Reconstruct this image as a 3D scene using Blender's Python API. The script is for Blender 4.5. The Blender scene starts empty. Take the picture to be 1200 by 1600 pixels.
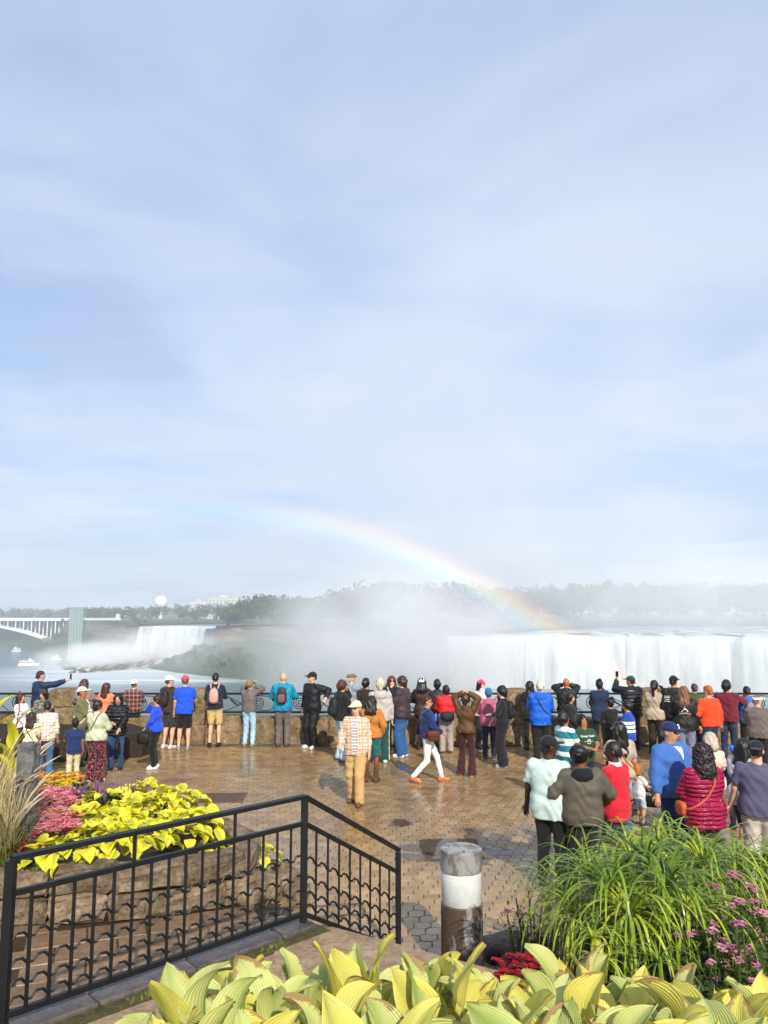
import bpy, math, random
import numpy as np
from mathutils import Vector, Matrix, noise as mnoise

R = math.radians
random.seed(7)
rng = np.random.default_rng(7)
scene = bpy.context.scene
col = scene.collection

# ------------------------------------------------------------------ camera
CAM_H = 3.4
PITCH = math.atan(155 / 1200)
cam_d = bpy.data.cameras.new('camera')
cam = bpy.data.objects.new('camera', cam_d)
col.objects.link(cam)
cam.location = (0, 0, CAM_H)
cam.rotation_euler = (math.pi / 2 + PITCH, 0, 0)
cam_d.sensor_fit = 'VERTICAL'
cam_d.sensor_height = 36
cam_d.lens = 27.0
cam_d.clip_start = 0.05
cam_d.clip_end = 12000
scene.camera = cam

# ------------------------------------------------------------------ sun and sky
SUN_EL = R(34)
ANTI_AZ = R(-16)                       # shadows fall this way, clockwise from +Y
to_sun = Vector((-math.sin(ANTI_AZ) * math.cos(SUN_EL), -math.cos(ANTI_AZ) * math.cos(SUN_EL), math.sin(SUN_EL)))
sun_d = bpy.data.lights.new('sun', 'SUN')
sun_d.energy = 5.0
sun_d.angle = R(0.6)
sun_d.color = (1.0, 0.93, 0.82)
sun = bpy.data.objects.new('sun', sun_d)
sun.rotation_euler = (-to_sun).to_track_quat('-Z', 'Y').to_euler()
sun.location = to_sun * 60
col.objects.link(sun)

world = bpy.data.worlds.new('World')
scene.world = world
world.use_nodes = True
wn, wl = world.node_tree.nodes, world.node_tree.links
wn.clear()
w_out = wn.new('ShaderNodeOutputWorld')
w_bg = wn.new('ShaderNodeBackground')
w_bg.inputs['Strength'].default_value = 0.118
sky = wn.new('ShaderNodeTexSky')
sky.sky_type = 'NISHITA'
sky.sun_disc = False
sky.sun_elevation = SUN_EL
sky.sun_rotation = math.atan2(to_sun.x, to_sun.y)
sky.air_density = 1.0
sky.dust_density = 2.0
w_tc = wn.new('ShaderNodeTexCoord')
w_sep = wn.new('ShaderNodeSeparateXYZ')
wl.new(w_tc.outputs['Generated'], w_sep.inputs[0])
def wmath(op, a, b=None, clamp=False):
    n = wn.new('ShaderNodeMath'); n.operation = op; n.use_clamp = clamp
    for i, v in enumerate((a, b)):
        if v is None: continue
        if isinstance(v, (int, float)): n.inputs[i].default_value = v
        else: wl.new(v, n.inputs[i])
    return n.outputs[0]
zz = wmath('ADD', wmath('ABSOLUTE', w_sep.outputs['Z']), 0.10)
w_cmb = wn.new('ShaderNodeCombineXYZ')
wl.new(wmath('DIVIDE', w_sep.outputs['X'], zz), w_cmb.inputs[0])
wl.new(wmath('DIVIDE', w_sep.outputs['Y'], zz), w_cmb.inputs[1])
def wnoise(scale, detail, rough, dist=0.0, off=(0, 0, 0), sc=(1, 1, 1)):
    mp = wn.new('ShaderNodeMapping'); mp.inputs['Location'].default_value = off; mp.inputs['Scale'].default_value = sc
    wl.new(w_cmb.outputs[0], mp.inputs[0])
    n = wn.new('ShaderNodeTexNoise')
    n.inputs['Scale'].default_value = scale; n.inputs['Detail'].default_value = detail
    n.inputs['Roughness'].default_value = rough; n.inputs['Distortion'].default_value = dist
    wl.new(mp.outputs[0], n.inputs['Vector'])
    return n.outputs['Fac']
def wramp(fac, stops):
    r = wn.new('ShaderNodeValToRGB')
    while len(r.color_ramp.elements) < len(stops): r.color_ramp.elements.new(0.5)
    for e, (p, c) in zip(r.color_ramp.elements, stops): e.position = p; e.color = (*c, 1)
    r.color_ramp.interpolation = 'EASE'
    wl.new(fac, r.inputs[0])
    return r.outputs[0]
def wmix(fac, a, b):
    m = wn.new('ShaderNodeMix'); m.data_type = 'RGBA'
    if isinstance(fac, (int, float)): m.inputs[0].default_value = fac
    else: wl.new(fac, m.inputs[0])
    for i, v in ((6, a), (7, b)):
        if isinstance(v, tuple): m.inputs[i].default_value = (*v, 1)
        else: wl.new(v, m.inputs[i])
    return m.outputs[2]
# a thin overcast: broad soft veils, finer wisps, long streaks low over the horizon
veil = wramp(wnoise(0.42, 4, 0.48, 0.7, (3.4, 2.1, 0)), [(0.40, (0, 0, 0)), (0.62, (1, 1, 1))])
wisp = wramp(wnoise(1.3, 5, 0.5, 0.8, (0.6, 4.4, 0), (1, 0.8, 1)), [(0.42, (0, 0, 0)), (0.74, (1, 1, 1))])
streak = wramp(wnoise(0.9, 7, 0.58, 0.3, (9.2, 2.0, 0), (0.45, 1.5, 1)), [(0.40, (0, 0, 0)), (0.62, (1, 1, 1))])
blue = wmix(0.62, sky.outputs[0], (3.7, 5.1, 7.9))
c1 = wmix(wmath('MULTIPLY', veil, 0.8), blue, (5.2, 5.9, 7.2))
c2 = wmix(wmath('MULTIPLY', wisp, 0.36), c1, (6.7, 7.2, 8.0))
c3 = wmix(wmath('MULTIPLY', streak, 0.16), c2, (7.6, 7.5, 7.6))
wl.new(c3, w_bg.inputs['Color'])
wl.new(w_bg.outputs[0], w_out.inputs[0])

vs = scene.view_settings
vs.view_transform = 'Standard'
vs.look = 'None'
vs.exposure = 0.15
vs.gamma = 1.0
vs.use_curve_mapping = False
scene.render.engine = 'CYCLES'
cy = scene.cycles
cy.use_denoising = True
cy.max_bounces = 7
cy.diffuse_bounces = 3
cy.glossy_bounces = 3
cy.transmission_bounces = 4
cy.transparent_max_bounces = 12
cy.volume_bounces = 3
cy.volume_step_rate = 1.0
cy.volume_max_steps = 96
cy.use_adaptive_sampling = True
cy.adaptive_threshold = 0.02

# ------------------------------------------------------------------ pixel helpers (directions only; depth comes from what a thing touches)
def ray(px, py):
    u = (px - 600) / 1200; v = (800 - py) / 1200
    return Vector((u, math.cos(PITCH) - v * math.sin(PITCH), math.sin(PITCH) + v * math.cos(PITCH)))
def at(px, py, Y):
    r = ray(px, py); return Vector((0, 0, CAM_H)) + r * (Y / r.y)
def ground(px, py, z=0.0):
    r = ray(px, py); return Vector((0, 0, CAM_H)) + r * ((z - CAM_H) / r.z)

# ------------------------------------------------------------------ objects
def tag(o, label=None, cat=None, group=None, kind=None):
    if label: o['label'] = label
    if cat: o['category'] = cat
    if group: o['group'] = group
    if kind: o['kind'] = kind
    return o
def sharp(o, deg=40):
    o.data.set_sharp_from_angle(angle=R(deg)); return o
def link(o, parent=None):
    col.objects.link(o)
    if parent is not None: o.parent = parent
    return o
def empty(name, loc=(0, 0, 0), rz=0.0):
    o = bpy.data.objects.new(name, None)
    o.empty_display_size = 0.2
    o.location = loc; o.rotation_euler = (0, 0, rz)
    col.objects.link(o)
    return o
def make_mesh(name, v, f, m=None, smooth=False):
    me = bpy.data.meshes.new(name)
    v = np.asarray(v, dtype=np.float32)
    if isinstance(f, np.ndarray):
        nf, k = f.shape
        me.vertices.add(len(v)); me.vertices.foreach_set('co', v.ravel())
        me.loops.add(nf * k); me.loops.foreach_set('vertex_index', f.ravel().astype(np.int32))
        me.polygons.add(nf)
        me.polygons.foreach_set('loop_start', np.arange(0, nf * k, k, dtype=np.int32))
        me.polygons.foreach_set('loop_total', np.full(nf, k, dtype=np.int32))
        me.update(calc_edges=True)
    else:
        me.from_pydata(v.tolist(), [], f)
    if smooth: me.polygons.foreach_set('use_smooth', [True] * len(me.polygons))
    if m is not None: me.materials.append(m)
    return me
def mobj(name, v, f, m=None, parent=None, smooth=False):
    return link(bpy.data.objects.new(name, make_mesh(name, v, f, m, smooth)), parent)
def dup(o, name=None, parent=None):
    c = o.copy()
    return link(c, parent)

class MB:
    """collects simple shapes into one mesh"""
    def __init__(s): s.v = []; s.f = []
    def add(s, v, f):
        n = len(s.v); s.v += [tuple(p) for p in v]; s.f += [tuple(i + n for i in q) for q in f]; return s
    def box(s, lo, hi, M=None):
        (a, b, c), (d, e, g) = lo, hi
        v = [Vector(p) for p in ((a, b, c), (d, b, c), (d, e, c), (a, e, c), (a, b, g), (d, b, g), (d, e, g), (a, e, g))]
        if M is not None: v = [M @ p for p in v]
        return s.add(v, [(0, 3, 2, 1), (4, 5, 6, 7), (0, 1, 5, 4), (1, 2, 6, 5), (2, 3, 7, 6), (3, 0, 4, 7)])
    def bar(s, p, q, w, h=None, up=(0, 0, 1)):
        """rectangular bar from p to q"""
        p, q = Vector(p), Vector(q); h = h or w
        d = (q - p).normalized(); up = Vector(up)
        if abs(d.dot(up)) > 0.98: up = Vector((0, 1, 0))
        x = d.cross(up).normalized(); y = x.cross(d).normalized()
        v = []
        for c in (p, q):
            for a, b in ((-1, -1), (1, -1), (1, 1), (-1, 1)): v.append(c + x * a * w / 2 + y * b * h / 2)
        return s.add(v, [(0, 1, 2, 3), (7, 6, 5, 4), (0, 4, 5, 1), (1, 5, 6, 2), (2, 6, 7, 3), (3, 7, 4, 0)])
    def tube(s, pts, r, n=6, caps=True):
        pts = [Vector(p) for p in pts]
        rs = r if hasattr(r, '__len__') else [r] * len(pts)
        v = []; f = []
        prev = None
        for i, p in enumerate(pts):
            t = (pts[min(i + 1, len(pts) - 1)] - pts[max(i - 1, 0)])
            t = t.normalized() if t.length > 1e-9 else Vector((0, 0, 1))
            if prev is None:
                a = Vector((0, 0, 1)) if abs(t.z) < 0.9 else Vector((1, 0, 0))
                x = t.cross(a).normalized()
            else:
                x = (prev - t * prev.dot(t)).normalized()
            prev = x; y = t.cross(x)
            for k in range(n):
                an = 2 * math.pi * k / n
                v.append(p + (x * math.cos(an) + y * math.sin(an)) * rs[i])
        for i in range(len(pts) - 1):
            for k in range(n):
                f.append((i * n + k, i * n + (k + 1) % n, (i + 1) * n + (k + 1) % n, (i + 1) * n + k))
        if caps:
            f.append(tuple(range(n - 1, -1, -1))); b = (len(pts) - 1) * n; f.append(tuple(range(b, b + n)))
        return s.add(v, f)
    def lathe(s, prof, n=24, c=(0, 0, 0)):
        v = []; f = []
        for r, z in prof:
            for k in range(n):
                a = 2 * math.pi * k / n; v.append((c[0] + r * math.cos(a), c[1] + r * math.sin(a), c[2] + z))
        for i in range(len(prof) - 1):
            for k in range(n):
                f.append((i * n + k, i * n + (k + 1) % n, (i + 1) * n + (k + 1) % n, (i + 1) * n + k))
        f.append(tuple(range(n - 1, -1, -1))); b = (len(prof) - 1) * n; f.append(tuple(range(b, b + n)))
        return s.add(v, f)
    def prism(s, poly, z0, z1):
        n = len(poly)
        v = [(x, y, z0) for x, y in poly] + [(x, y, z1) for x, y in poly]
        return s.add(v, [tuple(range(n - 1, -1, -1)), tuple(range(n, 2 * n))] + [(i, (i + 1) % n, n + (i + 1) % n, n + i) for i in range(n)])
    def build(s, name, m=None, parent=None, smooth=False): return mobj(name, s.v, s.f, m, parent, smooth)
    def mesh(s, name, m=None, smooth=False): return make_mesh(name, s.v, s.f, m, smooth)

def block_mesh(name, sx, sy, sz, m, bev=0.02, rough=0.01, seed=0):
    """a roughly dressed stone block, centred in x and y, standing on z = 0, with chamfered uneven edges"""
    r = random.Random(seed)
    v = []; f = []
    xs = [-sx / 2, -sx / 2 + bev, -sx / 6, sx / 6, sx / 2 - bev, sx / 2]
    ys = [-sy / 2, -sy / 2 + bev, 0, sy / 2 - bev, sy / 2]
    zs = [0, bev, sz * 0.35, sz * 0.68, sz - bev, sz]
    idx = {}
    nx, ny, nz = len(xs), len(ys), len(zs)
    for i in range(nx):
        for j in range(ny):
            for k in range(nz):
                e = (i in (0, nx - 1)) + (j in (0, ny - 1)) + (k in (0, nz - 1))
                if e == 0: continue
                x, y, z = xs[i], ys[j], zs[k]
                if e >= 2:
                    t = bev * (0.45 if e == 2 else 0.6)
                    if i in (0, nx - 1): x -= math.copysign(t, x)
                    if j in (0, ny - 1): y -= math.copysign(t, y)
                    if k in (0, nz - 1): z += t if k == 0 else -t
                idx[i, j, k] = len(v)
                v.append((x + r.uniform(-rough, rough), y + r.uniform(-rough, rough), max(0, z + r.uniform(-rough, rough))))
    def q(a, b, c, d):
        if all(t in idx for t in (a, b, c, d)): f.append(tuple(idx[t] for t in (a, b, c, d)))
    for i in range(nx - 1):
        for j in range(ny - 1):
            q((i, j, 0), (i, j + 1, 0), (i + 1, j + 1, 0), (i + 1, j, 0))
            q((i, j, nz - 1), (i + 1, j, nz - 1), (i + 1, j + 1, nz - 1), (i, j + 1, nz - 1))
        for k in range(nz - 1):
            q((i, 0, k), (i + 1, 0, k), (i + 1, 0, k + 1), (i, 0, k + 1))
            q((i, ny - 1, k), (i, ny - 1, k + 1), (i + 1, ny - 1, k + 1), (i + 1, ny - 1, k))
    for j in range(ny - 1):
        for k in range(nz - 1):
            q((0, j, k), (0, j, k + 1), (0, j + 1, k + 1), (0, j + 1, k))
            q((nx - 1, j, k), (nx - 1, j + 1, k), (nx - 1, j + 1, k + 1), (nx - 1, j, k + 1))
    return make_mesh(name, v, f, m)

# ------------------------------------------------------------------ materials
class NT:
    def __init__(s, name):
        s.m = bpy.data.materials.new(name); s.m.use_nodes = True
        s.n, s.l = s.m.node_tree.nodes, s.m.node_tree.links
        s.n.clear()
        s.out = s.n.new('ShaderNodeOutputMaterial')
        s.b = s.n.new('ShaderNodeBsdfPrincipled')
        s.l.new(s.b.outputs[0], s.out.inputs[0])
        s._obj = None
    def inp(s, sock, v):
        if v is None: return
        if isinstance(v, (int, float)): sock.default_value = v
        elif isinstance(v, tuple): sock.default_value = (*v, 1) if len(v) == 3 and sock.type == 'RGBA' else v
        else: s.l.new(v, sock)
    def set(s, **k):
        names = {'color': 'Base Color', 'rough': 'Roughness', 'metal': 'Metallic', 'spec': 'Specular IOR Level', 'trans': 'Transmission Weight',
                 'ior': 'IOR', 'coat': 'Coat Weight', 'sheen': 'Sheen Weight', 'normal': 'Normal', 'alpha': 'Alpha', 'sss': 'Subsurface Weight', 'emit': 'Emission Color', 'emits': 'Emission Strength'}
        for a, v in k.items(): s.inp(s.b.inputs[names[a]], v)
        return s
    def coord(s, kind='Object'):
        if kind == 'World':
            return s.n.new('ShaderNodeNewGeometry').outputs['Position']
        return s.n.new('ShaderNodeTexCoord').outputs[kind]
    def mapping(s, vec, scale=(1, 1, 1), rot=(0, 0, 0), loc=(0, 0, 0)):
        m = s.n.new('ShaderNodeMapping'); m.inputs['Scale'].default_value = scale; m.inputs['Rotation'].default_value = rot; m.inputs['Location'].default_value = loc
        s.l.new(vec, m.inputs[0]); return m.outputs[0]
    def noise(s, vec, scale=5, detail=4, rough=0.55, dist=0.0, out='Fac'):
        n = s.n.new('ShaderNodeTexNoise')
        n.inputs['Scale'].default_value = scale; n.inputs['Detail'].default_value = detail; n.inputs['Roughness'].default_value = rough; n.inputs['Distortion'].default_value = dist
        s.l.new(vec, n.inputs['Vector']); return n.outputs[out]
    def voro(s, vec, scale=5, out='Distance', feature='F1'):
        n = s.n.new('ShaderNodeTexVoronoi'); n.feature = feature; n.inputs['Scale'].default_value = scale
        s.l.new(vec, n.inputs['Vector']); return n.outputs[out]
    def wave(s, vec, scale, dist=0.0, direction='X', detail=1, prof='SIN'):
        n = s.n.new('ShaderNodeTexWave'); n.bands_direction = direction; n.wave_profile = prof
        n.inputs['Scale'].default_value = scale; n.inputs['Distortion'].default_value = dist; n.inputs['Detail'].default_value = detail
        s.l.new(vec, n.inputs['Vector']); return n.outputs['Fac']
    def ramp(s, fac, stops, interp='LINEAR'):
        r = s.n.new('ShaderNodeValToRGB'); r.color_ramp.interpolation = interp
        while len(r.color_ramp.elements) < len(stops): r.color_ramp.elements.new(0.5)
        for e, (p, c) in zip(r.color_ramp.elements, stops):
            e.position = p; e.color = (c, c, c, 1) if isinstance(c, (int, float)) else (*c, 1)
        s.l.new(fac, r.inputs[0]); return r.outputs[0]
    def math(s, op, a, b=None, clamp=False):
        n = s.n.new('ShaderNodeMath'); n.operation = op; n.use_clamp = clamp
        s.inp(n.inputs[0], a)
        if b is not None: s.inp(n.inputs[1], b)
        return n.outputs[0]
    def sep(s, vec):
        n = s.n.new('ShaderNodeSeparateXYZ'); s.l.new(vec, n.inputs[0]); return n.outputs
    def mix(s, fac, a, b, mode='MIX'):
        m = s.n.new('ShaderNodeMix'); m.data_type = 'RGBA'; m.blend_type = mode
        s.inp(m.inputs[0], fac); s.inp(m.inputs[6], a); s.inp(m.inputs[7], b); return m.outputs[2]
    def attr(s, name, out='Color'):
        n = s.n.new('ShaderNodeAttribute'); n.attribute_name = name; return n.outputs[out]
    def objrand(s): return s.n.new('ShaderNodeObjectInfo').outputs['Random']
    def hsv(s, c, h=0.5, sat=1.0, val=1.0):
        n = s.n.new('ShaderNodeHueSaturation'); s.inp(n.inputs['Hue'], h); s.inp(n.inputs['Saturation'], sat); s.inp(n.inputs['Value'], val); s.inp(n.inputs['Color'], c); return n.outputs[0]
    def bump(s, h, strength=0.3, dist=0.02):
        n = s.n.new('ShaderNodeBump'); n.inputs['Strength'].default_value = strength; n.inputs['Distance'].default_value = dist
        s.l.new(h, n.inputs['Height']); return n.outputs[0]

def stone_mat(name, dark, mid, light, scale=6, rough=0.85, bump=0.6, bdist=0.03, objvar=0.25, moss=None):
    t = NT(name); p = t.coord('World')
    a = t.noise(p, scale, 7, 0.62, 0.4)
    b = t.noise(p, scale * 4.5, 5, 0.6)
    c = t.ramp(a, [(0.28, dark), (0.5, mid), (0.74, light)])
    c = t.mix(t.ramp(b, [(0.35, 0.55), (0.6, 0.0)]), c, tuple(x * 0.45 for x in dark))
    if moss:
        mk = t.ramp(t.noise(p, scale * 0.6, 6, 0.7), [(0.52, 0), (0.66, 0.8)])
        c = t.mix(mk, c, moss)
    v = t.math('ADD', t.math('MULTIPLY', t.objrand(), objvar * 2), 1 - objvar)
    t.set(color=t.hsv(c, val=v), rough=rough, spec=0.3)
    h = t.math('ADD', a, t.math('MULTIPLY', b, 0.5))
    t.set(normal=t.bump(h, bump, bdist))
    return t.m
def plain_mat(name, color, rough=0.6, metal=0.0, var=0.12, scale=8, spec=0.5, bump=0.0):
    t = NT(name); p = t.coord('Object')
    n = t.noise(p, scale, 5, 0.6)
    c = t.hsv(tuple(color), val=t.ramp(n, [(0.3, 1 - var), (0.7, 1 + var)]) if var else 1.0)
    t.set(color=c, rough=rough, metal=metal, spec=spec)
    if bump: t.set(normal=t.bump(n, bump, 0.01))
    return t.m
def leaf_mat(name, c_in, c_out, c_dry=None, rough=0.5, trans=0.25, vein=True):
    """leaf: colour runs from rib to margin by the stored leaf coordinate, veins as fine ribs, some dry margins"""
    t = NT(name)
    uv = t.attr('leaf', 'Vector'); sx, sy, sz = t.sep(uv)
    rnd = t.objrand()
    edge = t.math('ABSOLUTE', sx)
    pos = t.coord('Object')
    n = t.noise(t.coord('World'), 9, 4, 0.6)
    f = t.math('ADD', t.math('MULTIPLY', edge, 0.55), t.math('ADD', t.math('MULTIPLY', rnd, 0.55), t.math('MULTIPLY', n, 0.5)))
    c = t.ramp(f, [(0.3, c_in), (0.95, c_out)])
    if c_dry:
        dn = t.noise(t.coord('World'), 22, 4, 0.7)
        d = t.math('ADD', t.math('MULTIPLY', edge, 0.40), t.math('ADD', t.math('MULTIPLY', sy, 0.42), t.math('ADD', t.math('MULTIPLY', dn, 0.55), t.math('MULTIPLY', t.math('SUBTRACT', t.math('FRACT', t.math('MULTIPLY', rnd, 7.31)), 0.62), 0.34))))
        c = t.mix(t.ramp(d, [(0.95, 0), (1.08, 0.85)]), c, c_dry)
    if vein:
        w = t.wave(uv, 2.6, 0.0, 'X')
        c = t.mix(t.ramp(w, [(0.0, 0.17), (0.35, 0.0)]), c, tuple(x * 0.62 for x in c_in))
        t.set(normal=t.bump(t.math('ADD', w, t.math('MULTIPLY', t.noise(t.coord('World'), 30, 4, 0.6), 1.2)), 0.4, 0.006))
    t.set(color=c, rough=rough, spec=0.35)
    tr = t.n.new('ShaderNodeBsdfTranslucent'); t.inp(tr.inputs[0], t.hsv(c, sat=1.1, val=1.1))
    mx = t.n.new('ShaderNodeMixShader'); mx.inputs[0].default_value = trans
    t.l.new(t.b.outputs[0], mx.inputs[1]); t.l.new(tr.outputs[0], mx.inputs[2]); t.l.new(mx.outputs[0], t.out.inputs[0])
    return t.m
# ================================================================== far setting
WATER_Z = -52.0
# ---- river
t = NT('river_water'); p = t.coord('World')
foam = t.ramp(t.noise(t.mapping(p, (0.006, 0.02, 1), (0, 0, 0.5)), 1.0, 8, 0.62, 0.8), [(0.5, 0.0), (0.62, 1.0)])
sx_, sy_, sz_ = t.sep(p)
# foam is carried out from the foot of the far falls
dx = t.math('ADD', sx_, 225.0); dy = t.math('SUBTRACT', sy_, 740.0)
dist = t.math('SQRT', t.math('ADD', t.math('MULTIPLY', dx, dx), t.math('MULTIPLY', t.math('MULTIPLY', dy, dy), 0.6)))
near = t.ramp(t.math('DIVIDE', dist, 190.0), [(0.3, 1.0), (0.85, 0.0)])
fm = t.math('ADD', t.math('MULTIPLY', near, 0.8), t.math('MULTIPLY', foam, t.math('ADD', near, 0.06)), True)
t.set(color=t.mix(fm, (0.055, 0.11, 0.12), (0.75, 0.8, 0.82)), rough=t.ramp(fm, [(0, 0.16), (1, 0.6)]), spec=0.5,
      normal=t.bump(t.noise(t.mapping(p, (1, 2.2, 1)), 0.35, 6, 0.65), 1.0, 1.6))
M_RIVER = t.m
tag(mobj('river', [(-1900, -400, WATER_Z), (1900, -400, WATER_Z), (1900, 2500, WATER_Z), (-1900, 2500, WATER_Z)], [(0, 1, 2, 3)], M_RIVER), kind='structure')

def fbm(x, y, z=0.0, s=1.0, o=5):
    return mnoise.fractal(Vector((x * s, y * s, z * s)), 1.0, 2.0, o)

# ---- cliff and talus material
t = NT('gorge_rock'); p = t.coord('World')
nz_ = t.sep(t.n.new('ShaderNodeNewGeometry').outputs['Normal'])[2]
lay = t.noise(t.mapping(p, (0.02, 0.02, 0.35)), 1.0, 6, 0.65)
rock = t.ramp(lay, [(0.3, (0.10, 0.075, 0.06)), (0.5, (0.22, 0.17, 0.135)), (0.7, (0.33, 0.27, 0.22))])
gr = t.ramp(t.noise(p, 0.06, 6, 0.65), [(0.35, (0.035, 0.055, 0.018)), (0.65, (0.09, 0.10, 0.035))])
t.set(color=t.mix(t.ramp(t.math('ADD', nz_, t.math('MULTIPLY', t.math('SUBTRACT', t.noise(p, 0.05, 5, 0.6), 0.5), 0.7)), [(0.45, 0.0), (0.62, 1.0)]), rock, gr), rough=0.95, spec=0.2,
      normal=t.bump(t.noise(p, 0.25, 8, 0.7), 0.8, 2.0))
M_ROCK = t.m

def cliff_band(name, rim, z_rim, z_foot, run, depth_pts, label_kind='structure', seed=0, cut=0.45):
    """terrain: a plateau behind the rim line, a rock face below it and a talus slope down to the water"""
    n = len(rim)
    rows = []
    prof = [(-1.0, 0.0), (0.0, 0.0), (0.03, -0.12), (0.05, -0.28), (0.09, -cut), (0.3, -cut - 0.15), (0.6, -0.78), (0.85, -0.94), (1.05, -1.08)]
    pts = []
    for i, (x, y) in enumerate(rim):
        a = Vector(rim[max(i - 1, 0)]); b = Vector(rim[min(i + 1, n - 1)])
        d = (b - a).normalized(); nrm = Vector((d.y, -d.x))          # towards the river
        pts.append((Vector((x, y)), nrm))
    v = []; f = []
    for i, (c, nr) in enumerate(pts):
        zr = z_rim[i] if hasattr(z_rim, '__len__') else z_rim
        for j, (s, h) in enumerate(prof):
            off = depth_pts if s < 0 else 0
            q = c + nr * (s * (run[i] if hasattr(run, '__len__') else run) if s >= 0 else -off)
            amp = 0 if s < 0 else (5.0 if s < 0.2 else 9.0)
            w = fbm(q.x, q.y, j * 11.0 + seed, 0.018) * amp
            q = q + nr * w
            z = zr + (zr - z_foot) * h + (fbm(q.x, q.y, seed + 5, 0.02) * 3 if s >= 0 else 6)
            v.append((q.x, q.y, z))
    m = len(prof)
    for i in range(n - 1):
        for j in range(m - 1): f.append((i * m + j, i * m + j + 1, (i + 1) * m + j + 1, (i + 1) * m + j))
    o = mobj(name, v, f, M_ROCK, smooth=True)
    return tag(o, kind=label_kind)
def resample(pts, step, wob=0.0, seed=0):
    out = []
    for (a, b) in zip(pts[:-1], pts[1:]):
        a, b = Vector(a), Vector(b); k = max(1, int((b - a).length / step))
        for i in range(k):
            q = a.lerp(b, i / k); out.append((q.x + fbm(q.x, q.y, seed, 0.02) * wob, q.y + fbm(q.x, q.y, seed + 9, 0.02) * wob))
    out.append(pts[-1]); return out

# ---- far bank left of the far falls (behind bridge and tower), island between the falls, shore beyond the near falls
FALL_L = at(217, 979, 930); FALL_R = at(338, 979, 800)
bank_rim = resample([(-1480, 2280), (-1150, 1900), (-820, 1650), (-560, 1330), (-430, 1120), (-330, 985), (FALL_L.x, FALL_L.y)], 26, 10, 3)
cliff_band('far_bank', bank_rim, -13.5, WATER_Z, 75, 900, seed=2, cut=0.5)
island_rim = resample([(FALL_R.x + 45, FALL_R.y + 260), (FALL_R.x, FALL_R.y), (-118, 735), (-55, 690), (0, 630), (40, 590), (60, 572)], 14, 5, 8)
cliff_band('island', island_rim, -12.5, WATER_Z, [float(np.interp(q[0], [-60, 60], [74, 22])) for q in island_rim], 260, seed=6, cut=0.42)
# ground of the plateaus behind the rims, one sheet to the horizon
gm = NT('wooded_ground'); p = gm.coord('World')
gm.set(color=gm.ramp(gm.noise(p, 0.02, 6, 0.6), [(0.3, (0.04, 0.055, 0.02)), (0.7, (0.10, 0.10, 0.045))]), rough=0.95)
M_LAND = gm.m
tag(mobj('far_land', [(-1890, 1340, -13.0), (-470, 1270, -13.0), (-250, 1010, -13.0), (-120, 900, -13), (-60, 860, -13), (90, 640, -13), (160, 830, -13), (600, 800, -11), (1890, 800, -9), (1890, 2490, -4), (-1890, 2490, -4)],
          [(0, 1, 2, 3, 4, 5, 6, 7, 8, 9, 10)], M_LAND), kind='structure')

# ---- waterfalls
def fall_mat(name, tint):
    t = NT(name); p = t.coord('Object')
    s1 = t.noise(t.attr('flow', 'Vector'), 1.0, 7, 0.62, 0.3)
    c = t.ramp(s1, [(0.30, tuple(x * 0.78 for x in tint)), (0.5, tint), (0.68, (0.67, 0.685, 0.68))])
    t.set(color=c, rough=0.65, spec=0.25, normal=t.bump(s1, 0.6, 2.0))
    return t.m
def waterfall(name, crest, z0, z1, mat, seed, back=28, lean=5.0):
    nv = 22
    v = []; f = []; flow = []
    L = 0.0
    n = len(crest)
    for i, (x, y) in enumerate(crest):
        a = Vector(crest[max(i - 1, 0)]); b = Vector(crest[min(i + 1, n - 1)])
        d = (b - a); d.normalize(); nr = Vector((d.y, -d.x))
        if i: L += (Vector(crest[i]) - Vector(crest[i - 1])).length
        rough = fbm(L, 0, seed, 0.09) * 1.6 + fbm(L, 3, seed, 0.4) * 0.6
        for j in range(nv):
            s = j / (nv - 1)
            if j < 4:       # water sliding up to the brink
                u = (3 - j) / 3; q = Vector((x, y)) - nr * back * u; z = z0 + u * 1.2 + rough * 0.7
            else:
                k = (j - 3) / (nv - 4)
                bulge = lean * math.sqrt(k) + rough * (0.5 + 1.4 * k) + fbm(L, k * 8, seed + 4, 0.16) * 1.1 * k
                q = Vector((x, y)) + nr * bulge; z = z0 + (z1 - z0) * k ** 1.15 + rough * 0.7 * (1 - k)
            v.append((q.x, q.y, z)); flow.append((L * 0.20, s * 0.9, seed))
    for i in range(n - 1):
        for j in range(nv - 1): f.append((i * nv + j, i * nv + j + 1, (i + 1) * nv + j + 1, (i + 1) * nv + j))
    o = mobj(name, v, f, mat, smooth=True)
    at_ = o.data.attributes.new('flow', 'FLOAT_VECTOR', 'POINT'); at_.data.foreach_set('vector', np.array(flow, dtype=np.float32).ravel())
    return tag(o, kind='structure')
M_FALL = fall_mat('falling_water', (0.58, 0.61, 0.605))
waterfall('waterfall', resample([(FALL_L.x - 8, FALL_L.y + 12), (FALL_L.x + 10, FALL_L.y - 8), (-205, 880), (FALL_R.x - 12, FALL_R.y + 6)], 1.6, 6, 1), FALL_L.z, -50, M_FALL, 1.0, lean=4)
waterfall('waterfall', resample([(-170, 806), (-163, 798)], 0.8, 1, 5), -12.6, -42, M_FALL, 4.0, lean=3)
NF = [(44, 570), (95, 572), (140, 568), (190, 560), (240, 548), (290, 532), (350, 505), (440, 450)]
waterfall('waterfall', resample(NF, 1.5, 7, 2), -15.2, WATER_Z, M_FALL, 2.0, back=40, lean=7)
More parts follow.
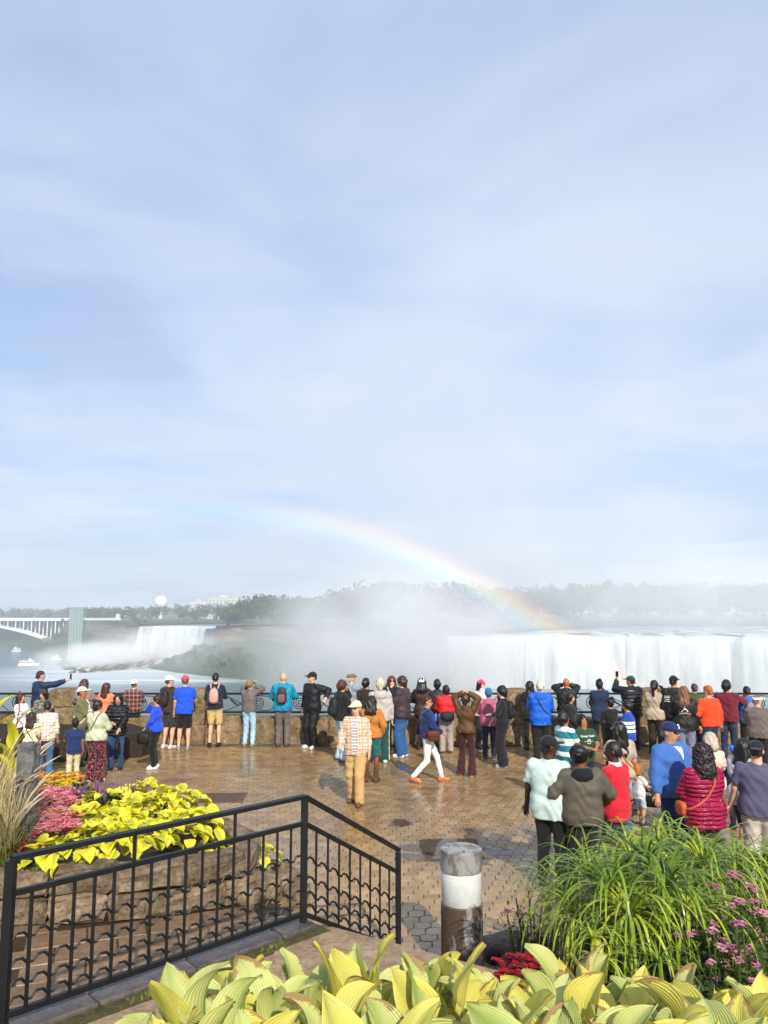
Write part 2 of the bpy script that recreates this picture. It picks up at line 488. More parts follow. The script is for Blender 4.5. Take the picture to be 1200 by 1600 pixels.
# rapids above the near brink
t = NT('rapids_water'); p = t.coord('World')
fo = t.noise(t.mapping(p, (0.035, 0.16, 1)), 1.0, 8, 0.68, 1.2)
t.set(color=t.mix(t.ramp(fo, [(0.46, 0.0), (0.58, 1.0)]), (0.12, 0.20, 0.20), (0.85, 0.87, 0.87)), rough=0.5, spec=0.3, normal=t.bump(fo, 0.9, 1.2))
v = []; f = []; nx, ny = 60, 9
for i in range(nx):
    for j in range(ny):
        x = 60 + i * 9.5; yb = np.interp(x, [q[0] for q in NF], [q[1] for q in NF]) + 34
        y = yb + j * 24
        v.append((x, y, -14.1 + j * 0.33 + fbm(x, y, 3, 0.05) * 0.9))
for i in range(nx - 1):
    for j in range(ny - 1): f.append((i * ny + j, (i + 1) * ny + j, (i + 1) * ny + j + 1, i * ny + j + 1))
tag(mobj('rapids', v, f, t.m, smooth=True), kind='structure')

# ---- fallen rocks with white water between them at the foot of the far falls
ROCK_SRC = []
for k in range(5):
    b = MB(); rr = random.Random(k); pts = []
    import bmesh
    bm = bmesh.new(); bmesh.ops.create_icosphere(bm, subdivisions=2, radius=1.0)
    for q in bm.verts:
        q.co *= 1 + 0.35 * mnoise.noise(q.co * 1.3 + Vector((k * 7.1, 0, 0))); q.co.z *= 0.7
    me = bpy.data.meshes.new('boulder'); bm.to_mesh(me); bm.free(); me.materials.append(M_ROCK); ROCK_SRC.append(me)
vv = []; ff = []
for k in range(230):
    s = random.random(); c = Vector((FALL_L.x + 8, FALL_L.y - 14, 0)).lerp(Vector((FALL_R.x - 40, FALL_R.y - 20, 0)), s)
    out = random.random() ** 0.8 * 105
    c += Vector((-0.62, -0.78, 0)) * out
    z = -44 - 9 * min(1, out / 90) ; r_ = random.uniform(1.5, 4.2)
    me = ROCK_SRC[k % 5]; n0 = len(vv); ca, sa = math.cos(k), math.sin(k)
    for q in me.vertices: vv.append((c.x + r_ * (q.co.x * ca - q.co.y * sa), c.y + r_ * (q.co.x * sa + q.co.y * ca), z + q.co.z * r_))
    ff += [tuple(n0 + i for i in pl.vertices) for pl in me.polygons]
tag(mobj('fallen_rocks', vv, ff, M_ROCK), kind='stuff')

# ---- woods along the far skyline: masses of leaf clumps, many trees deep
t = NT('far_foliage'); p = t.coord('World')
c = t.ramp(t.noise(p, 0.055, 5, 0.6), [(0.28, (0.028, 0.045, 0.014)), (0.5, (0.055, 0.075, 0.022)), (0.72, (0.12, 0.105, 0.03))])
t.set(color=t.hsv(c, val=t.ramp(t.attr('tint', 'Fac'), [(0, 0.65), (1, 1.35)])), rough=0.9, spec=0.15)
M_FARLEAF = t.m
def wood(name, spots, label=None, leaf=1.5, per=70):
    """spots: (x, y, base z, height, crown radius)"""
    V = []; T = []
    for (x, y, zb, h, r) in spots:
        k = int(per * (0.7 + 0.6 * random.random()))
        lob = rng.normal(0, 0.42, (5, 3)) * [r, r, h * 0.30]
        pick = rng.integers(0, 5, k)
        d = rng.normal(0, 1, (k, 3)); d /= np.linalg.norm(d, axis=1)[:, None]
        c = lob[pick] + d * (r * 0.62 * rng.uniform(0.55, 1.05, (k, 1))) * [1, 1, 0.9]
        c += [x, y, zb + h * 0.60]
        c[:, 2] = np.maximum(c[:, 2], zb)
        a = rng.normal(0, 1, (k, 3)); a /= np.linalg.norm(a, axis=1)[:, None]
        b = np.cross(a, rng.normal(0, 1, (k, 3))); b /= np.linalg.norm(b, axis=1)[:, None]
        s = leaf * rng.uniform(0.6, 1.4, (k, 1)) * (h / 18) ** 0.5
        q = np.stack([c - a * s, c + b * s * 0.8, c + a * s, c - b * s * 0.8], 1).reshape(-1, 3)
        V.append(q); T.append(np.repeat(rng.random(k) * 0.5 + rng.random() * 0.5, 4))
        tr = MB()
    V = np.concatenate(V); T = np.concatenate(T).astype(np.float32)
    F = np.arange(len(V)).reshape(-1, 4)
    o = mobj(name, V, F, M_FARLEAF)
    o.data.attributes.new('tint', 'FLOAT', 'POINT').data.foreach_set('value', T)
    return tag(o, kind='stuff')
sp = []
for k in range(430):                                    # far bank skyline, left
    px = random.uniform(-80, 430); Y = random.uniform(1020, 1750)
    if px < 130: Y = random.uniform(1500, 2200)
    top = np.interp(px, [-80, 60, 180, 330, 430], [951, 951, 948, 944, 936]) + random.uniform(-2, 9)
    q = at(px, top, Y); h = random.uniform(13, 20)
    sp.append((q.x, q.y, q.z - h, h, h * 0.42))
for k in range(160):                                    # scrub hanging on the far cliff top
    i = random.randrange(len(bank_rim)); q = bank_rim[i]
    h = random.uniform(5, 10); sp.append((q[0] + random.uniform(-20, 30), q[1] + random.uniform(0, 40), -13, h, h * 0.5))
wood('far_wood', sp)
sp = []
for k in range(420):                                    # island woods
    px = random.uniform(345, 760); 
    rimY = np.interp(px, [340, 450, 560, 715, 760], [800, 725, 655, 570, 620])
    Y = rimY + random.uniform(12, 170)
    top = np.interp(px, [340, 375, 420, 470, 520, 575, 620, 680, 760], [952, 940, 926, 934, 925, 908, 908, 912, 918]) + random.random() ** 2 * 22 + random.uniform(-3, 3)
    q = at(px, top, Y); h = max(8, min(30, q.z + 11))
    sp.append((q.x, q.y, q.z - h, h, h * random.uniform(0.28, 0.4)))
for k in range(170):                                    # bushes on the island talus
    i = random.randrange(len(island_rim)); q = island_rim[i]; s = random.uniform(25, 68)
    h = random.uniform(3, 7); sp.append((q[0] - 0.6 * s, q[1] - 0.75 * s, -12.5 - 0.42 * 39 - (s - 6) / 68 * 20, h, h * 0.7))
wood('island_wood', sp, leaf=1.35, per=85)
sp = []
for k in range(420):                                    # shore woods beyond the near brink
    px = random.uniform(745, 1420); Y = random.uniform(800, 1000)
    top = np.interp(px, [745, 860, 950, 1080, 1100, 1150, 1250, 1420], [918, 914, 911, 908, 916, 909, 914, 912]) + random.random() ** 2 * 26
    q = at(px, top, Y); h = random.uniform(24, 34)
    sp.append((q.x, q.y, q.z - h, h, h * 0.36))
wood('shore_wood', sp, leaf=1.7, per=80)

# ---- arch bridge
M_STEEL = plain_mat('pale_painted_steel', (0.52, 0.56, 0.54), 0.6, 0, 0.08, 0.2)
BY = 1180.0
bridge = empty('arch_bridge', (0, 0, 0)); M_BRIDGE = plain_mat('white_bridge_paint', (0.80, 0.82, 0.80), 0.6, 0, 0.06, 0.2)
zd = at(0, 967, BY).z
xR = at(108, 967, BY).x
xA = at(80, 998, BY + 4)
rz = 0.0
b = MB(); b.box((xR - 560, BY - 9, zd - 2.6), (xR, BY + 9, zd)); b.build('deck', M_BRIDGE, bridge)
for s in (-1, 1):
    b = MB(); b.box((xR - 560, BY + s * 8.6 - 0.3, zd), (xR, BY + s * 8.6 + 0.3, zd + 1.3)); b.build('parapet', M_BRIDGE, bridge)
span_c = xA.x - 145.0
rise = (zd - 3.5) - xA.z
def arch_z(x): return zd - 5.0 - rise * ((x - span_c) / 145.0) ** 2
for s in (-1, 1):
    b = MB(); pr = [(span_c - 145 + 290 * i / 40) for i in range(41)]
    for i in range(40): b.bar((pr[i], BY + s * 7, arch_z(pr[i])), (pr[i + 1], BY + s * 7, arch_z(pr[i + 1])), 2.2, 3.6)
    b.build('arch_rib', M_BRIDGE, bridge)
k = 0
x = span_c - 145
while x <= xR - 3:
    zb = arch_z(x) if x < xA.x else xA.z + (x - xA.x) * 0.9
    for s in (-1, 1):
        b = MB(); b.bar((x, BY + s * 7, zb), (x, BY + s * 7, zd - 2.4), 1.3, 1.3); b.build('column', M_BRIDGE, bridge)
    x += 12.0
b = MB(); b.box((xA.x - 6, BY - 14, xA.z - 16), (xA.x + 10, BY + 14, xA.z + 2)); b.build('abutment', M_ROCK, bridge)
tag(bridge, 'long pale steel arch bridge crossing the river gorge', 'bridge')

# ---- observation tower
M_TGLASS = plain_mat('pale_green_tower_cladding', (0.17, 0.25, 0.232), 0.5, 0, 0.10, 0.15)
M_TDARK = plain_mat('tower_grey_frame', (0.30, 0.38, 0.36), 0.5, 0, 0.1, 0.2)
TY = 900.0
tb = at(119, 1030, TY); tt = at(119, 951, TY)
tw = empty('observation_tower', (tb.x, TY, WATER_Z))
hT = tt.z - WATER_Z
w_ = (at(131, 990, TY).x - at(108, 990, TY).x) * 0.84
b = MB(); b.box((-w_ / 2, -6, 0), (w_ / 2, 6, hT)); b.build('shaft', M_TGLASS, tw)
for i in range(5):
    x0 = -w_ / 2 + w_ * i / 4
    b = MB(); b.box((x0 - 0.35, -6.6, 0), (x0 + 0.35, -6.0, hT + 0.4)); b.build('mullion', M_TDARK, tw)
for i in range(9):
    z0 = hT * (i + 0.5) / 9
    b = MB(); b.box((-w_ / 2 - 0.3, -6.4, z0), (w_ / 2 + 0.3, -6.003, z0 + 0.5)); b.build('floor_band', M_TDARK, tw)
b = MB(); b.box((-w_ / 2 - 1.0, -7, hT + 0.41), (w_ / 2 + 1.0, 7, hT + 1.6)); b.build('roof_slab', M_TGLASS, tw)
b = MB(); b.box((-w_ * 0.62, -8, -3), (w_ * 0.62, 8, 1.6)); b.build('landing', M_STEEL, tw)
dk = at(190, 963, TY)
b = MB(); b.box((w_ / 2 + 0.01, -2.5, hT - 13.4), (dk.x - tb.x, 2.5, hT - 11.8)); b.box((w_ / 2 + 0.01, -2.7, hT - 11.79), (dk.x - tb.x, -2.5, hT - 10.7)); b.build('viewing_deck', M_STEEL, tw)
b = MB(); b.box((dk.x - tb.x - 6, -2, hT - 11.7), (dk.x - tb.x - 2, 2, hT - 6)); b.build('deck_hut', M_STEEL, tw)
tag(tw, 'tall pale green observation tower rising from the river beside the arch bridge', 'tower')

# ---- buildings on the skyline
M_BWALL = plain_mat('pale_hotel_wall', (0.60, 0.58, 0.55), 0.8, 0, 0.06, 0.05)
M_BWIN = plain_mat('hotel_window_glass', (0.16, 0.20, 0.23), 0.15, 0, 0.1, 0.1)
def block_building(name, px0, px1, pyt, Y, depth, nx, nz, label, ribs):
    a = at(px0, pyt, Y); c = at(px1, pyt, Y); base = -13.0
    o = empty(name, ((a.x + c.x) / 2, Y, base)); W = c.x - a.x; h = a.z - base
    b = MB(); b.box((-W / 2, 0, 0), (W / 2, depth, h)); b.build('wall', M_BWALL, o)
    vis = min(h * 0.8, 34)
    for i in range(nx):
        xc = -W / 2 + W * (i + 0.5) / nx
        if ribs:
            b = MB(); b.box((xc - W / nx * 0.5, -1.2, h - vis), (xc - W / nx * 0.25, -0.003, h - 1.5)); b.build('pier', M_BWALL, o)
        for j in range(nz):
            z0 = h - 2.4 - vis * (j + 1) / nz
            b = MB(); b.box((xc - W / nx * 0.2, -0.25, z0), (xc + W / nx * 0.3, 0.2, z0 + vis / nz * 0.6)); b.build('window', M_BWIN, o)
    b = MB(); b.box((-W / 2 - 0.8, -1.5, h + 0.004), (W / 2 + 0.8, depth + 0.8, h + 1.4)); b.build('roof', M_BWALL, o)
    b = MB(); b.box((-W * 0.12, 3, h + 1.41), (W * 0.16, depth * 0.6, h + 4.5)); b.build('roof_plant', M_STEEL, o)
    return tag(o, label, 'building')
block_building('hotel', 325, 372, 934, 1450, 20, 8, 7, 'broad pale hotel block with tall white piers on the wooded skyline', True)
block_building('office_building', 296, 323, 940, 1600, 18, 6, 4, 'low grey building beside the taller hotel on the skyline', False)
bl = empty('spherical_tank', at(251, 958, 1500))
b = MB(); r_ = 12.5; b.lathe([(0.4, -r_)] + [(r_ * math.sin(R(a)), -r_ * math.cos(R(a))) for a in range(8, 176, 8)] + [(0.4, r_)], 28, (0, 0, at(251, 941, 1500).z - at(251, 958, 1500).z))
M_TANK = plain_mat('white_tank_paint', (0.82, 0.80, 0.78), 0.5, 0, 0.04, 0.05)
b.build('sphere', M_TANK, bl, True)
b = MB(); b.lathe([(4.5, -14), (2.8, -6), (2.6, 6), (4.0, 10)], 14); b.build('stem', M_TANK, bl, True)
tag(bl, 'white spherical water tank standing above the far trees', 'water tank')
# low visitor buildings seen white through the mist
M_WHITE = plain_mat('white_render', (0.75, 0.75, 0.74), 0.7, 0, 0.04, 0.3)
a = at(705, 944, 640)
lo = empty('low_pavilion', (a.x + 12, 700, -12.5))
for z0, w0 in ((at(705, 931, 700).z + 12.5, 15), (at(705, 941, 700).z + 12.5, 14)):
    b = MB(); b.box((-w0, -2, z0 - 0.9), (w0, 12, z0 + 0.9)); b.build('roof_slab', M_WHITE, lo)
for i in range(6):
    b = MB(); b.box((-12 + i * 4.6, -0.3, 0), (-11.3 + i * 4.6, 0.4, at(705, 931, 700).z + 12.5 - 0.91)); b.build('column', M_WHITE, lo)
b = MB(); b.box((-11, 3, 0), (11, 10, at(705, 941, 700).z + 12.5 - 0.91)); b.build('wall', M_BWALL, lo)
tag(lo, 'low white pavilion with two flat roofs dim in the mist above the gorge', 'building')

# ---- boats
M_BOATW = plain_mat('white_boat_paint', (0.78, 0.78, 0.76), 0.4, 0, 0.05, 0.5)
M_BOATD = plain_mat('dark_boat_windows', (0.05, 0.07, 0.09), 0.2, 0, 0.1, 0.5)
M_BLUEP = plain_mat('blue_ponchos', (0.10, 0.22, 0.5), 0.6, 0, 0.3, 1.0)
def boat(px, py, L, rz, label):
    g = ground(px, py, WATER_Z)
    o = empty('tour_boat', g, rz)
    n = 9; v = []; f = []
    for i in range(n):
        s = i / (n - 1); x = -L / 2 + L * s; w = L * 0.16 * (1 - max(0, (s - 0.55) / 0.45) ** 2.2 * 0.95)
        for (yy, z) in ((-w, L * 0.10), (-w * 0.8, -0.4), (w * 0.8, -0.4), (w, L * 0.10)): v.append((x, yy, z + (0.05 * L * max(0, s - 0.5) if z > 0 else 0)))
    for i in range(n - 1):
        for j in range(3): f.append((i * 4 + j, i * 4 + j + 1, (i + 1) * 4 + j + 1, (i + 1) * 4 + j))
        f.append((i * 4 + 3, i * 4, (i + 1) * 4, (i + 1) * 4 + 3))
    f += [(0, 3, 2, 1), tuple((n - 1) * 4 + k for k in range(4))]
    mobj('hull', v, f, M_BOATW, o)
    z = L * 0.105
    b = MB(); b.box((-L * 0.42, -L * 0.13, z), (L * 0.25, L * 0.13, z + 2.2)); b.build('cabin', M_BOATW, o)
    for s in (-1, 1):
        for k in range(6):
            x0 = -L * 0.40 + k * L * 0.105
            b = MB(); b.box((x0, s * L * 0.131 - 0.05, z + 0.9), (x0 + L * 0.08, s * L * 0.131 + 0.05, z + 1.8)); b.build('window', M_BOATD, o)
    b = MB(); b.box((-L * 0.44, -L * 0.14, z + 2.21), (L * 0.28, L * 0.14, z + 2.5)); b.build('upper_deck', M_BOATW, o)
    b = MB()
    for s in (-1, 1): b.bar((-L * 0.43, s * L * 0.135, z + 3.4), (L * 0.27, s * L * 0.135, z + 3.4), 0.14)
    for k in range(9):
        for s in (-1, 1): b.bar((-L * 0.43 + L * 0.7 * k / 8, s * L * 0.135, z + 2.5), (-L * 0.43 + L * 0.7 * k / 8, s * L * 0.135, z + 3.4), 0.12)
    b.build('railing', M_BOATW, o)
    b = MB(); b.box((L * 0.0, -L * 0.07, z + 2.52), (L * 0.14, L * 0.07, z + 4.8)); b.build('wheelhouse', M_BOATW, o)
    b = MB(); b.box((L * 0.141, -L * 0.06, z + 3.5), (L * 0.143, L * 0.06, z + 4.5)); b.build('wheelhouse_window', M_BOATD, o)
    b = MB(); b.bar((L * 0.02, 0, z + 4.81), (L * 0.02, 0, z + 8), 0.25); b.build('mast', M_BOATW, o)
    return tag(o, label, 'boat')
boat(45, 1040, 20, R(8), 'white double deck tour boat in open water in front of the bridge')
boat(25, 1018, 14, R(170), 'small white boat far up river beneath the bridge arch')
boat(88, 1031, 11, R(10), 'small white boat moored near the foot of the green tower')
# ================================================================== plaza
t = NT('wet_paver'); p = t.coord('World')
tint = t.math('ADD', t.attr('tint', 'Fac'), t.objrand())
big = t.noise(p, 0.55, 5, 0.6, 0.4); fine = t.noise(p, 26, 5, 0.65); mid = t.noise(p, 3.2, 5, 0.6)
c = t.ramp(mid, [(0.3, (0.25, 0.155, 0.062)), (0.5, (0.36, 0.23, 0.098)), (0.7, (0.45, 0.305, 0.15))])
c = t.hsv(c, val=t.math('ADD', t.math('MULTIPLY', tint, 0.34), 0.72))
c = t.mix(t.ramp(fine, [(0.34, 0.4), (0.48, 0.0)]), c, (0.11, 0.07, 0.036))
wet = t.ramp(t.math('ADD', t.math('MULTIPLY', big, 0.75), t.math('MULTIPLY', mid, 0.25)), [(0.40, 0.0), (0.60, 1.0)])
c = t.hsv(c, val=t.ramp(wet, [(0, 1.1), (1, 0.82)]))
t.set(color=c, rough=t.ramp(t.math('ADD', t.math('MULTIPLY', wet, -0.22), t.math('ADD', 0.30, t.math('MULTIPLY', fine, 0.16))), [(0, 0.0), (1, 1.0)]), spec=0.55,
      normal=t.bump(t.math('ADD', fine, t.math('MULTIPLY', mid, 0.6)), 0.22, 0.006))
M_PAVER = t.m
M_JOINT = stone_mat('paver_joint_grit', (0.03, 0.02, 0.011), (0.055, 0.036, 0.02), (0.085, 0.055, 0.03), 20, 0.55, 0.3, 0.005, 0)
plaza = tag(mobj('plaza', [(-16, 1.0, -0.012), (18, 1.0, -0.012), (18, 20.9, -0.012), (-16, 20.9, -0.012)], [(0, 1, 2, 3)], M_JOINT), kind='structure')

# six-sided interlocking pavers
PW = 0.190
HEXR = PW / math.sqrt(3)
def hexpts(r, z, wob=0.0):
    return [(r * math.sin(math.pi / 3 * k) + (0.011 if k % 2 else -0.011), r * math.cos(math.pi / 3 * k) + (0.006 if k % 2 else -0.006), z) for k in range(6)]
PV = np.array(hexpts(HEXR * 0.958, -0.03) + hexpts(HEXR * 0.952, -0.004) + hexpts(HEXR * 0.925, 0.0))
PF = [(0 + k, (k + 1) % 6, 6 + (k + 1) % 6, 6 + k) for k in range(6)] + [(6 + k, 6 + (k + 1) % 6, 12 + (k + 1) % 6, 12 + k) for k in range(6)] + [tuple(range(12, 18))]
PF = [tuple(reversed(q)) for q in PF]
me_p = make_mesh('paver', PV, PF, M_PAVER)
GA = R(9)
ca, sa = math.cos(GA), math.sin(GA)
BED_POLY = [(-9.5, 8.3), (-5.2, 8.66), (-4.2, 8.80), (-3.0, 8.98), (-2.2, 9.2), (-1.55, 9.55), (-1.45, 10.05), (-1.9, 10.7), (-2.45, 11.4), (-3.0, 12.1), (-3.9, 12.75), (-5.0, 13.25), (-6.6, 13.5), (-9.5, 13.4)]
def inside(x, y, poly):
    r_ = False; n = len(poly)
    for i in range(n):
        (x1, y1), (x2, y2) = poly[i], poly[(i + 1) % n]
        if (y1 > y) != (y2 > y) and x < (x2 - x1) * (y - y1) / (y2 - y1) + x1: r_ = not r_
    return r_
def in_frame(x, y, z=0.0, m=30):
    d = y * math.cos(PITCH) + (z - CAM_H) * math.sin(PITCH)
    u = 600 + 1200 * x / d; vv_ = 800 - 1200 * (-y * math.sin(PITCH) + (z - CAM_H) * math.cos(PITCH)) / d
    return -m < u < 1200 + m and vv_ < 1600 + m, u, vv_
RAIL_A = Vector((-2.35, 5.087)); RAIL_B = Vector((-0.666, 6.708)); RAIL_C = Vector((0.140, 8.0))
SLAB_EDGE = [(-1.45, 9.6), (-0.45, 8.1), (-0.6, 6.8)]        # right edge of the slab walkway
def walkway_side(x, y):
    if y > 9.75: return False
    xe = np.interp(y, [6.8, 8.1, 9.6], [-0.55, -0.35, -1.35])
    return x < xe
cand = []
for i in range(-75, 80):
    for j in range(20, 135):
        u = (i + 0.5 * (j % 2)) * PW; w = j * PW * 0.866
        x, y = u * ca - w * sa, u * sa + w * ca
        if y < 6.9 or y > 20.28 or inside(x, y, BED_POLY) or walkway_side(x, y): continue
        ok, pu, pv = in_frame(x, y, 0, 230)
        if not ok: continue
        cand.append((y, x, y, pu, pv))
cand.sort()
near_p = [q for q in cand if q[4] < 1495 and 560 < q[3] < 900][:300]
near_set = {(q[1], q[2]) for q in near_p}
def paver_pose(x, y):
    return random.uniform(-0.0035, 0.0025), random.uniform(-0.018, 0.018), random.uniform(-0.018, 0.018), GA + random.uniform(-0.02, 0.02)
for q in near_p:
    o = bpy.data.objects.new('paver', me_p); dz, rx, ry, rz = paver_pose(q[1], q[2])
    o.location = (q[1], q[2], dz); o.rotation_euler = (rx, ry, -rz if False else rz); link(o, plaza)
rest = [q for q in cand if (q[1], q[2]) not in near_set]
V = np.zeros((len(rest), 18, 3), np.float32); TI = np.zeros((len(rest), 18), np.float32)
for i, q in enumerate(rest):
    dz, rx, ry, rz = paver_pose(q[1], q[2]); c_, s_ = math.cos(rz), math.sin(rz)
    V[i, :, 0] = q[1] + PV[:, 0] * c_ - PV[:, 1] * s_; V[i, :, 1] = q[2] + PV[:, 0] * s_ + PV[:, 1] * c_
    V[i, :, 2] = dz + PV[:, 2] + rx * PV[:, 1] - ry * PV[:, 0]; TI[i, :] = random.random() - 0.5
F = []
for i in range(len(rest)): F += [tuple(k + 18 * i for k in q) for q in PF]
o = mobj('paver_field', V.reshape(-1, 3), F, M_PAVER, plaza)
o.data.attributes.new('tint', 'FLOAT', 'POINT').data.foreach_set('value', TI.ravel())
o['kind'] = 'stuff'

# puddles lying in the dips of the paving
t = NT('puddle_water'); t.set(color=(0.030, 0.024, 0.016), rough=0.02, spec=1.0, alpha=0.5)
t.set(normal=t.bump(t.noise(t.coord('World'), 5, 3, 0.5), 0.03, 0.01))
M_PUD = t.m
def puddle(px, py, rx, ry, seed, z=0.0032):
    g = ground(px, py); v = [(g.x, g.y, z)]; n = 44
    for k in range(n):
        a = 2 * math.pi * k / n; s = 1 + 0.55 * fbm(math.cos(a) * 1.3, math.sin(a) * 1.3, seed, 1.0, 4)
        v.append((g.x + rx * s * math.cos(a), g.y + ry * s * math.sin(a), z))
    tag(mobj('puddle', v, [(0, 1 + k, 1 + (k + 1) % n) for k in range(n)], M_PUD), kind='structure')
for a in ((690, 1322, 0.62, 0.42, 1.3), (625, 1286, 0.20, 0.22, 5.1), (770, 1332, 0.55, 0.30, 7.7), (720, 1345, 0.4, 0.22, 9.3), (655, 1340, 0.3, 0.2, 4.4)): puddle(*a)

# iron drain cover set in the paving
M_IRON = stone_mat('rusty_cast_iron', (0.06, 0.035, 0.022), (0.11, 0.065, 0.04), (0.17, 0.10, 0.06), 14, 0.45, 0.3, 0.004, 0)
g = ground(338, 1247)
dc = empty('drain_cover', (g.x, g.y, 0.001), R(4))
b = MB()
for a in ((-0.52, -0.36, 0.52, -0.30), (-0.52, 0.30, 0.52, 0.36), (-0.52, -0.30, -0.46, 0.30), (0.46, -0.30, 0.52, 0.30)): b.box((a[0], a[1], -0.006), (a[2], a[3], 0.010))
b.build('frame', M_IRON, dc)
b = MB(); b.box((-0.455, -0.295, -0.006), (0.455, 0.295, 0.003)); b.build('plate', M_IRON, dc)
for k in range(8):
    b = MB(); b.box((-0.42, -0.25 + k * 0.068, 0.0031), (0.42, -0.22 + k * 0.068, 0.008)); b.build('rib', M_IRON, dc)
tag(dc, 'rusty iron drain cover set flush in the wet paving', 'drain cover')

# ================================================================== parapet wall with piers and scrolled railings
M_WALLST = stone_mat('yellow_brown_limestone', (0.11, 0.075, 0.04), (0.25, 0.175, 0.09), (0.42, 0.31, 0.17), 4.5, 0.9, 0.9, 0.05, 0.22)
M_MORTAR = stone_mat('old_mortar', (0.05, 0.04, 0.03), (0.085, 0.065, 0.045), (0.13, 0.10, 0.07), 16, 0.95, 0.3, 0.01, 0)
WY = 20.45
wall = empty('parapet_wall', (0, WY, 0))
tag(wall, 'rough yellow brown stone parapet with square piers along the gorge edge', 'wall')
PIERS = [-12.4, -8.25, -4.95, 3.35, 6.9, 11.0]
PIER_W = 0.72
def pier_gap(x): return any(abs(x - q) < PIER_W / 2 for q in PIERS)
edges = [-14.0]
spans = []
pl = sorted(PIERS)
for a, c in zip(pl[:-1], pl[1:]): spans.append((a + PIER_W / 2, c - PIER_W / 2))
sd = 0
for (x0, x1) in spans:
    L = x1 - x0; k = max(2, round(L / 1.05)); ws = [random.uniform(0.8, 1.2) for _ in range(k)]; s = sum(ws); x = x0
    b = MB(); b.box((x0 + 0.01, -0.17, 0), (x1 - 0.01, 0.17, 0.56)); b.build('core', M_MORTAR, wall)
    for w in ws:
        w = w / s * L; sd += 1; h = random.uniform(0.66, 0.73)
        me = block_mesh('stone', w - 0.022, 0.46, h, M_WALLST, 0.035, 0.014, sd)
        o = link(bpy.data.objects.new('stone', me), wall); o.location = (x + w / 2, random.uniform(-0.012, 0.012), 0)
        x += w
for q in PIERS:
    z = 0
    for k, h in enumerate((0.52, 0.44, 0.45)):
        sd += 1
        me = block_mesh('stone', PIER_W - 0.01 * k, 0.66, h, M_WALLST, 0.03, 0.013, sd)
        o = link(bpy.data.objects.new('stone', me), wall); o.location = (q, 0, z + 0.002); z += h - 0.006
# narrow stone step at the foot of the wall
M_KERB = stone_mat('dark_kerb_stone', (0.055, 0.042, 0.03), (0.10, 0.075, 0.052), (0.15, 0.115, 0.08), 9, 0.5, 0.3, 0.01, 0.15)
for k in range(22):
    sd += 1
    me = block_mesh('footing_stone', 1.06, 0.10, 0.05, M_KERB, 0.008, 0.003, sd)
    o = link(bpy.data.objects.new('footing_stone', me), wall); o.location = (-12 + k * 1.08, -0.36, -0.005)

M_BLACK = plain_mat('black_iron_paint', (0.010, 0.010, 0.011), 0.5, 0.0, 0.25, 9, 0.32, 0.15)
def spiral(cx, cz, r0, turns, start, sgn, n=34):
    return [(cx + r0 * (1 - 0.86 * i / n) * math.cos(start + sgn * turns * 2 * math.pi * i / n), 0, cz + r0 * (1 - 0.86 * i / n) * math.sin(start + sgn * turns * 2 * math.pi * i / n)) for i in range(n + 1)]
def railing(x0, x1, label):
    o = empty('scroll_railing', ((x0 + x1) / 2, WY, 0)); L = x1 - x0; h = L / 2
    zt, zb = 1.27, 0.80
    b = MB(); b.bar((-h, 0, zt), (h, 0, zt), 0.07, 0.05); b.build('top_rail', M_BLACK, o)
    b = MB(); b.bar((-h, 0, zb), (h, 0, zb), 0.05, 0.05); b.build('bottom_rail', M_BLACK, o)
    k = max(1, round(L / 1.15)); w = L / k
    for i in range(k + 1):
        x = -h + w * i; x = min(max(x, -h + 0.02), h - 0.02)
        if i in (0, k): b = MB(); b.bar((x, 0, 0.66), (x, 0, zt - 0.026), 0.035); b.build('upright', M_BLACK, o)
    for i in range(k):
        xc = -h + w * (i + 0.5); zc = (zt + zb) / 2
        b = MB(); b.tube(spiral(xc - w * 0.28, zc, 0.185, 2.6, math.pi / 2, 1), 0.013, 5); b.build('scroll', M_BLACK, o)
        b = MB(); b.tube([(xc - w * 0.28, 0, zc + 0.185), (xc - w * 0.05, 0, zc + 0.17), (xc + w * 0.2, 0, zc + 0.05), (xc + w * 0.5, 0, zc - 0.19)], 0.012, 5)
        b.build('long_curve', M_BLACK, o)
        b = MB(); b.tube([(xc - w * 0.28, 0, zc - 0.185), (xc - w * 0.02, 0, zc - 0.19), (xc + w * 0.25, 0, zc - 0.06), (xc + w * 0.5, 0, zc + 0.2)], 0.010, 5)
        b.build('long_curve', M_BLACK, o)
        b = MB(); b.tube([(xc + w * 0.02, 0, zc + 0.12), (xc + w * 0.10, 0, zc + 0.05), (xc + w * 0.20, 0, zc - 0.04), (xc + w * 0.26, 0, zc - 0.09)], [0.006, 0.03, 0.024, 0.004], 6); b.build('iron_leaf', M_BLACK, o)
    return tag(o, label, 'railing', 'scrolled iron railings on the parapet')
names = ['behind the white bloused woman beside the feather grass', 'behind the plaid shirted man and the woman in orange', 'longest stretch, behind the teal jacket and the walking man', 'behind the bald man in black and the navy jacket', 'behind the orange sweatshirt and maroon sweater']
for (x0, x1), nm in zip(spans, names): railing(x0, x1, 'black scrolled iron railing ' + nm)

# gorge edge below the parapet (our side), a rock face down to the river
v = []; f = []
for i in range(41):
    x = -60 + 3 * i
    for j, (dy, z) in enumerate(((0.0, -0.013), (0.5, -0.3), (1.2, -8), (1.6, -20), (6, -34), (20, -45), (34, -54))):
        v.append((x, 20.9 + dy + abs(fbm(x, z, 3, 0.12)) * (0 if j == 0 else 1.2), z))
for i in range(40):
    for j in range(6): f.append((i * 7 + j, i * 7 + j + 1, (i + 1) * 7 + j + 1, (i + 1) * 7 + j))
tag(mobj('near_cliff', v, f, M_ROCK, smooth=True), kind='structure')

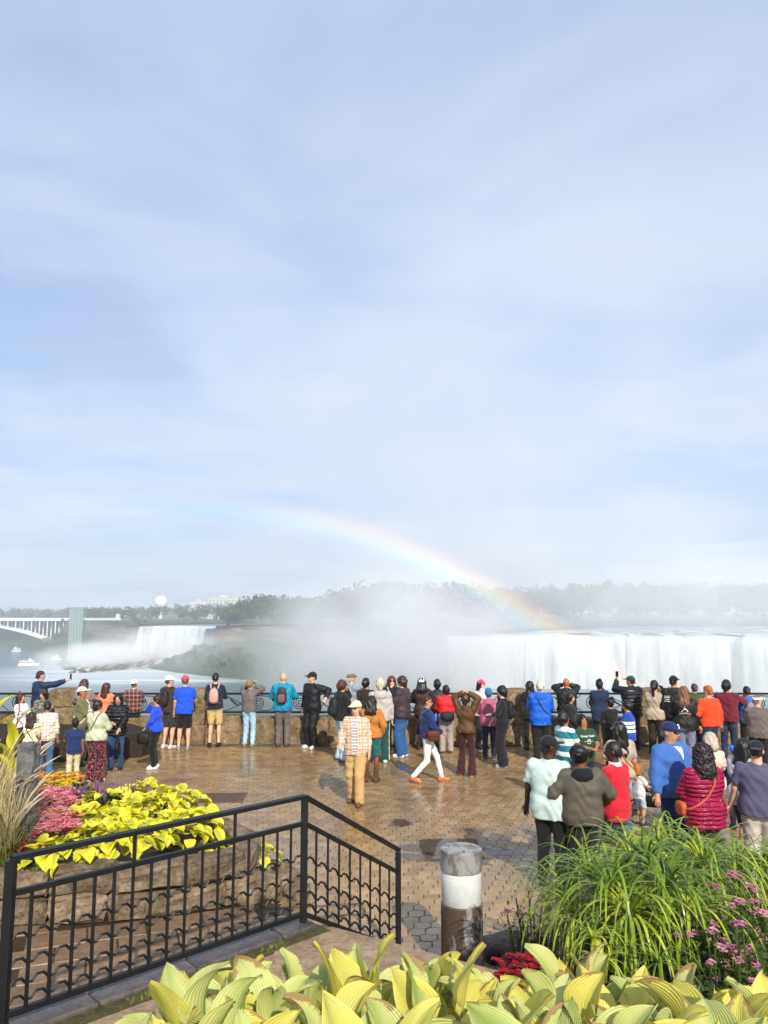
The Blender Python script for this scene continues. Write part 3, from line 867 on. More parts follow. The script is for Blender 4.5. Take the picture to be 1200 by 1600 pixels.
# ================================================================== terrace, stairs and slab walkway
M_SLAB = stone_mat('wet_brown_slab', (0.16, 0.10, 0.06), (0.23, 0.15, 0.095), (0.31, 0.21, 0.14), 3.5, 0.32, 0.25, 0.006, 0.2)
M_TSLAB = stone_mat('terrace_sandstone', (0.24, 0.16, 0.085), (0.35, 0.245, 0.14), (0.43, 0.315, 0.195), 5, 0.5, 0.25, 0.006, 0.14)
M_DKKERB = stone_mat('slate_kerb', (0.065, 0.058, 0.058), (0.11, 0.095, 0.09), (0.16, 0.14, 0.13), 7, 0.38, 0.25, 0.006, 0.12)
M_MOSS = stone_mat('mossy_gutter', (0.045, 0.04, 0.015), (0.085, 0.075, 0.025), (0.13, 0.12, 0.03), 11, 0.8, 0.6, 0.02, 0)
# slabs of the lower walkway
wk = tag(mobj('walkway', [(-9, 4.5, -0.009), (-2.4, 4.5, -0.009), (-0.4, 6.8, -0.009), (-0.35, 8.1, -0.009), (-1.3, 9.7, -0.009), (-9, 8.9, -0.009)], [(0, 1, 2, 3, 4, 5)], M_JOINT), kind='structure')
me_s = [block_mesh('slab', 0.585, 0.385, 0.03, M_SLAB, 0.008, 0.0015, 900 + k) for k in range(4)]
WA = R(20); cw, sw = math.cos(WA), math.sin(WA)
for i in range(-16, 18):
    for j in range(4, 32):
        u = (i + 0.5 * (j % 2)) * 0.6; w = j * 0.4
        x, y = u * cw - w * sw, u * sw + w * cw
        ok, pu, pv = in_frame(x, y, 0, 10)
        if not ok or y < 6.0 or not walkway_side(x, y) or inside(x, y, BED_POLY): continue
        # hidden below the terrace edge?
        d = RAIL_B - RAIL_A; side = d.x * (y - RAIL_A.y) - d.y * (x - RAIL_A.x)
        if side < 0.25: continue
        o = link(bpy.data.objects.new('slab', random.choice(me_s)), wk); o.location = (x, y, -0.024 + random.uniform(-0.002, 0.002)); o.rotation_euler = (random.uniform(-0.006, 0.006), random.uniform(-0.006, 0.006), WA)
# terrace
TZ = 0.845
U = (RAIL_B - RAIL_A).normalized(); Nn = Vector((U.y, -U.x))
def ter(a, n): q = RAIL_A + U * a + Nn * n; return (q.x, q.y)
LT = (RAIL_B - RAIL_A).length
terr = tag(MB().prism([ter(-3, -0.10), ter(LT + 0.10, -0.10), ter(LT + 0.10, 1.7), ter(LT - 1.2, 1.75), ter(-3, 4.2)], -0.2, TZ - 0.012).build('terrace', M_MOSS), kind='structure')
UA = math.atan2(U.y, U.x)
x = -2.2; k = 0
while x < LT + 0.02:
    L = random.uniform(0.62, 0.8); L = min(L, LT + 0.07 - x); k += 1
    if L < 0.15: break
    o = link(bpy.data.objects.new('kerb_stone', block_mesh('kerb_stone', L - 0.012, 0.21, 0.09, M_DKKERB, 0.012, 0.003, 70 + k)), terr)
    q = ter(x + L / 2, 0.005); o.location = (q[0], q[1], TZ - 0.075); o.rotation_euler = (0, 0, UA); x += L
for j, (n0, wd) in enumerate(((0.27, 0.50), (0.78, 0.50), (1.29, 0.44))):
    x = -2.4 + 0.3 * j
    while x < LT - 0.55:
        L = random.uniform(0.5, 0.66); k += 1
        L = min(L, LT - 0.35 - x)
        if L < 0.2: break
        o = link(bpy.data.objects.new('slab', block_mesh('slab', L - 0.03, wd - 0.03, 0.05, M_TSLAB, 0.008, 0.002, 170 + k)), terr)
        q = ter(x + L / 2, n0 + wd / 2); o.location = (q[0], q[1], TZ - 0.046 + random.uniform(-0.002, 0.002)); o.rotation_euler = (0, 0, UA); x += L
# broad landing at the head of the stairs
o = link(bpy.data.objects.new('landing_slab', block_mesh('landing_slab', 0.60, 1.42, 0.06, M_TSLAB, 0.012, 0.003, 401)), terr)
q = ter(LT - 0.20, 0.27 + 0.71); o.location = (q[0], q[1], TZ - 0.05); o.rotation_euler = (0, 0, UA)
# moss tufts along the gutter
M_MOSSG = plain_mat('gutter_moss', (0.13, 0.16, 0.03), 0.9, 0, 0.4, 30)
V = []
for k in range(700):
    q = ter(random.uniform(-1.5, LT - 0.3), 0.16 + abs(random.gauss(0, 0.05))); h = random.uniform(0.008, 0.035); a = random.uniform(0, 6.28); w = 0.006
    if fbm(q[0], q[1], 2, 3.0) < -0.05: continue
    V += [(q[0] - w * math.cos(a), q[1] - w * math.sin(a), TZ - 0.012), (q[0] + w * math.cos(a), q[1] + w * math.sin(a), TZ - 0.012), (q[0] + random.uniform(-.02, .02), q[1] + random.uniform(-.02, .02), TZ + h)]
o = mobj('moss', V, np.arange(len(V)).reshape(-1, 3), M_MOSSG); tag(o, kind='stuff')
# stairs down to the plaza
SD = (RAIL_C - RAIL_B); SL = SD.length; SD.normalize(); SN = Vector((SD.y, -SD.x))
stairs = empty('stone_stairs', (RAIL_B.x, RAIL_B.y, 0), math.atan2(SD.y, SD.x))
for k in range(5):
    z1 = TZ - (k + 1) * TZ / 6; run = (SL - 0.1) / 5
    b = MB(); b.box((0.10 + k * run, -1.65, 0), (0.10 + (k + 1) * run - 0.003, 0.08, z1)); b.build('step', M_TSLAB, stairs)
tag(stairs, 'sandstone steps going down to the plaza beside the sloping handrail', 'stairs')

# ---- black handrail of the terrace and stairs
fr = empty('picket_railing', (RAIL_A.x, RAIL_A.y, TZ))
def rl(q, z): return (q.x - RAIL_A.x, q.y - RAIL_A.y, z - TZ)
def seg(A, zA, B, zB, n, mids, first, last):
    """A,B plan points with the rail-top heights; returns parts"""
    def pt(s, dz): q = A.lerp(B, s); return rl(q, zA + (zB - zA) * s + dz)
    top, sec, bot = 0.0, -0.215, -0.93
    b = MB(); b.bar(pt(0, top), pt(1, top), 0.062, 0.030); b.build('handrail', M_BLACK, fr)
    b = MB(); b.bar(pt(0.005, sec), pt(0.995, sec), 0.034, 0.034); b.build('middle_rail', M_BLACK, fr)
    b = MB(); b.bar(pt(0.005, bot), pt(0.995, bot), 0.036, 0.036); b.build('bottom_rail', M_BLACK, fr)
    for i in range(n):
        s = (i + 1) / (n + 1)
        b = MB(); b.bar(pt(s, bot + 0.016), pt(s, sec - 0.016), 0.019, 0.019); b.build('baluster', M_BLACK, fr)
    for s in mids:
        b = MB(); b.bar(pt(s, sec + 0.016), pt(s, top - 0.014), 0.022, 0.022); b.build('strut', M_BLACK, fr)
    for zf in (-0.875, -0.775, -0.655, -0.50):
        pts = []
        for i in range(n + 1):
            s0 = i / (n + 1); s1 = (i + 1) / (n + 1)
            for fr_, dz in ((0, 0), (0.22, 0.0), (0.42, 0.034), (0.72, 0.034), (0.95, 0.0)): pts.append(pt(s0 + (s1 - s0) * fr_, zf + dz))
        pts.append(pt(1, zf))
        b = MB(); b.tube(pts, 0.0095, 5); b.build('bent_wire', M_BLACK, fr)
ZT = 1.855
seg(RAIL_A, ZT, RAIL_B, ZT, 16, (0.354, 0.708), True, True)
seg(RAIL_B, ZT, RAIL_C, 1.05, 8, (), True, True)
for q, z0, z1 in ((RAIL_A, TZ - 0.005, ZT - 0.016), (RAIL_B, TZ - 0.005, ZT - 0.016), (RAIL_C, 0.0, 1.03)):
    b = MB(); b.bar(rl(q, z0), rl(q, z1), 0.056, 0.056); b.build('post', M_BLACK, fr)
seg_out = RAIL_A - U * 0.0
tag(fr, 'black iron picket railing with bent wires bordering the terrace and steps', 'railing')

# ---- bollard light
BP = Vector((0.742, 7.75, 0))
BH = at(714, 1325, BP.y).z
bo = empty('bollard_light', BP)
t = NT('weathered_bollard_paint'); p = t.coord('Object')
n1 = t.noise(t.mapping(p, (1, 1, 0.35)), 5, 8, 0.68, 0.5); n2 = t.noise(p, 40, 4, 0.7)
pe = t.ramp(t.math('ADD', n1, t.math('MULTIPLY', n2, 0.12)), [(0.57, 0.0), (0.66, 1.0)])
t.set(color=t.mix(pe, (0.085, 0.058, 0.040), (0.30, 0.285, 0.27)), rough=0.55, spec=0.4, normal=t.bump(pe, 0.3, 0.004))
M_BOLL = t.m
t = NT('weathered_bollard_cap'); p = t.coord('Object')
pe = t.ramp(t.noise(t.mapping(p, (1, 1, 0.6)), 7, 8, 0.7), [(0.44, 0.0), (0.52, 1.0)])
t.set(color=t.mix(pe, (0.16, 0.14, 0.12), (0.30, 0.295, 0.285)), rough=0.5, normal=t.bump(pe, 0.3, 0.004))
t2 = NT('opal_lens'); p = t2.coord('Object')
t2.set(color=t2.ramp(t2.noise(p, 5, 5, 0.6), [(0.35, (0.50, 0.52, 0.50)), (0.65, (0.70, 0.71, 0.70))]), rough=0.25, spec=0.5, sss=0.2)
r_ = 0.197
b = MB(); b.lathe([(r_ + 0.004, 0), (r_ + 0.002, BH - 0.50), (r_ - 0.006, BH - 0.492), (r_ - 0.008, BH - 0.488)], 40); sharp(b.build('post', M_BOLL, bo, True))
b = MB(); b.lathe([(r_ - 0.008, BH - 0.4879), (r_ - 0.004, BH - 0.482), (r_ - 0.004, BH - 0.205), (r_ - 0.008, BH - 0.1995)], 40); sharp(b.build('lens', t2.m, bo, True))
b = MB(); b.lathe([(r_ - 0.008, BH - 0.199), (r_ + 0.002, BH - 0.194), (r_ + 0.002, BH - 0.006), (r_ - 0.004, BH), (0.001, BH + 0.003)], 40); sharp(b.build('cap', t.m, bo, True))
for k in range(3):
    a = k * 2.1 + 0.6
    b = MB(); b.lathe([(0.012, BH + 0.0005), (0.012, BH + 0.009), (0.004, BH + 0.011)], 8, (0.13 * math.cos(a), 0.13 * math.sin(a), 0)); b.build('bolt', M_BOLL, bo)
tag(bo, 'weathered cylindrical bollard light with a white lens band on the plaza', 'bollard light')

# ================================================================== planting beds
M_SOIL = stone_mat('dark_bed_soil', (0.02, 0.014, 0.009), (0.04, 0.028, 0.018), (0.065, 0.045, 0.03), 14, 0.95, 0.8, 0.03, 0)
M_BEDST = stone_mat('grey_brown_fieldstone', (0.095, 0.065, 0.040), (0.21, 0.15, 0.095), (0.34, 0.26, 0.175), 5.0, 0.75, 0.9, 0.04, 0.25, (0.06, 0.07, 0.02))
# left raised bed: two courses of rough stone round a soil top
bw = empty('bed_retaining_wall', (-4, 9.0, 0))
BH_ = 0.60
pts = [Vector(q) for q in BED_POLY[0:11]]
per = [(pts[i], pts[i + 1]) for i in range(len(pts) - 1)]
def walk(pts, step_fn):
    out = []; i = 0; pos = pts[0]; acc = []
    dense = []
    for a, c in per:
        k = max(2, int((c - a).length / 0.02))
        for j in range(k): dense.append(a.lerp(c, j / k))
    d = 0; last = 0; want = step_fn()
    for j in range(1, len(dense)):
        d += (dense[j] - dense[j - 1]).length
        if d >= want:
            out.append((dense[last], dense[j])); last = j; d = 0; want = step_fn()
    return out
for course, (z0, h) in enumerate(((0.0, 0.30), (0.30, 0.29))):
    rr = random.Random(40 + course)
    for a, c in walk(pts, lambda: rr.uniform(0.42, 0.85)):
        mid = (a + c) / 2; d = c - a; L = d.length
        ok, pu, pv = in_frame(mid.x, mid.y, 0.3, 60)
        if not ok and mid.y < 9.5: continue
        hh = h * rr.uniform(0.86, 1.0)
        o = link(bpy.data.objects.new('stone', block_mesh('stone', L - 0.02, 0.30, hh, M_BEDST, 0.04, 0.02, 500 + sd)), bw); sd += 1
        nrm = Vector((-d.y, d.x)).normalized()
        q = mid + nrm * 0.13
        o.location = (q.x + 4, q.y - 9.0, z0 + rr.uniform(-0.008, 0.004)); o.rotation_euler = (rr.uniform(-.03, .03), rr.uniform(-.02, .02), math.atan2(d.y, d.x))
inner = []
for i, q in enumerate(BED_POLY):
    c = Vector((-4.8, 11.0)); v_ = Vector(q) - c; inner.append(tuple(c + v_ * (1 - 0.16 / max(v_.length, .3))))
b = MB(); b.prism(inner, 0.0, 0.54); b.build('soil', M_SOIL, bw)
tag(bw, 'low retaining wall of rough fieldstones holding the yellow and pink flower bed', 'wall')
# tumbled edging rocks at the toe of the bed
def rock(name, loc, s, seed, m, rz=0.0, label=None, cat='rock', group=None, sub=3):
    bm = bmesh.new(); bmesh.ops.create_icosphere(bm, subdivisions=sub, radius=1.0)
    for q in bm.verts:
        n_ = mnoise.fractal(q.co * 1.1 + Vector((seed * 3.7, seed, 0)), 1.0, 2.0, 5)
        q.co *= 1 + 0.32 * n_
        q.co.x = math.copysign(abs(q.co.x) ** 0.72, q.co.x); q.co.y = math.copysign(abs(q.co.y) ** 0.72, q.co.y); q.co.z = math.copysign(abs(q.co.z) ** 0.7, q.co.z)
        q.co = Vector((q.co.x * s[0], q.co.y * s[1], q.co.z * s[2]))
    me = bpy.data.meshes.new(name); bm.to_mesh(me); bm.free(); me.materials.append(m)
    for pl_ in me.polygons: pl_.use_smooth = True
    o = link(bpy.data.objects.new(name, me)); o.location = loc; o.rotation_euler = (0, 0, rz)
    if label: tag(o, label, cat, group)
    return o
for k, (px, py, s) in enumerate(((405, 1402, .26), (440, 1392, .22), (462, 1405, .17), (430, 1372, .2), (385, 1412, .2), (455, 1378, .15))):
    g = ground(px, py)
    rock('edging_rock', (g.x, g.y + 0.1, s * 0.35), (s, s * 0.8, s * 0.55), k + 1, M_BEDST, k * 1.1, 'rough grey brown rock tumbled at the rounded end of the flower bed', 'rock', 'rocks at the end of the flower bed')
# upright stone at the left of the bed
g = ground(36, 1335, 0.54)
o = link(bpy.data.objects.new('standing_stone', block_mesh('standing_stone', 0.21, 0.2, 1.30, stone_mat('grey_standing_stone', (0.07, 0.07, 0.07), (0.15, 0.145, 0.14), (0.26, 0.25, 0.24), 7, 0.8, 0.7, 0.03, 0), 0.03, 0.016, 77)))
o.location = (g.x, g.y, 0.53); tag(o, 'tall narrow grey standing stone among the feathery grasses', 'stone')
# right bed: low stone edge and soil; front bed: raised mound of soil
tag(mobj('lower_bed_soil', *(lambda b: (b.v, b.f))(MB().prism([(1.15, 8.05), (0.98, 6.6), (1.05, 4.3), (6.5, 4.3), (7.5, 8.9), (3.2, 8.6)], 0, 0.16)), M_SOIL), kind='structure')
tag(mobj('front_bed_soil', *(lambda b: (b.v, b.f))(MB().prism([(-1.30, 1.3), (2.6, 1.3), (2.6, 4.25), (0.5, 4.25), (-0.55, 3.9), (-1.15, 3.1)], -0.1, 1.42)), M_SOIL), kind='structure')
g = ground(788, 1490)
rock('boulder', (g.x + 0.03, g.y - 0.05, 0.06), (0.27, 0.22, 0.16), 21, stone_mat('dark_wet_boulder', (0.045, 0.035, 0.028), (0.085, 0.065, 0.05), (0.14, 0.11, 0.085), 6, 0.5, 0.9, 0.03, 0), 0.4, 'dark flat topped boulder beside the bollard light', 'rock')
# ================================================================== plants
def leaf_mesh(name, L, W, m, nu=6, nv=9, curl=0.5, cup=0.35, tipcurl=0.4, ribs=0.0, seed=0, twist=0.2, tip=1.6, base=0.55, wav=0.02):
    """one leaf: base at the origin, running along +Y, arching up and over; stored coordinate leaf = (across -1..1, along 0..1, 0)"""
    r = random.Random(seed); ph = r.uniform(0, 6)
    v = []; f = []; uv = []
    for j in range(nv + 1):
        t = j / nv
        w = W * 0.5 * (math.sin(math.pi * min(1, t ** base)) ** 0.8 if t < 1 else 0.0)
        w = W * 0.5 * max(0.0, (1 - t ** tip) * (1 - math.exp(-7 * t)) * 1.18)
        ang = curl * (1 - t) - tipcurl * t * t * 1.6
        # centre line integrates the slope
        if j == 0: cy, cz = 0.0, 0.0
        else:
            cy += L / nv * math.cos(ang); cz += L / nv * math.sin(ang)
        tw = twist * t
        for i in range(nu + 1):
            s = -1 + 2 * i / nu
            x = s * w; z = cup * abs(s) ** 1.6 * w + ribs * W * math.cos(s * math.pi * 4.5) * (1 - abs(s)) + wav * L * math.sin(ph + 5 * t + 2.5 * s) * abs(s)
            xx = x * math.cos(tw) - z * math.sin(tw); zz_ = x * math.sin(tw) + z * math.cos(tw)
            v.append((xx, cy - zz_ * math.sin(ang), cz + zz_ * math.cos(ang))); uv.append((s, t, 0.0))
    for j in range(nv):
        for i in range(nu):
            a = j * (nu + 1) + i; f.append((a, a + 1, a + nu + 2, a + nu + 1))
    me = make_mesh(name, v, f, m, True)
    me.attributes.new('leaf', 'FLOAT_VECTOR', 'POINT').data.foreach_set('vector', np.array(uv, np.float32).ravel())
    return me
M_HOSTA = leaf_mat('hosta_leaf', (0.26, 0.36, 0.075), (0.60, 0.62, 0.22), (0.33, 0.18, 0.08), 0.45, 0.22)
M_HOSTAY = leaf_mat('hosta_yellow_leaf', (0.48, 0.47, 0.09), (0.76, 0.68, 0.15), (0.36, 0.19, 0.08), 0.42, 0.25)
M_STALK = plain_mat('pale_stalk', (0.28, 0.34, 0.10), 0.5)
HM = []
for k in range(9):
    rr = random.Random(k)
    HM.append(leaf_mesh('leaf', rr.uniform(0.26, 0.34), rr.uniform(0.17, 0.235), M_HOSTA if k % 3 else M_HOSTAY, 12, 12, rr.uniform(0.1, 0.6), rr.uniform(0.35, 0.95), rr.uniform(0.1, 0.6), 0.014, k, rr.uniform(-0.5, 0.5), 2.1, 0.6, 0.07))
def hosta(px, py, Y, n, label, scale=1.0, seed=0, meshes=HM, zdrop=0.42, group='hostas in the bed below the viewpoint', spread=1.0, name='hosta_plant', stalk=0.26):
    rr = random.Random(seed)
    q = at(px, py, Y); base = Vector((q.x, q.y, q.z - zdrop))
    o = empty(name, base)
    for k in range(n):
        a = 2.399 * k + rr.uniform(-0.3, 0.3); ring = (k + 0.5) / n
        el = 1.30 - 0.80 * ring + rr.uniform(-0.12, 0.12)
        st = stalk * (0.85 + 0.35 * rr.random()) * (1 - 0.15 * ring)
        d = Vector((math.cos(a) * math.cos(el), math.sin(a) * math.cos(el), math.sin(el)))
        tip = d * st * spread
        tip.z = st * math.sin(el) + 0.10 * (1 - ring)
        b = MB(); b.tube([(0, 0, 0), tip * 0.5 + Vector((0, 0, 0.03)), tip], [0.008, 0.006, 0.004], 4); b.build('stalk', M_STALK, o)
        lf = link(bpy.data.objects.new('leaf', rr.choice(meshes)), o)
        lf.location = tip; s = scale * rr.uniform(0.85, 1.12)
        lf.scale = (s, s, s)
        lf.rotation_euler = (1.15 - 0.95 * ring + rr.uniform(-0.35, 0.35), rr.uniform(-0.4, 0.4), a - math.pi / 2 + rr.uniform(-0.35, 0.35))
    return tag(o, label, 'plant', group)
sites = [(240, 1590, 2.85), (330, 1545, 3.35), (430, 1510, 3.6), (400, 1600, 2.8), (520, 1555, 3.1), (560, 1490, 3.75), (640, 1590, 2.75), (690, 1520, 3.3), (790, 1570, 2.85), (760, 1535, 3.5), (880, 1545, 3.05), (930, 1590, 2.7), (900, 1500, 3.6), (1010, 1590, 2.85), (1080, 1550, 3.1), (1150, 1590, 2.7), (590, 1625, 2.6), (860, 1640, 2.5), (470, 1640, 2.55), (720, 1640, 2.55), (300, 1650, 2.6), (1060, 1640, 2.55), (620, 1540, 3.45), (1180, 1640, 2.5), (360, 1500, 3.75), (480, 1490, 3.85), (800, 1525, 3.7), (970, 1560, 3.2), (1040, 1545, 3.35), (1120, 1560, 2.9), (1200, 1560, 2.9), (850, 1590, 2.75), (660, 1500, 3.85), (290, 1520, 3.4)]
for k, (px, py, Y) in enumerate(sites):
    hosta(px, py + (36 if px < 500 else 24), Y, 15, 'pale yellow green hosta with ribbed leaves and browned tips in the nearest bed', 0.78, 100 + k, zdrop=0.46)

# ---- left bed: yellow sweet potato vine mass, begonias, marigolds, salvia, feather grass
M_VINE = leaf_mat('lime_yellow_leaf', (0.34, 0.42, 0.02), (0.82, 0.74, 0.05), None, 0.5, 0.3, False)
VM = [leaf_mesh('leaf', random.uniform(0.15, 0.21), random.uniform(0.12, 0.17), M_VINE, 4, 5, random.uniform(0, 0.4), 0.25, random.uniform(0.3, 0.9), 0, k, random.uniform(-.3, .3), 2.2) for k in range(6)]
def mound(name, c, rx, ry, h, n, meshes, label, group, seed, leafscale=1.0, cat='plant'):
    rr = random.Random(seed)
    o = empty(name, (c[0], c[1], c[2]))
    for k in range(n):
        a = rr.uniform(0, 2 * math.pi); r0 = math.sqrt(rr.random()); zc = h * (1 - r0 ** 2) ** 0.6
        lf = link(bpy.data.objects.new('leaf', rr.choice(meshes)), o)
        lf.location = (rx * r0 * math.cos(a), ry * r0 * math.sin(a), zc * rr.uniform(0.75, 1.02) + 0.03)
        s = leafscale * rr.uniform(0.55, 1.3); lf.scale = (s, s, s)
        lf.rotation_euler = (0.5 - 0.9 * r0 + rr.uniform(-0.45, 0.45), rr.uniform(-0.4, 0.4), a - math.pi / 2 + rr.uniform(-0.9, 0.9))
    b = MB()
    for k in range(9):
        a = k * 0.7 + rr.random(); b.tube([(0, 0, 0), (rx * 0.4 * math.cos(a), ry * 0.4 * math.sin(a), h * 0.55), (rx * 0.8 * math.cos(a), ry * 0.8 * math.sin(a), h * 0.55)], 0.006, 4)
    b.build('stems', M_STALK, o)['kind'] = 'stuff'
    return tag(o, label, cat, group)
vine_sites = [(100, 1345, .50, .42, .22), (150, 1330, .5, .4, .26), (205, 1328, .5, .42, .28), (255, 1315, .5, .4, .26), (290, 1302, .42, .36, .24), (130, 1305, .5, .45, .3), (190, 1295, .55, .45, .36), (240, 1285, .5, .42, .34), (275, 1270, .42, .4, .36), (165, 1275, .5, .45, .3), (225, 1262, .45, .45, .32)]
for k, (px, py, rx, ry, h) in enumerate(vine_sites):
    g = ground(px, py, 0.56); mound('sweet_potato_vine', (g.x, g.y, 0.55), rx, ry, h, 62, VM, 'bright lime yellow foliage plant spilling over the stone edged flower bed', 'lime yellow plants in the flower bed', 300 + k)
for k, (px, py) in enumerate(((352, 1340), (378, 1336), (402, 1342))):
    g = ground(px, py, 0.30); mound('sweet_potato_vine', (g.x, g.y, 0.30), .26, .22, .12, 24, VM, 'small lime yellow trailing plant by the rocks beyond the railing', 'trailing plants by the rocks', 340 + k, 0.8)
def petal_cluster_mesh(name, n, r, size, m, seed, flat=0.7):
    rr = np.random.default_rng(seed); V = []
    for k in range(n):
        d = rr.normal(0, 1, 3); d /= np.linalg.norm(d); c = d * r * rr.uniform(0.5, 1.0); c[2] = abs(c[2]) * flat
        for p in range(4):
            a = p * math.pi / 2 + rr.uniform(0, 1); u = np.array([math.cos(a), math.sin(a), rr.uniform(0.1, 0.6)]) * size; w = np.array([-math.sin(a), math.cos(a), 0]) * size * 0.55
            V += [c, c + u * 0.6 + w, c + u, c + u * 0.6 - w]
    V = np.array(V); return make_mesh(name, V, np.arange(len(V)).reshape(-1, 4), m)
def small_leaf_mesh(name, n, rx, h, size, m, seed, up=0.2):
    rr = np.random.default_rng(seed)
    c = rr.normal(0, 0.5, (n, 3)) * [rx, rx, 0]; c[:, 2] = rr.uniform(0, 1, n) * h * (1 - np.clip((c[:, 0] ** 2 + c[:, 1] ** 2) / (rx * rx * 1.6), 0, 0.8))
    a = rr.normal(0, 1, (n, 3)); a[:, 2] += up; a /= np.linalg.norm(a, axis=1)[:, None]
    b_ = np.cross(a, rr.normal(0, 1, (n, 3))); b_ /= np.linalg.norm(b_, axis=1)[:, None]
    s = size * rr.uniform(0.6, 1.3, (n, 1))
    V = np.stack([c - a * s, c + b_ * s * 0.45, c + a * s, c - b_ * s * 0.45], 1).reshape(-1, 3)
    me = make_mesh(name, V, np.arange(len(V)).reshape(-1, 4), m)
    return me
def foliage_mat(name, a, c, rough=0.6):
    t = NT(name); n = t.noise(t.coord('World'), 14, 4, 0.6)
    cc = t.ramp(t.math('ADD', t.math('MULTIPLY', n, 0.7), t.math('MULTIPLY', t.objrand(), 0.3)), [(0.3, a), (0.75, c)])
    t.set(color=cc, rough=rough, spec=0.3)
    tr = t.n.new('ShaderNodeBsdfTranslucent'); t.inp(tr.inputs[0], cc); mx = t.n.new('ShaderNodeMixShader'); mx.inputs[0].default_value = 0.25
    t.l.new(t.b.outputs[0], mx.inputs[1]); t.l.new(tr.outputs[0], mx.inputs[2]); t.l.new(mx.outputs[0], t.out.inputs[0])
    return t.m
M_DKLEAF = foliage_mat('dark_green_leaf', (0.03, 0.06, 0.015), (0.09, 0.13, 0.03))
M_BRLEAF = foliage_mat('bronze_leaf', (0.05, 0.03, 0.02), (0.12, 0.08, 0.04))
M_PINK = foliage_mat('pink_petal', (0.70, 0.13, 0.20), (0.90, 0.42, 0.46), 0.7)
M_ORANGE = foliage_mat('orange_petal', (0.80, 0.26, 0.02), (0.88, 0.48, 0.03), 0.7)
M_YELLOW = foliage_mat('yellow_petal', (0.80, 0.55, 0.02), (0.88, 0.70, 0.06), 0.7)
M_RED = foliage_mat('red_petal', (0.22, 0.006, 0.012), (0.5, 0.018, 0.03), 0.6)
M_PURPLE = foliage_mat('purple_petal', (0.14, 0.06, 0.16), (0.32, 0.18, 0.34), 0.8)
def flowering(name, c, r, h, leafm, flm, nfl, label, group, seed, fs=0.03, clusters=7, nleaf=160):
    rr = random.Random(seed); o = empty(name, c)
    lm = link(bpy.data.objects.new('leaves', small_leaf_mesh('leaves', nleaf, r, h, 0.05, leafm, seed)), o); lm['kind'] = 'stuff'
    b = MB()
    for k in range(clusters):
        a = 2.4 * k + rr.random(); q = r * 0.85 * math.sqrt((k + 0.5) / clusters); z = h * rr.uniform(0.75, 1.05)
        b.tube([(0, 0, 0), (q * 0.5 * math.cos(a), q * 0.5 * math.sin(a), z * 0.6), (q * math.cos(a), q * math.sin(a), z)], 0.004, 4)
    b.build('stems', M_STALK, o)['kind'] = 'stuff'
    for k in range(clusters):
        a = 2.4 * k + rr.random(); q = r * 0.85 * math.sqrt((k + 0.5) / clusters); z = h * rr.uniform(0.75, 1.05)
        cl = link(bpy.data.objects.new('blossom', flm[k % len(flm)]), o); cl.location = (q * math.cos(a), q * math.sin(a), z); cl.rotation_euler = (0, 0, rr.uniform(0, 6))
    return tag(o, label, 'flower', group)
PK = [petal_cluster_mesh('blossom', 18, 0.085, 0.026, M_PINK, k) for k in range(4)]
OR = [petal_cluster_mesh('blossom', 16, 0.07, 0.024, M_ORANGE, k) for k in range(3)]
YE = [petal_cluster_mesh('blossom', 16, 0.07, 0.024, M_YELLOW, k) for k in range(3)]
RD = [petal_cluster_mesh('blossom', 7, 0.04, 0.022, M_RED, k) for k in range(3)]
rr = random.Random(5)
for k in range(24):
    px = rr.uniform(48, 112); py = rr.uniform(1255, 1325)
    g = ground(px - (py - 1255) * 0.25, py, 0.60); flowering('begonia', (g.x, g.y, 0.55), 0.26, 0.26, M_BRLEAF, PK, 18, 'pink begonia in the drift beside the lime yellow plants', 'pink begonias in the flower bed', 400 + k, clusters=12)
for k in range(10):
    px = rr.uniform(50, 110); py = rr.uniform(1228, 1252)
    g = ground(px, py, 0.62); flowering('marigold', (g.x, g.y, 0.55), 0.28, 0.24, M_DKLEAF, OR if k % 2 else YE, 16, ('orange' if k % 2 else 'yellow') + ' marigold at the back of the flower bed', ('orange' if k % 2 else 'yellow') + ' marigolds at the back of the bed', 440 + k, clusters=11)
for k in range(3):
    g = ground(30 + 12 * k, 1340 + 3 * k, 0.6); flowering('red_begonia', (g.x, g.y, 0.55), 0.18, 0.2, M_DKLEAF, RD, 12, 'small red begonia at the foot of the standing stone', 'red begonias by the standing stone', 470 + k)
def salvia(c, seed, label, group, n=13, h=0.42):
    rr = random.Random(seed); o = empty('salvia', c); b = MB(); V = []
    lm = link(bpy.data.objects.new('leaves', small_leaf_mesh('leaves', 130, 0.26, 0.26, 0.045, M_DKLEAF, seed, 0.6)), o); lm['kind'] = 'stuff'
    sp_ = MB()
    for k in range(n):
        a = rr.uniform(0, 6.28); r0 = rr.uniform(0, 0.24); hh = h * rr.uniform(0.5, 1.0); lx, ly = rr.uniform(-.06, .06), rr.uniform(-.06, .06)
        p0 = Vector((r0 * math.cos(a), r0 * math.sin(a), 0.02)); p1 = p0 + Vector((lx, ly, hh))
        b.tube([p0, p1], 0.004, 3, False)
        sp_.tube([p0.lerp(p1, 0.5), p0.lerp(p1, 0.7), p0.lerp(p1, 0.9), p1], [0.004, 0.009, 0.008, 0.002], 5)
    b.build('stems', M_DKLEAF, o)['kind'] = 'stuff'; sp_.build('flower_spikes', M_PURPLE, o)['kind'] = 'stuff'
    return tag(o, label, 'flower', group)
for k in range(9):
    g = ground(118 + k * 11 + rr.uniform(-5, 5), 1262 + rr.uniform(-12, 3), 0.6); salvia((g.x, g.y, 0.55), 480 + k, 'purple salvia spikes rising behind the lime yellow plants', 'purple salvias in the flower bed')
t = NT('feather_grass'); sx, sy, sz = t.sep(t.coord('Object'))
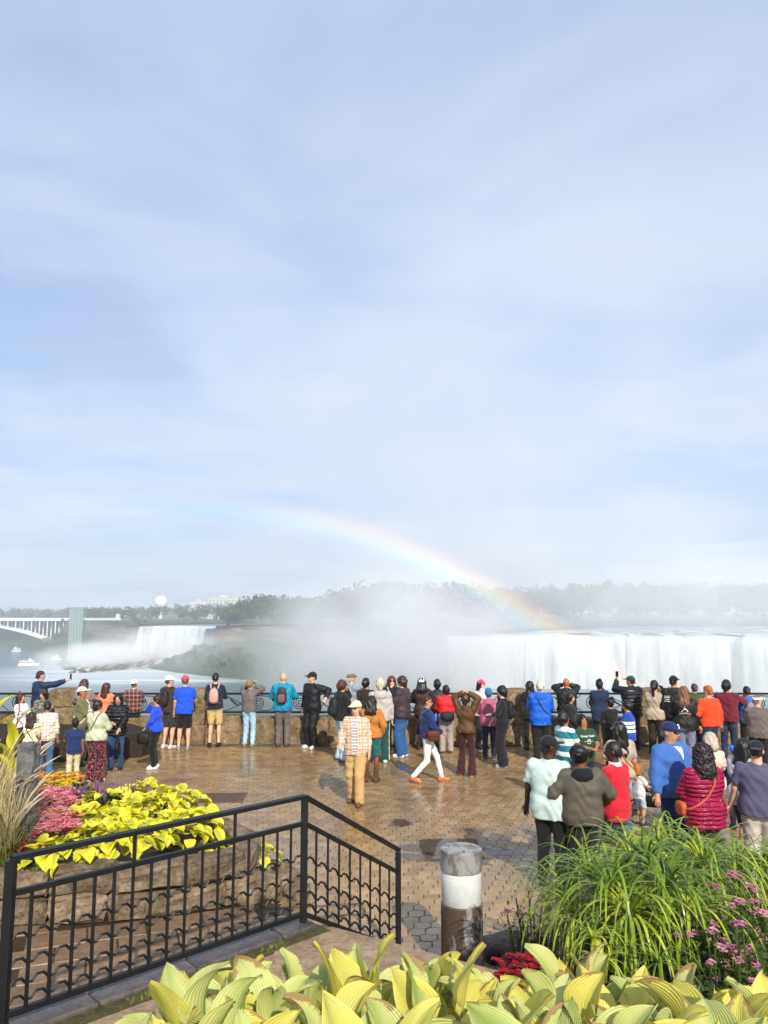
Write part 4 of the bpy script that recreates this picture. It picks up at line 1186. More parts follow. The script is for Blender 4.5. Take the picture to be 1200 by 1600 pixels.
cc = t.ramp(t.math('ADD', t.math('MULTIPLY', sz, 0.75), t.math('MULTIPLY', t.noise(t.coord('Object'), 6, 3), 0.4)), [(0.25, (0.12, 0.15, 0.03)), (0.65, (0.36, 0.30, 0.12)), (1.0, (0.58, 0.45, 0.25))])
t.set(color=cc, rough=0.7, spec=0.2); M_FEATHER = t.m
M_PLUME = foliage_mat('straw_plume', (0.50, 0.38, 0.24), (0.72, 0.58, 0.42), 0.9)
def blade_strip(V, F, p0, d, L, w, droop, n=7, rr=random):
    """one drooping grass blade as a narrow folded strip"""
    side = d.cross(Vector((0, 0, 1)));
    if side.length < 0.05: side = Vector((1, 0, 0))
    side.normalize(); p = p0.copy(); v = d.normalized(); n0 = len(V)
    for i in range(n + 1):
        s = i / n; ww = w * (0.35 + 0.65 * math.sin(math.pi * min(0.5, s * 1.6 + 0.15))) * (1 - s ** 3)
        V.append(tuple(p - side * ww / 2)); V.append(tuple(p + side * ww / 2))
        v = (v + Vector((0, 0, -droop / n * (0.4 + 1.4 * s)))).normalized(); p = p + v * L / n
    for i in range(n): F.append((n0 + 2 * i, n0 + 2 * i + 1, n0 + 2 * i + 3, n0 + 2 * i + 2))
def feather(c, seed, label, n=230, h=1.2, npl=22, lean=0.0):
    rr = random.Random(seed); o = empty('feather_grass', c); V = []; F = []
    for k in range(n):
        a = rr.uniform(0, 6.28); el = rr.uniform(0.75, 1.45)
        d = Vector((math.cos(a) * math.cos(el) + lean, math.sin(a) * math.cos(el), math.sin(el)))
        blade_strip(V, F, Vector((rr.uniform(-.1, .1), rr.uniform(-.1, .1), 0)), d, h * rr.uniform(0.6, 1.1), 0.010, rr.uniform(0.5, 1.5), 7)
    mobj('blades', V, F, M_FEATHER, o)['kind'] = 'stuff'
    for k in range(npl):
        a = rr.uniform(0, 6.28); d = Vector((math.cos(a) * 0.35 + lean, math.sin(a) * 0.35, 1)); L = h * rr.uniform(0.85, 1.2)
        pts = [d * L * s + Vector((d.x, d.y, -0.45)) * (s ** 3) * 0.5 for s in (0, .4, .65, .8, .92, 1.02)]
        b = MB(); b.tube(pts, [0.002, 0.002, 0.004, 0.012, 0.010, 0.003], 6); b.build('plume', M_PLUME, o)
    return tag(o, label, 'grass', 'feather grasses around the standing stone')
for k, (px, py, hh, ln) in enumerate(((4, 1352, 1.05, -0.08), (-25, 1330, 1.2, 0.1), (10, 1318, 1.0, -0.12), (-22, 1290, 1.15, 0.08))):
    g = ground(px, py, 0.55); feather((g.x, g.y, 0.54), 520 + k, 'straw coloured feather grass arching over beside the standing stone', h=hh, lean=ln)
# big yellow canna leaves and a red spike by the left edge
M_CANNA = leaf_mat('yellow_canna_leaf', (0.42, 0.42, 0.02), (0.72, 0.66, 0.03), (0.35, 0.28, 0.05), 0.45, 0.35)
CM = [leaf_mesh('leaf', 0.50 + 0.07 * k, 0.22, M_CANNA, 6, 10, 0.7 + 0.1 * k, 0.3, 0.2, 0.0, k, 0.3, 1.5) for k in range(3)]
for k, (px, py, sc) in enumerate(((-28, 1272, 1.0), (12, 1268, 0.85))):
    g = ground(px, py, 0.55); o = empty('canna', (g.x, g.y, 0.54)); rr = random.Random(k)
    b = MB(); b.tube([(0, 0, 0), (0.02, 0, 0.7 * sc), (0.05, 0, 1.45 * sc)], [0.02, 0.016, 0.008], 6); b.build('stem', M_STALK, o)
    for j in range(9):
        lf = link(bpy.data.objects.new('leaf', CM[j % 3]), o); lf.location = (0.02, 0, (0.35 + 0.11 * j) * sc); lf.rotation_euler = (0.75 + rr.uniform(-.2, .2), rr.uniform(-.3, .3), -1.0 + 2.4 * j + rr.uniform(-.4, .4)); s = 0.85 + 0.2 * rr.random(); lf.scale = (s, s, s)
    b = MB(); b.tube([(0.05, 0, 1.4 * sc), (0.08, 0, 1.7 * sc), (0.06, 0, 2.0 * sc)], 0.008, 5); b.build('flower_stem', foliage_mat('red_stem', (0.35, 0.05, 0.05), (0.5, 0.1, 0.08)), o)
    for j in range(10):
        f_ = link(bpy.data.objects.new('blossom', RD[j % 3]), o); f_.location = (0.07 + rr.uniform(-.03, .03), rr.uniform(-.03, .03), (1.55 + 0.048 * j) * sc); f_.scale = (0.6, 0.6, 0.6)
    tag(o, ('tall' if k == 0 else 'shorter') + ' canna with broad yellow leaves and a red flower spike behind the feather grass', 'plant')

# ---- right bed: papyrus, cleome, red begonia
t = NT('papyrus_blade'); n = t.noise(t.coord('World'), 5, 4, 0.6)
cc = t.ramp(t.math('ADD', t.math('MULTIPLY', n, 0.8), t.math('MULTIPLY', t.objrand(), 0.2)), [(0.3, (0.06, 0.13, 0.010)), (0.5, (0.23, 0.33, 0.02)), (0.68, (0.56, 0.58, 0.05))])
t.set(color=cc, rough=0.38, spec=0.5)
tr = t.n.new('ShaderNodeBsdfTranslucent'); t.inp(tr.inputs[0], cc); mx = t.n.new('ShaderNodeMixShader'); mx.inputs[0].default_value = 0.25
t.l.new(t.b.outputs[0], mx.inputs[1]); t.l.new(tr.outputs[0], mx.inputs[2]); t.l.new(mx.outputs[0], t.out.inputs[0])
M_PAP = t.m
def papyrus(px, py, Y, L, n, seed, label, zb=0.16, w=0.020, group='papyrus clumps in the right bed'):
    rr = random.Random(seed); q = at(px, py, Y); o = empty('papyrus', (q.x + rr.uniform(-.1, .1), q.y + rr.uniform(-.1, .1), zb))
    hd = q - o.location
    b = MB(); b.tube([(0, 0, 0), hd * 0.5 + Vector((0.02, 0, 0)), hd], [0.014, 0.011, 0.008], 6); b.build('stem', M_PAP, o)
    V = []; F = []
    for k in range(n):
        a = 2 * math.pi * k / n + rr.uniform(-.2, .2); el = rr.uniform(0.35, 1.15)
        d = Vector((math.cos(a) * math.cos(el), math.sin(a) * math.cos(el), math.sin(el)))
        blade_strip(V, F, hd, d, L * rr.uniform(0.7, 1.2), w * rr.uniform(0.7, 1.2), rr.uniform(2.6, 4.0), 12)
    mobj('blades', V, F, M_PAP, o)['kind'] = 'stuff'
    return tag(o, label, 'plant', group)
heads = [(925, 1352, 6.1, .62), (985, 1318, 6.5, .66), (1010, 1330, 5.9, .62), (1055, 1315, 6.6, .6), (1100, 1328, 6.2, .62), (1150, 1330, 6.6, .5), (1195, 1335, 6.8, .5), (880, 1385, 6.3, .52), (955, 1370, 5.6, .6), (1040, 1365, 5.5, .6), (1105, 1370, 5.9, .5), (1230, 1335, 6.8, .5), (905, 1420, 5.8, .5), (985, 1410, 5.3, .5), (1075, 1405, 5.4, .5), (1025, 1310, 6.9, .6), (1085, 1320, 7.0, .6)]
for k, (px, py, Y, L) in enumerate(heads): papyrus(px, py + 22, Y, L * 1.22, 58, 600 + k, 'green papyrus with arching umbrella of blades in the right bed')
for k, (px, py, Y, L) in enumerate(((925, 1466, 5.0, .34), (1030, 1505, 4.8, .36), (980, 1480, 5.1, .32), (1060, 1470, 5.2, .34), (940, 1500, 4.9, .3))): papyrus(px, py, Y, L, 26, 640 + k, 'young low papyrus sprouting at the foot of the tall clumps', w=0.012, group='young papyrus')
M_CLEAFD = foliage_mat('deep_green_undergrowth', (0.02, 0.045, 0.008), (0.07, 0.11, 0.02))
# rushes filling the clump below the heads
V = []; F = []
rr = random.Random(9)
for k in range(420):
    px = rr.uniform(870, 1180); g = ground(px, 1560, 0.16); Y = rr.uniform(4.7, 7.2); x = (px - 600) / 1200 * Y
    blade_strip(V, F, Vector((x, Y, 0.15)), Vector((rr.gauss(0, .25), rr.gauss(0, .25), 1)), rr.uniform(0.4, 1.0), 0.012, rr.uniform(0.2, 1.4), 5)
tag(mobj('rushes', V, F, M_CLEAFD), kind='stuff')
V = []
for k in range(5200):
    px = rr.uniform(850, 1230); Y = rr.uniform(5.0, 7.6); x = (px - 600) / 1200 * Y; z = 0.16 + rr.random() ** 0.8 * 0.95 * min(1, (px - 835) / 60)
    a = rr.uniform(0, 6.28); e = rr.uniform(-0.6, 0.9); d = Vector((math.cos(a) * math.cos(e), math.sin(a) * math.cos(e), math.sin(e))) * rr.uniform(0.04, 0.09); s_ = Vector((-math.sin(a), math.cos(a), 0)) * 0.018
    c = Vector((x, Y, z)); V += [tuple(c - d), tuple(c + s_), tuple(c + d), tuple(c - s_)]
tag(mobj('undergrowth', V, np.arange(len(V)).reshape(-1, 4), M_CLEAFD), kind='stuff')
M_CLEAF = foliage_mat('cleome_leaf', (0.035, 0.07, 0.014), (0.12, 0.17, 0.035))
M_CPINK = foliage_mat('cleome_petal', (0.52, 0.15, 0.25), (0.84, 0.48, 0.56), 0.7)
CP = [petal_cluster_mesh('blossom', 16, 0.05, 0.022, M_CPINK, 30 + k, 1.0) for k in range(4)]
def cleome(px, py, Y, seed, label, h=None, n=14, zb=0.16, group='pink cleomes', leaf=M_CLEAF, nl=1500):
    rr = random.Random(seed); q = at(px, py, Y); h = q.z - zb
    o = empty('cleome', (q.x, q.y, zb)); b = MB(); V = []
    tips = []
    for k in range(n):
        a = rr.uniform(0, 6.28); r0 = rr.uniform(0.02, 0.20); hh = h * rr.uniform(0.62, 1.02)
        p1 = Vector((r0 * math.cos(a), r0 * math.sin(a), hh)); b.tube([(0, 0, 0), (p1.x * 0.7, p1.y * 0.7, hh * 0.5), p1], 0.006, 4, False); tips.append(p1)
        m = nl // n
        s = np.random.default_rng(seed * 31 + k); tt_ = s.uniform(0.15, 0.97, m)[:, None]; c = np.array(p1)[None] * tt_ * [1, 1, 1] + s.normal(0, 0.035, (m, 3))
        d = s.normal(0, 1, (m, 3)); d[:, 2] *= 0.4; d /= np.linalg.norm(d, axis=1)[:, None]; e = np.cross(d, s.normal(0, 1, (m, 3))); e /= np.linalg.norm(e, axis=1)[:, None]
        L = s.uniform(0.02, 0.048, (m, 1)) * (1.15 - 0.5 * tt_)
        V.append(np.stack([c, c + d * L + e * L * 0.3, c + d * L * 2, c + d * L - e * L * 0.3], 1).reshape(-1, 3))
    V = np.concatenate(V)
    b.build('stems', M_CLEAF, o)['kind'] = 'stuff'
    mobj('leaves', V, np.arange(len(V)).reshape(-1, 4), leaf, o)['kind'] = 'stuff'
    for k, p1 in enumerate(tips):
        if rr.random() > 0.62: continue
        f_ = link(bpy.data.objects.new('blossom', CP[k % 4]), o); f_.location = p1; s = rr.uniform(0.4, 0.85); f_.scale = (s, s, s)
    return tag(o, label, 'flower', group)
for k, (px, py, Y) in enumerate(((1150, 1375, 5.6), (1190, 1380, 5.4), (1105, 1420, 5.2), (1140, 1450, 5.0), (1185, 1440, 4.9), (1100, 1470, 4.8), (1150, 1500, 4.6), (1195, 1510, 4.4), (1090, 1520, 4.5), (1165, 1540, 4.3), (1215, 1400, 5.6), (1125, 1395, 5.5), (1170, 1410, 5.2), (1200, 1475, 4.8), (1120, 1440, 5.1), (1080, 1450, 5.2))):
    cleome(px, py, Y, 700 + k, 'leafy pink cleome growing in front of the papyrus')
for k, (px, py, Y) in enumerate(((838, 1400, 6.9), (824, 1428, 6.8), (850, 1425, 6.6), (862, 1450, 6.3), (838, 1455, 6.5))):
    cleome(px, py, Y, 730 + k, 'thin seedy cleome with few pink flowers at the edge of the paving', n=6, group='thin cleomes by the paving', leaf=M_BRLEAF, nl=260)
for k, (px, py) in enumerate(((812, 1508), (832, 1502), (850, 1512), (822, 1522), (800, 1520))):
    q = at(px, py, 4.6); flowering('red_begonia', (q.x, q.y, q.z - 0.22), 0.16, 0.22, M_BRLEAF, RD, 12, 'dark red begonia behind the hostas below the bollard light', 'red begonias behind the hostas', 750 + k, clusters=8)
    b = MB()
# ================================================================== people
def lin(h, k=0.9):
    h = h.lstrip('#'); out = []
    for i in (0, 2, 4):
        c = int(h[i:i + 2], 16) / 255; out.append((c / 12.92 if c <= 0.04045 else ((c + 0.055) / 1.055) ** 2.4) * k)
    return tuple(out)

class Field:
    """signed distance field on a regular grid, meshed with surface nets"""
    def __init__(s, lo, hi, h):
        s.lo = np.array(lo, float); s.h = h
        n = np.ceil((np.array(hi) - s.lo) / h).astype(int) + 1
        s.n = n; s.F = np.full(n, 0.5, np.float32)
        s.ax = [(s.lo[i] + h * np.arange(n[i])).astype(np.float32) for i in range(3)]
    def sub(s, lo, hi):
        i0 = np.clip(np.floor((np.array(lo) - s.lo) / s.h).astype(int), 0, s.n - 1); i1 = np.clip(np.ceil((np.array(hi) - s.lo) / s.h).astype(int) + 1, 1, s.n)
        sl = tuple(slice(a, b) for a, b in zip(i0, i1))
        return sl, s.ax[0][sl[0]][:, None, None], s.ax[1][sl[1]][None, :, None], s.ax[2][sl[2]][None, None, :]
    def put(s, sl, d, k, op='u'):
        A = s.F[sl]
        if op == 'u':
            if k > 0:
                hh = np.maximum(k - np.abs(A - d), 0) / k; s.F[sl] = np.minimum(A, d) - hh * hh * k * 0.25
            else: s.F[sl] = np.minimum(A, d)
        else: s.F[sl] = np.maximum(A, -d)
    def cone(s, a, b, ra, rb, k=0.03, sq=(1, 1, 1), clips=(), M=None, op='u'):
        a = np.array(a, float); b = np.array(b, float); r = max(ra, rb) * max(sq) + k + 2.2 * s.h
        if M is not None:
            ends = [np.array(M @ Vector(q)) for q in (a, b)]; lo = np.minimum(*ends) - r; hi = np.maximum(*ends) + r
        else: lo = np.minimum(a, b) - r; hi = np.maximum(a, b) + r
        sl, X, Y, Z = s.sub(lo, hi)
        if 0 in s.F[sl].shape: return
        if M is not None: X, Y, Z = s.xf(X, Y, Z, M)
        px, py, pz = (X - a[0]) / sq[0], (Y - a[1]) / sq[1], (Z - a[2]) / sq[2]
        q = (b - a) / np.array(sq); L2 = max(1e-9, float(q @ q))
        t = np.clip((px * q[0] + py * q[1] + pz * q[2]) / L2, 0, 1)
        d = np.sqrt((px - q[0] * t) ** 2 + (py - q[1] * t) ** 2 + (pz - q[2] * t) ** 2) - (ra + (rb - ra) * t)
        d = d * min(1.0, min(sq) * 1.1)
        for (n, o) in clips: d = np.maximum(d, (X - o[0]) * n[0] + (Y - o[1]) * n[1] + (Z - o[2]) * n[2])
        s.put(sl, d.astype(np.float32), k, op)
    def ell(s, c, r, k=0.02, M=None, op='u', clips=()):
        c = np.array(c, float); r = np.array(r, float); m = r.max() + k + 2.2 * s.h
        cc = np.array(M @ Vector(c)) if M is not None else c
        sl, X, Y, Z = s.sub(cc - m, cc + m)
        if 0 in s.F[sl].shape: return
        if M is not None: X, Y, Z = s.xf(X, Y, Z, M)
        x, y, z = X - c[0], Y - c[1], Z - c[2]
        k0 = np.sqrt((x / r[0]) ** 2 + (y / r[1]) ** 2 + (z / r[2]) ** 2); k1 = np.sqrt((x / r[0] ** 2) ** 2 + (y / r[1] ** 2) ** 2 + (z / r[2] ** 2) ** 2) + 1e-6
        d = k0 * (k0 - 1) / k1
        for (n, o) in clips: d = np.maximum(d, (X - o[0]) * n[0] + (Y - o[1]) * n[1] + (Z - o[2]) * n[2])
        s.put(sl, d.astype(np.float32), k, op)
    def xf(s, X, Y, Z, M):
        I = np.array(M.inverted()); X, Y, Z = np.broadcast_arrays(X, Y, Z)
        return tuple(I[i, 0] * X + I[i, 1] * Y + I[i, 2] * Z + I[i, 3] for i in range(3))
    def clipz(s, z0=None, z1=None):
        Z = s.ax[2][None, None, :]
        if z0 is not None: s.F = np.maximum(s.F, z0 - Z)
        if z1 is not None: s.F = np.maximum(s.F, Z - z1)
    def wrinkle(s, amp, seed, fx=21.0, fz=27.0):
        X, Y, Z = s.ax[0][:, None, None], s.ax[1][None, :, None], s.ax[2][None, None, :]
        s.F = s.F + amp * (np.sin(fx * X + 2.2 * np.sin(13 * Z + seed) + seed) * np.sin(fz * Z + 2.5 * np.sin(11 * X + 9 * Y + seed * 1.7)) + 0.6 * np.sin(38 * Z + 24 * (X + Y) + 3 * np.sin(17 * X + seed))).astype(np.float32)
    def mesh(s):
        F = s.F; S = F < 0; n = s.n
        cnt = np.zeros(n - 1, np.int8)
        for a in (0, 1):
            for b in (0, 1):
                for c in (0, 1): cnt += S[a:n[0] - 1 + a, b:n[1] - 1 + b, c:n[2] - 1 + c]
        act = (cnt > 0) & (cnt < 8); ci = np.argwhere(act)
        idx = np.full(n - 1, -1, np.int32); idx[act] = np.arange(len(ci))
        pos = np.zeros((len(ci), 3)); num = np.zeros(len(ci))
        cor = [(a, b, c) for a in (0, 1) for b in (0, 1) for c in (0, 1)]
        vals = {q: F[ci[:, 0] + q[0], ci[:, 1] + q[1], ci[:, 2] + q[2]] for q in cor}
        for q in cor:
            for ax in range(3):
                if q[ax]: continue
                w = list(q); w[ax] = 1; w = tuple(w)
                f0, f1 = vals[q], vals[w]; m = (f0 < 0) != (f1 < 0)
                t = np.where(m, f0 / np.where(m, f0 - f1, 1), 0)
                p_ = np.array(q, float)[None].repeat(len(ci), 0); p_[:, ax] = t
                pos[m] += p_[m]; num[m] += 1
        V = s.lo + (ci + pos / num[:, None]) * s.h
        Q = []
        for ax in range(3):
            o1, o2 = [(1, 2), (2, 0), (0, 1)][ax]
            a = [slice(None)] * 3; b = [slice(None)] * 3; a[ax] = slice(0, -1); b[ax] = slice(1, None)
            ch = S[tuple(a)] != S[tuple(b)]; e = np.argwhere(ch)
            e = e[(e[:, o1] > 0) & (e[:, o2] > 0) & (e[:, o1] < n[o1] - 1) & (e[:, o2] < n[o2] - 1)]
            if not len(e): continue
            def cell(d1, d2):
                c = e.copy(); c[:, o1] -= d1; c[:, o2] -= d2; return idx[c[:, 0], c[:, 1], c[:, 2]]
            q = np.stack([cell(1, 1), cell(0, 1), cell(0, 0), cell(1, 0)], 1)
            inside_ = S[e[:, 0], e[:, 1], e[:, 2]]
            q[~inside_] = q[~inside_][:, ::-1]; Q.append(q)
        Q = np.concatenate(Q); Q = Q[(Q >= 0).all(1)]
        return V, Q

# ---- cloth materials
_cm = {}
def cloth(color, pat='plain', color2=None, color3=None):
    key = (color, pat, color2, color3)
    if key in _cm: return _cm[key]
    t = NT('cloth_' + pat); p = t.coord('Object'); sx, sy, sz = t.sep(p)
    c = lin(color); n = t.noise(p, 9, 4, 0.6); fine = t.noise(p, 120, 3, 0.6)
    base = t.hsv(c, val=t.ramp(n, [(0.3, 0.86), (0.7, 1.12)])); rough = 0.85; bump = t.math('ADD', t.math('MULTIPLY', n, 0.6), t.math('MULTIPLY', fine, 0.15)); bs = 0.6
    def lines(axis, period, width, ph=0.0):
        w = t.math('FRACT', t.math('ADD', t.math('DIVIDE', axis, period), ph)); return t.ramp(w, [(0.0, 1.0), (width, 1.0), (min(0.99, width + 0.04), 0.0)])
    round_ = t.math('ADD', sx, t.math('MULTIPLY', sy, 0.55))
    if pat == 'plaid':
        a = lines(round_, 0.115, 0.40); b = lines(sz, 0.115, 0.40)
        base = t.mix(t.math('MULTIPLY', a, 0.55), base, lin(color2)); base = t.mix(t.math('MULTIPLY', b, 0.55), base, lin(color2))
        base = t.mix(t.math('MULTIPLY', lines(round_, 0.115, 0.08, 0.35), 0.7), base, lin(color3 or color2)); base = t.mix(t.math('MULTIPLY', lines(sz, 0.115, 0.08, 0.35), 0.7), base, lin(color3 or color2))
    elif pat == 'check':
        base = t.mix(t.math('MULTIPLY', lines(round_, 0.075, 0.14), 0.75), base, lin(color2)); base = t.mix(t.math('MULTIPLY', lines(sz, 0.075, 0.14), 0.75), base, lin(color2))
    elif pat == 'stripes':
        base = t.mix(lines(sz, 0.05, 0.45), base, lin(color2))
    elif pat == 'blocks':       # broad colour blocks down the shirt
        base = t.ramp(t.math('SUBTRACT', sz, 0.85), [(0.0, lin(color2)), (0.10, lin(color2)), (0.101, lin(color)), (0.18, lin(color)), (0.181, lin(color2)), (0.30, lin(color2)), (0.301, lin(color)), (0.44, lin(color)), (0.441, lin(color2)), (0.56, lin(color2)), (0.561, lin(color))], 'CONSTANT')
    elif pat == 'bands':
        base = t.ramp(t.math('SUBTRACT', sz, 0.85), [(0.0, c), (0.20, c), (0.201, lin(color2)), (0.26, lin(color2)), (0.261, c), (0.29, lin(color2)), (0.36, lin(color2)), (0.361, c), (0.39, lin(color2)), (0.45, lin(color2)), (0.451, c)], 'CONSTANT')
    elif pat == 'print':
        v1 = t.voro(t.mapping(p, (1, 1, 1.5)), 26); base = t.mix(t.ramp(t.math('ADD', v1, t.math('MULTIPLY', n, 0.3)), [(0.42, 1.0), (0.50, 0.0)]), base, lin(color2))
        base = t.mix(t.ramp(t.voro(t.mapping(p, (1, 1, 1), (0, 0, 0), (3, 3, 3)), 21), [(0.16, 1.0), (0.22, 0.0)]), base, lin(color3 or color2))
    elif pat == 'speckle':
        base = t.mix(t.ramp(t.voro(p, 24), [(0.10, 0.9), (0.16, 0.0)]), base, lin(color2))
    elif pat == 'puffer':
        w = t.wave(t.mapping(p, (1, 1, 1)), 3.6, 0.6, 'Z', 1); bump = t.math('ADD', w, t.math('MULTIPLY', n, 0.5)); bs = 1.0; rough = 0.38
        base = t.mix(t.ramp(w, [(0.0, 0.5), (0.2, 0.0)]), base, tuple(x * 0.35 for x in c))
    elif pat == 'quilt':
        wv = t.n.new('ShaderNodeVectorMath'); wv.operation = 'ADD'
        w = t.wave(p, 5.5, 2.2, 'Z', 2); w2 = t.wave(p, 2.2, 0.4, 'X', 1); bump = t.math('MINIMUM', w, t.ramp(w2, [(0, 0.2), (0.15, 1.0)])); bs = 1.0; rough = 0.28
    elif pat == 'denim':
        base = t.mix(t.ramp(t.noise(p, 3.2, 3, 0.5), [(0.45, 0.0), (0.75, 0.5)]), base, tuple(min(1, x * 1.9 + 0.03) for x in c)); rough = 0.9
    elif pat == 'shell': rough = 0.58; bs = 0.6
    elif pat == 'cord':
        bump = t.wave(p, 40, 0, 'X'); bs = 0.2
    t.set(color=base, rough=rough, spec=0.3, normal=t.bump(bump, bs, 0.018))
    if rough > 0.7: t.set(sheen=0.15)
    _cm[key] = t.m; return t.m
_sk = {}
def skin_mat(tone):
    if tone in _sk: return _sk[tone]
    t = NT('skin'); n = t.noise(t.coord('Object'), 14, 3, 0.6)
    t.set(color=t.hsv(t.attr('skin'), val=t.ramp(n, [(0.3, 0.92), (0.7, 1.06)])), rough=0.5, spec=0.4, sss=0.06)
    t.b.inputs['Subsurface Radius'].default_value = (0.012, 0.005, 0.003)
    _sk[tone] = t.m; return t.m
_hm = {}
def hair_mat(c):
    if c in _hm: return _hm[c]
    t = NT('hair'); p = t.coord('Object'); w = t.noise(t.mapping(p, (60, 60, 7)), 1.0, 5, 0.6)
    b_ = lin(c); t.set(color=t.hsv(b_, val=t.ramp(w, [(0.3, 0.55), (0.7, 1.5)])), rough=0.42, spec=0.45, normal=t.bump(w, 0.7, 0.01)); _hm[c] = t.m; return t.m

HC = (0.0, 0.014, 1.645)
_part = {}
def hair_mesh(style, color):
    key = ('hair', style, color)
    if key in _part: return _part[key]
    h = 0.011
    f = Field((-0.26, -0.28, 1.12), (0.26, 0.22, 1.90), h)
    def face(s=1.0, z=1.605, w=0.068): f.ell((0, 0.125, z), (w * s, 0.085, 0.098), 0, op='s')
    big = {'short': 0.010, 'crop': 0.005, 'full': 0.022, 'fringe': 0.020}.get(style, 0.016)
    f.ell((0, 0.004, 1.655), (0.079 + big, 0.099 + big, 0.108 + big), 0)
    if style in ('short', 'crop', 'balding'):
        f.cone((0, -0.05, 1.60), (0, -0.045, 1.56), 0.060, 0.050, 0.03); face(1.12, 1.60, 0.075)
        f.F = np.maximum(f.F, 0.0 - (f.ax[2][None, None, :] - (1.580 + np.clip((f.ax[1][None, :, None] + 0.055) * 1.05, 0.0, 0.11))))
        if style == 'crop': f.wrinkle(0.0015, 2)
        else: f.wrinkle(0.0055, 1, 60, 40)
        if style == 'balding': f.F = np.maximum(f.F, f.ax[2][None, None, :] - 1.665)
    elif style in ('full', 'fringe'):
        f.cone((0, -0.045, 1.62), (0, -0.045, 1.55), 0.074, 0.055, 0.03)
        f.ell((0, 0.13, 1.580 if style == 'fringe' else 1.60), (0.072, 0.09, 0.088), 0, op='s')
        f.F = np.maximum(f.F, 0.0 - (f.ax[2][None, None, :] - (1.54 + np.clip((f.ax[1][None, :, None] + 0.0) * 1.1, -0.02, 0.12))))
        f.wrinkle(0.006, 3, 55, 45)
    elif style in ('long', 'verylong', 'bob', 'dreads', 'thick'):
        zb = {'long': 1.33, 'verylong': 1.20, 'bob': 1.47, 'dreads': 1.36, 'thick': 1.40}[style]
        wd = {'thick': 0.125, 'dreads': 0.105}.get(style, 0.090)
        f.cone((-0.03, -0.045, 1.64), (-0.045, -0.088, zb + 0.07), 0.082, wd - 0.02, 0.04, (1, 0.72, 1)); f.cone((0.03, -0.045, 1.64), (0.045, -0.088, zb + 0.07), 0.082, wd - 0.02, 0.04, (1, 0.72, 1))
        for s in (-1, 1): f.cone((s * 0.078, 0.01, 1.66), (s * 0.095, 0.0, max(zb + 0.05, 1.43)), 0.026, 0.022, 0.03)
        f.ell((0, 0.14, 1.60), (0.066, 0.095, 0.10), 0, op='s'); f.wrinkle(0.006 if style != 'dreads' else 0.011, 5, 75, 8)
    elif style in ('ponytail', 'bun', 'lowtail'):
        face(1.12, 1.60, 0.075)
        f.cone((0, -0.05, 1.61), (0, -0.045, 1.57), 0.060, 0.050, 0.03)
        f.F = np.maximum(f.F, 0.0 - (f.ax[2][None, None, :] - (1.55 + np.clip(f.ax[1][None, :, None] * 1.3, -0.02, 0.12))))
        if style == 'bun': f.ell((0, -0.075, 1.765), (0.052, 0.05, 0.045), 0.01)
        elif style == 'lowtail': f.cone((0, -0.10, 1.60), (0.0, -0.115, 1.40), 0.045, 0.022, 0.02)
        else: f.cone((0, -0.105, 1.70), (0, -0.14, 1.64), 0.034, 0.036, 0.01); f.cone((0, -0.14, 1.64), (0, -0.13, 1.42), 0.036, 0.016, 0.01)
        f.wrinkle(0.003, 1, 60, 30)
    elif style == 'curly':
        f.cone((0, -0.03, 1.70), (0, -0.06, 1.46), 0.135, 0.150, 0.05, (1.05, 0.86, 1)); f.ell((0, 0.16, 1.60), (0.07, 0.10, 0.10), 0, op='s')
        X, Y, Z = f.ax[0][:, None, None], f.ax[1][None, :, None], f.ax[2][None, None, :]
        f.F = f.F + (0.022 * np.sin(62 * X + 3 * np.sin(40 * Z)) * np.sin(58 * Z + 3 * np.sin(45 * X)) * np.cos(50 * Y + 2 * np.sin(38 * Z))).astype(np.float32)
    elif style == 'afro':
        f.ell((0, -0.012, 1.69), (0.108, 0.115, 0.105), 0.02); f.ell((0, 0.13, 1.585), (0.075, 0.09, 0.085), 0, op='s')
        f.F = np.maximum(f.F, 1.575 - f.ax[2][None, None, :]); f.wrinkle(0.004, 2, 90, 90)
    V, Q = f.mesh(); _part[key] = make_mesh('hair', V, Q, hair_mat(color), True); return _part[key]
def hat_mesh(style, color, color2=None):
    key = ('hat', style, color, color2)
    if key in _part: return _part[key]
    f = Field((-0.16, -0.2, 1.56), (0.16, 0.28, 1.86), 0.010)
    dn = ((0, 0, -1), (0, 0, 1.668)); 
    if style == 'cap':
        f.ell((0, 0.002, 1.662), (0.099, 0.119, 0.112), 0, clips=[dn])
        f.ell((0, 0.135, 1.680), (0.078, 0.088, 0.013), 0.008); f.ell((0, 0.002, 1.775), (0.010, 0.010, 0.008), 0.004)
        f.wrinkle(0.0015, 2)
    elif style == 'visor':
        f.ell((0, 0.002, 1.662), (0.099, 0.119, 0.112), 0, clips=[dn, ((0, 0, 1), (0, 0, 1.715))]); f.ell((0, 0.135, 1.680), (0.078, 0.088, 0.013), 0.008)
    elif style == 'beanie':
        f.ell((0, -0.006, 1.665), (0.101, 0.120, 0.132), 0, clips=[((0, 0.35, -0.94), (0, 0.1, 1.665))])
        f.cone((0, -0.10, 1.615), (0, 0.108, 1.685), 0.012, 0.012, 0.01); f.wrinkle(0.003, 4, 50, 50)
    elif style == 'flatcap':
        f.ell((0, 0.0, 1.69), (0.100, 0.122, 0.072), 0, clips=[dn]); f.ell((0, 0.07, 1.695), (0.09, 0.09, 0.032), 0.02)
    elif style == 'bow':
        f.ell((0, 0.002, 1.662), (0.099, 0.119, 0.112), 0, clips=[dn]); f.ell((0, 0.135, 1.680), (0.078, 0.088, 0.013), 0.008)
        for s in (-1, 1): f.ell((s * 0.085, -0.01, 1.76), (0.055, 0.03, 0.045), 0.012)
    V, Q = f.mesh(); _part[key] = make_mesh('hat', V, Q, cloth(color, 'plain'), True); return _part[key]
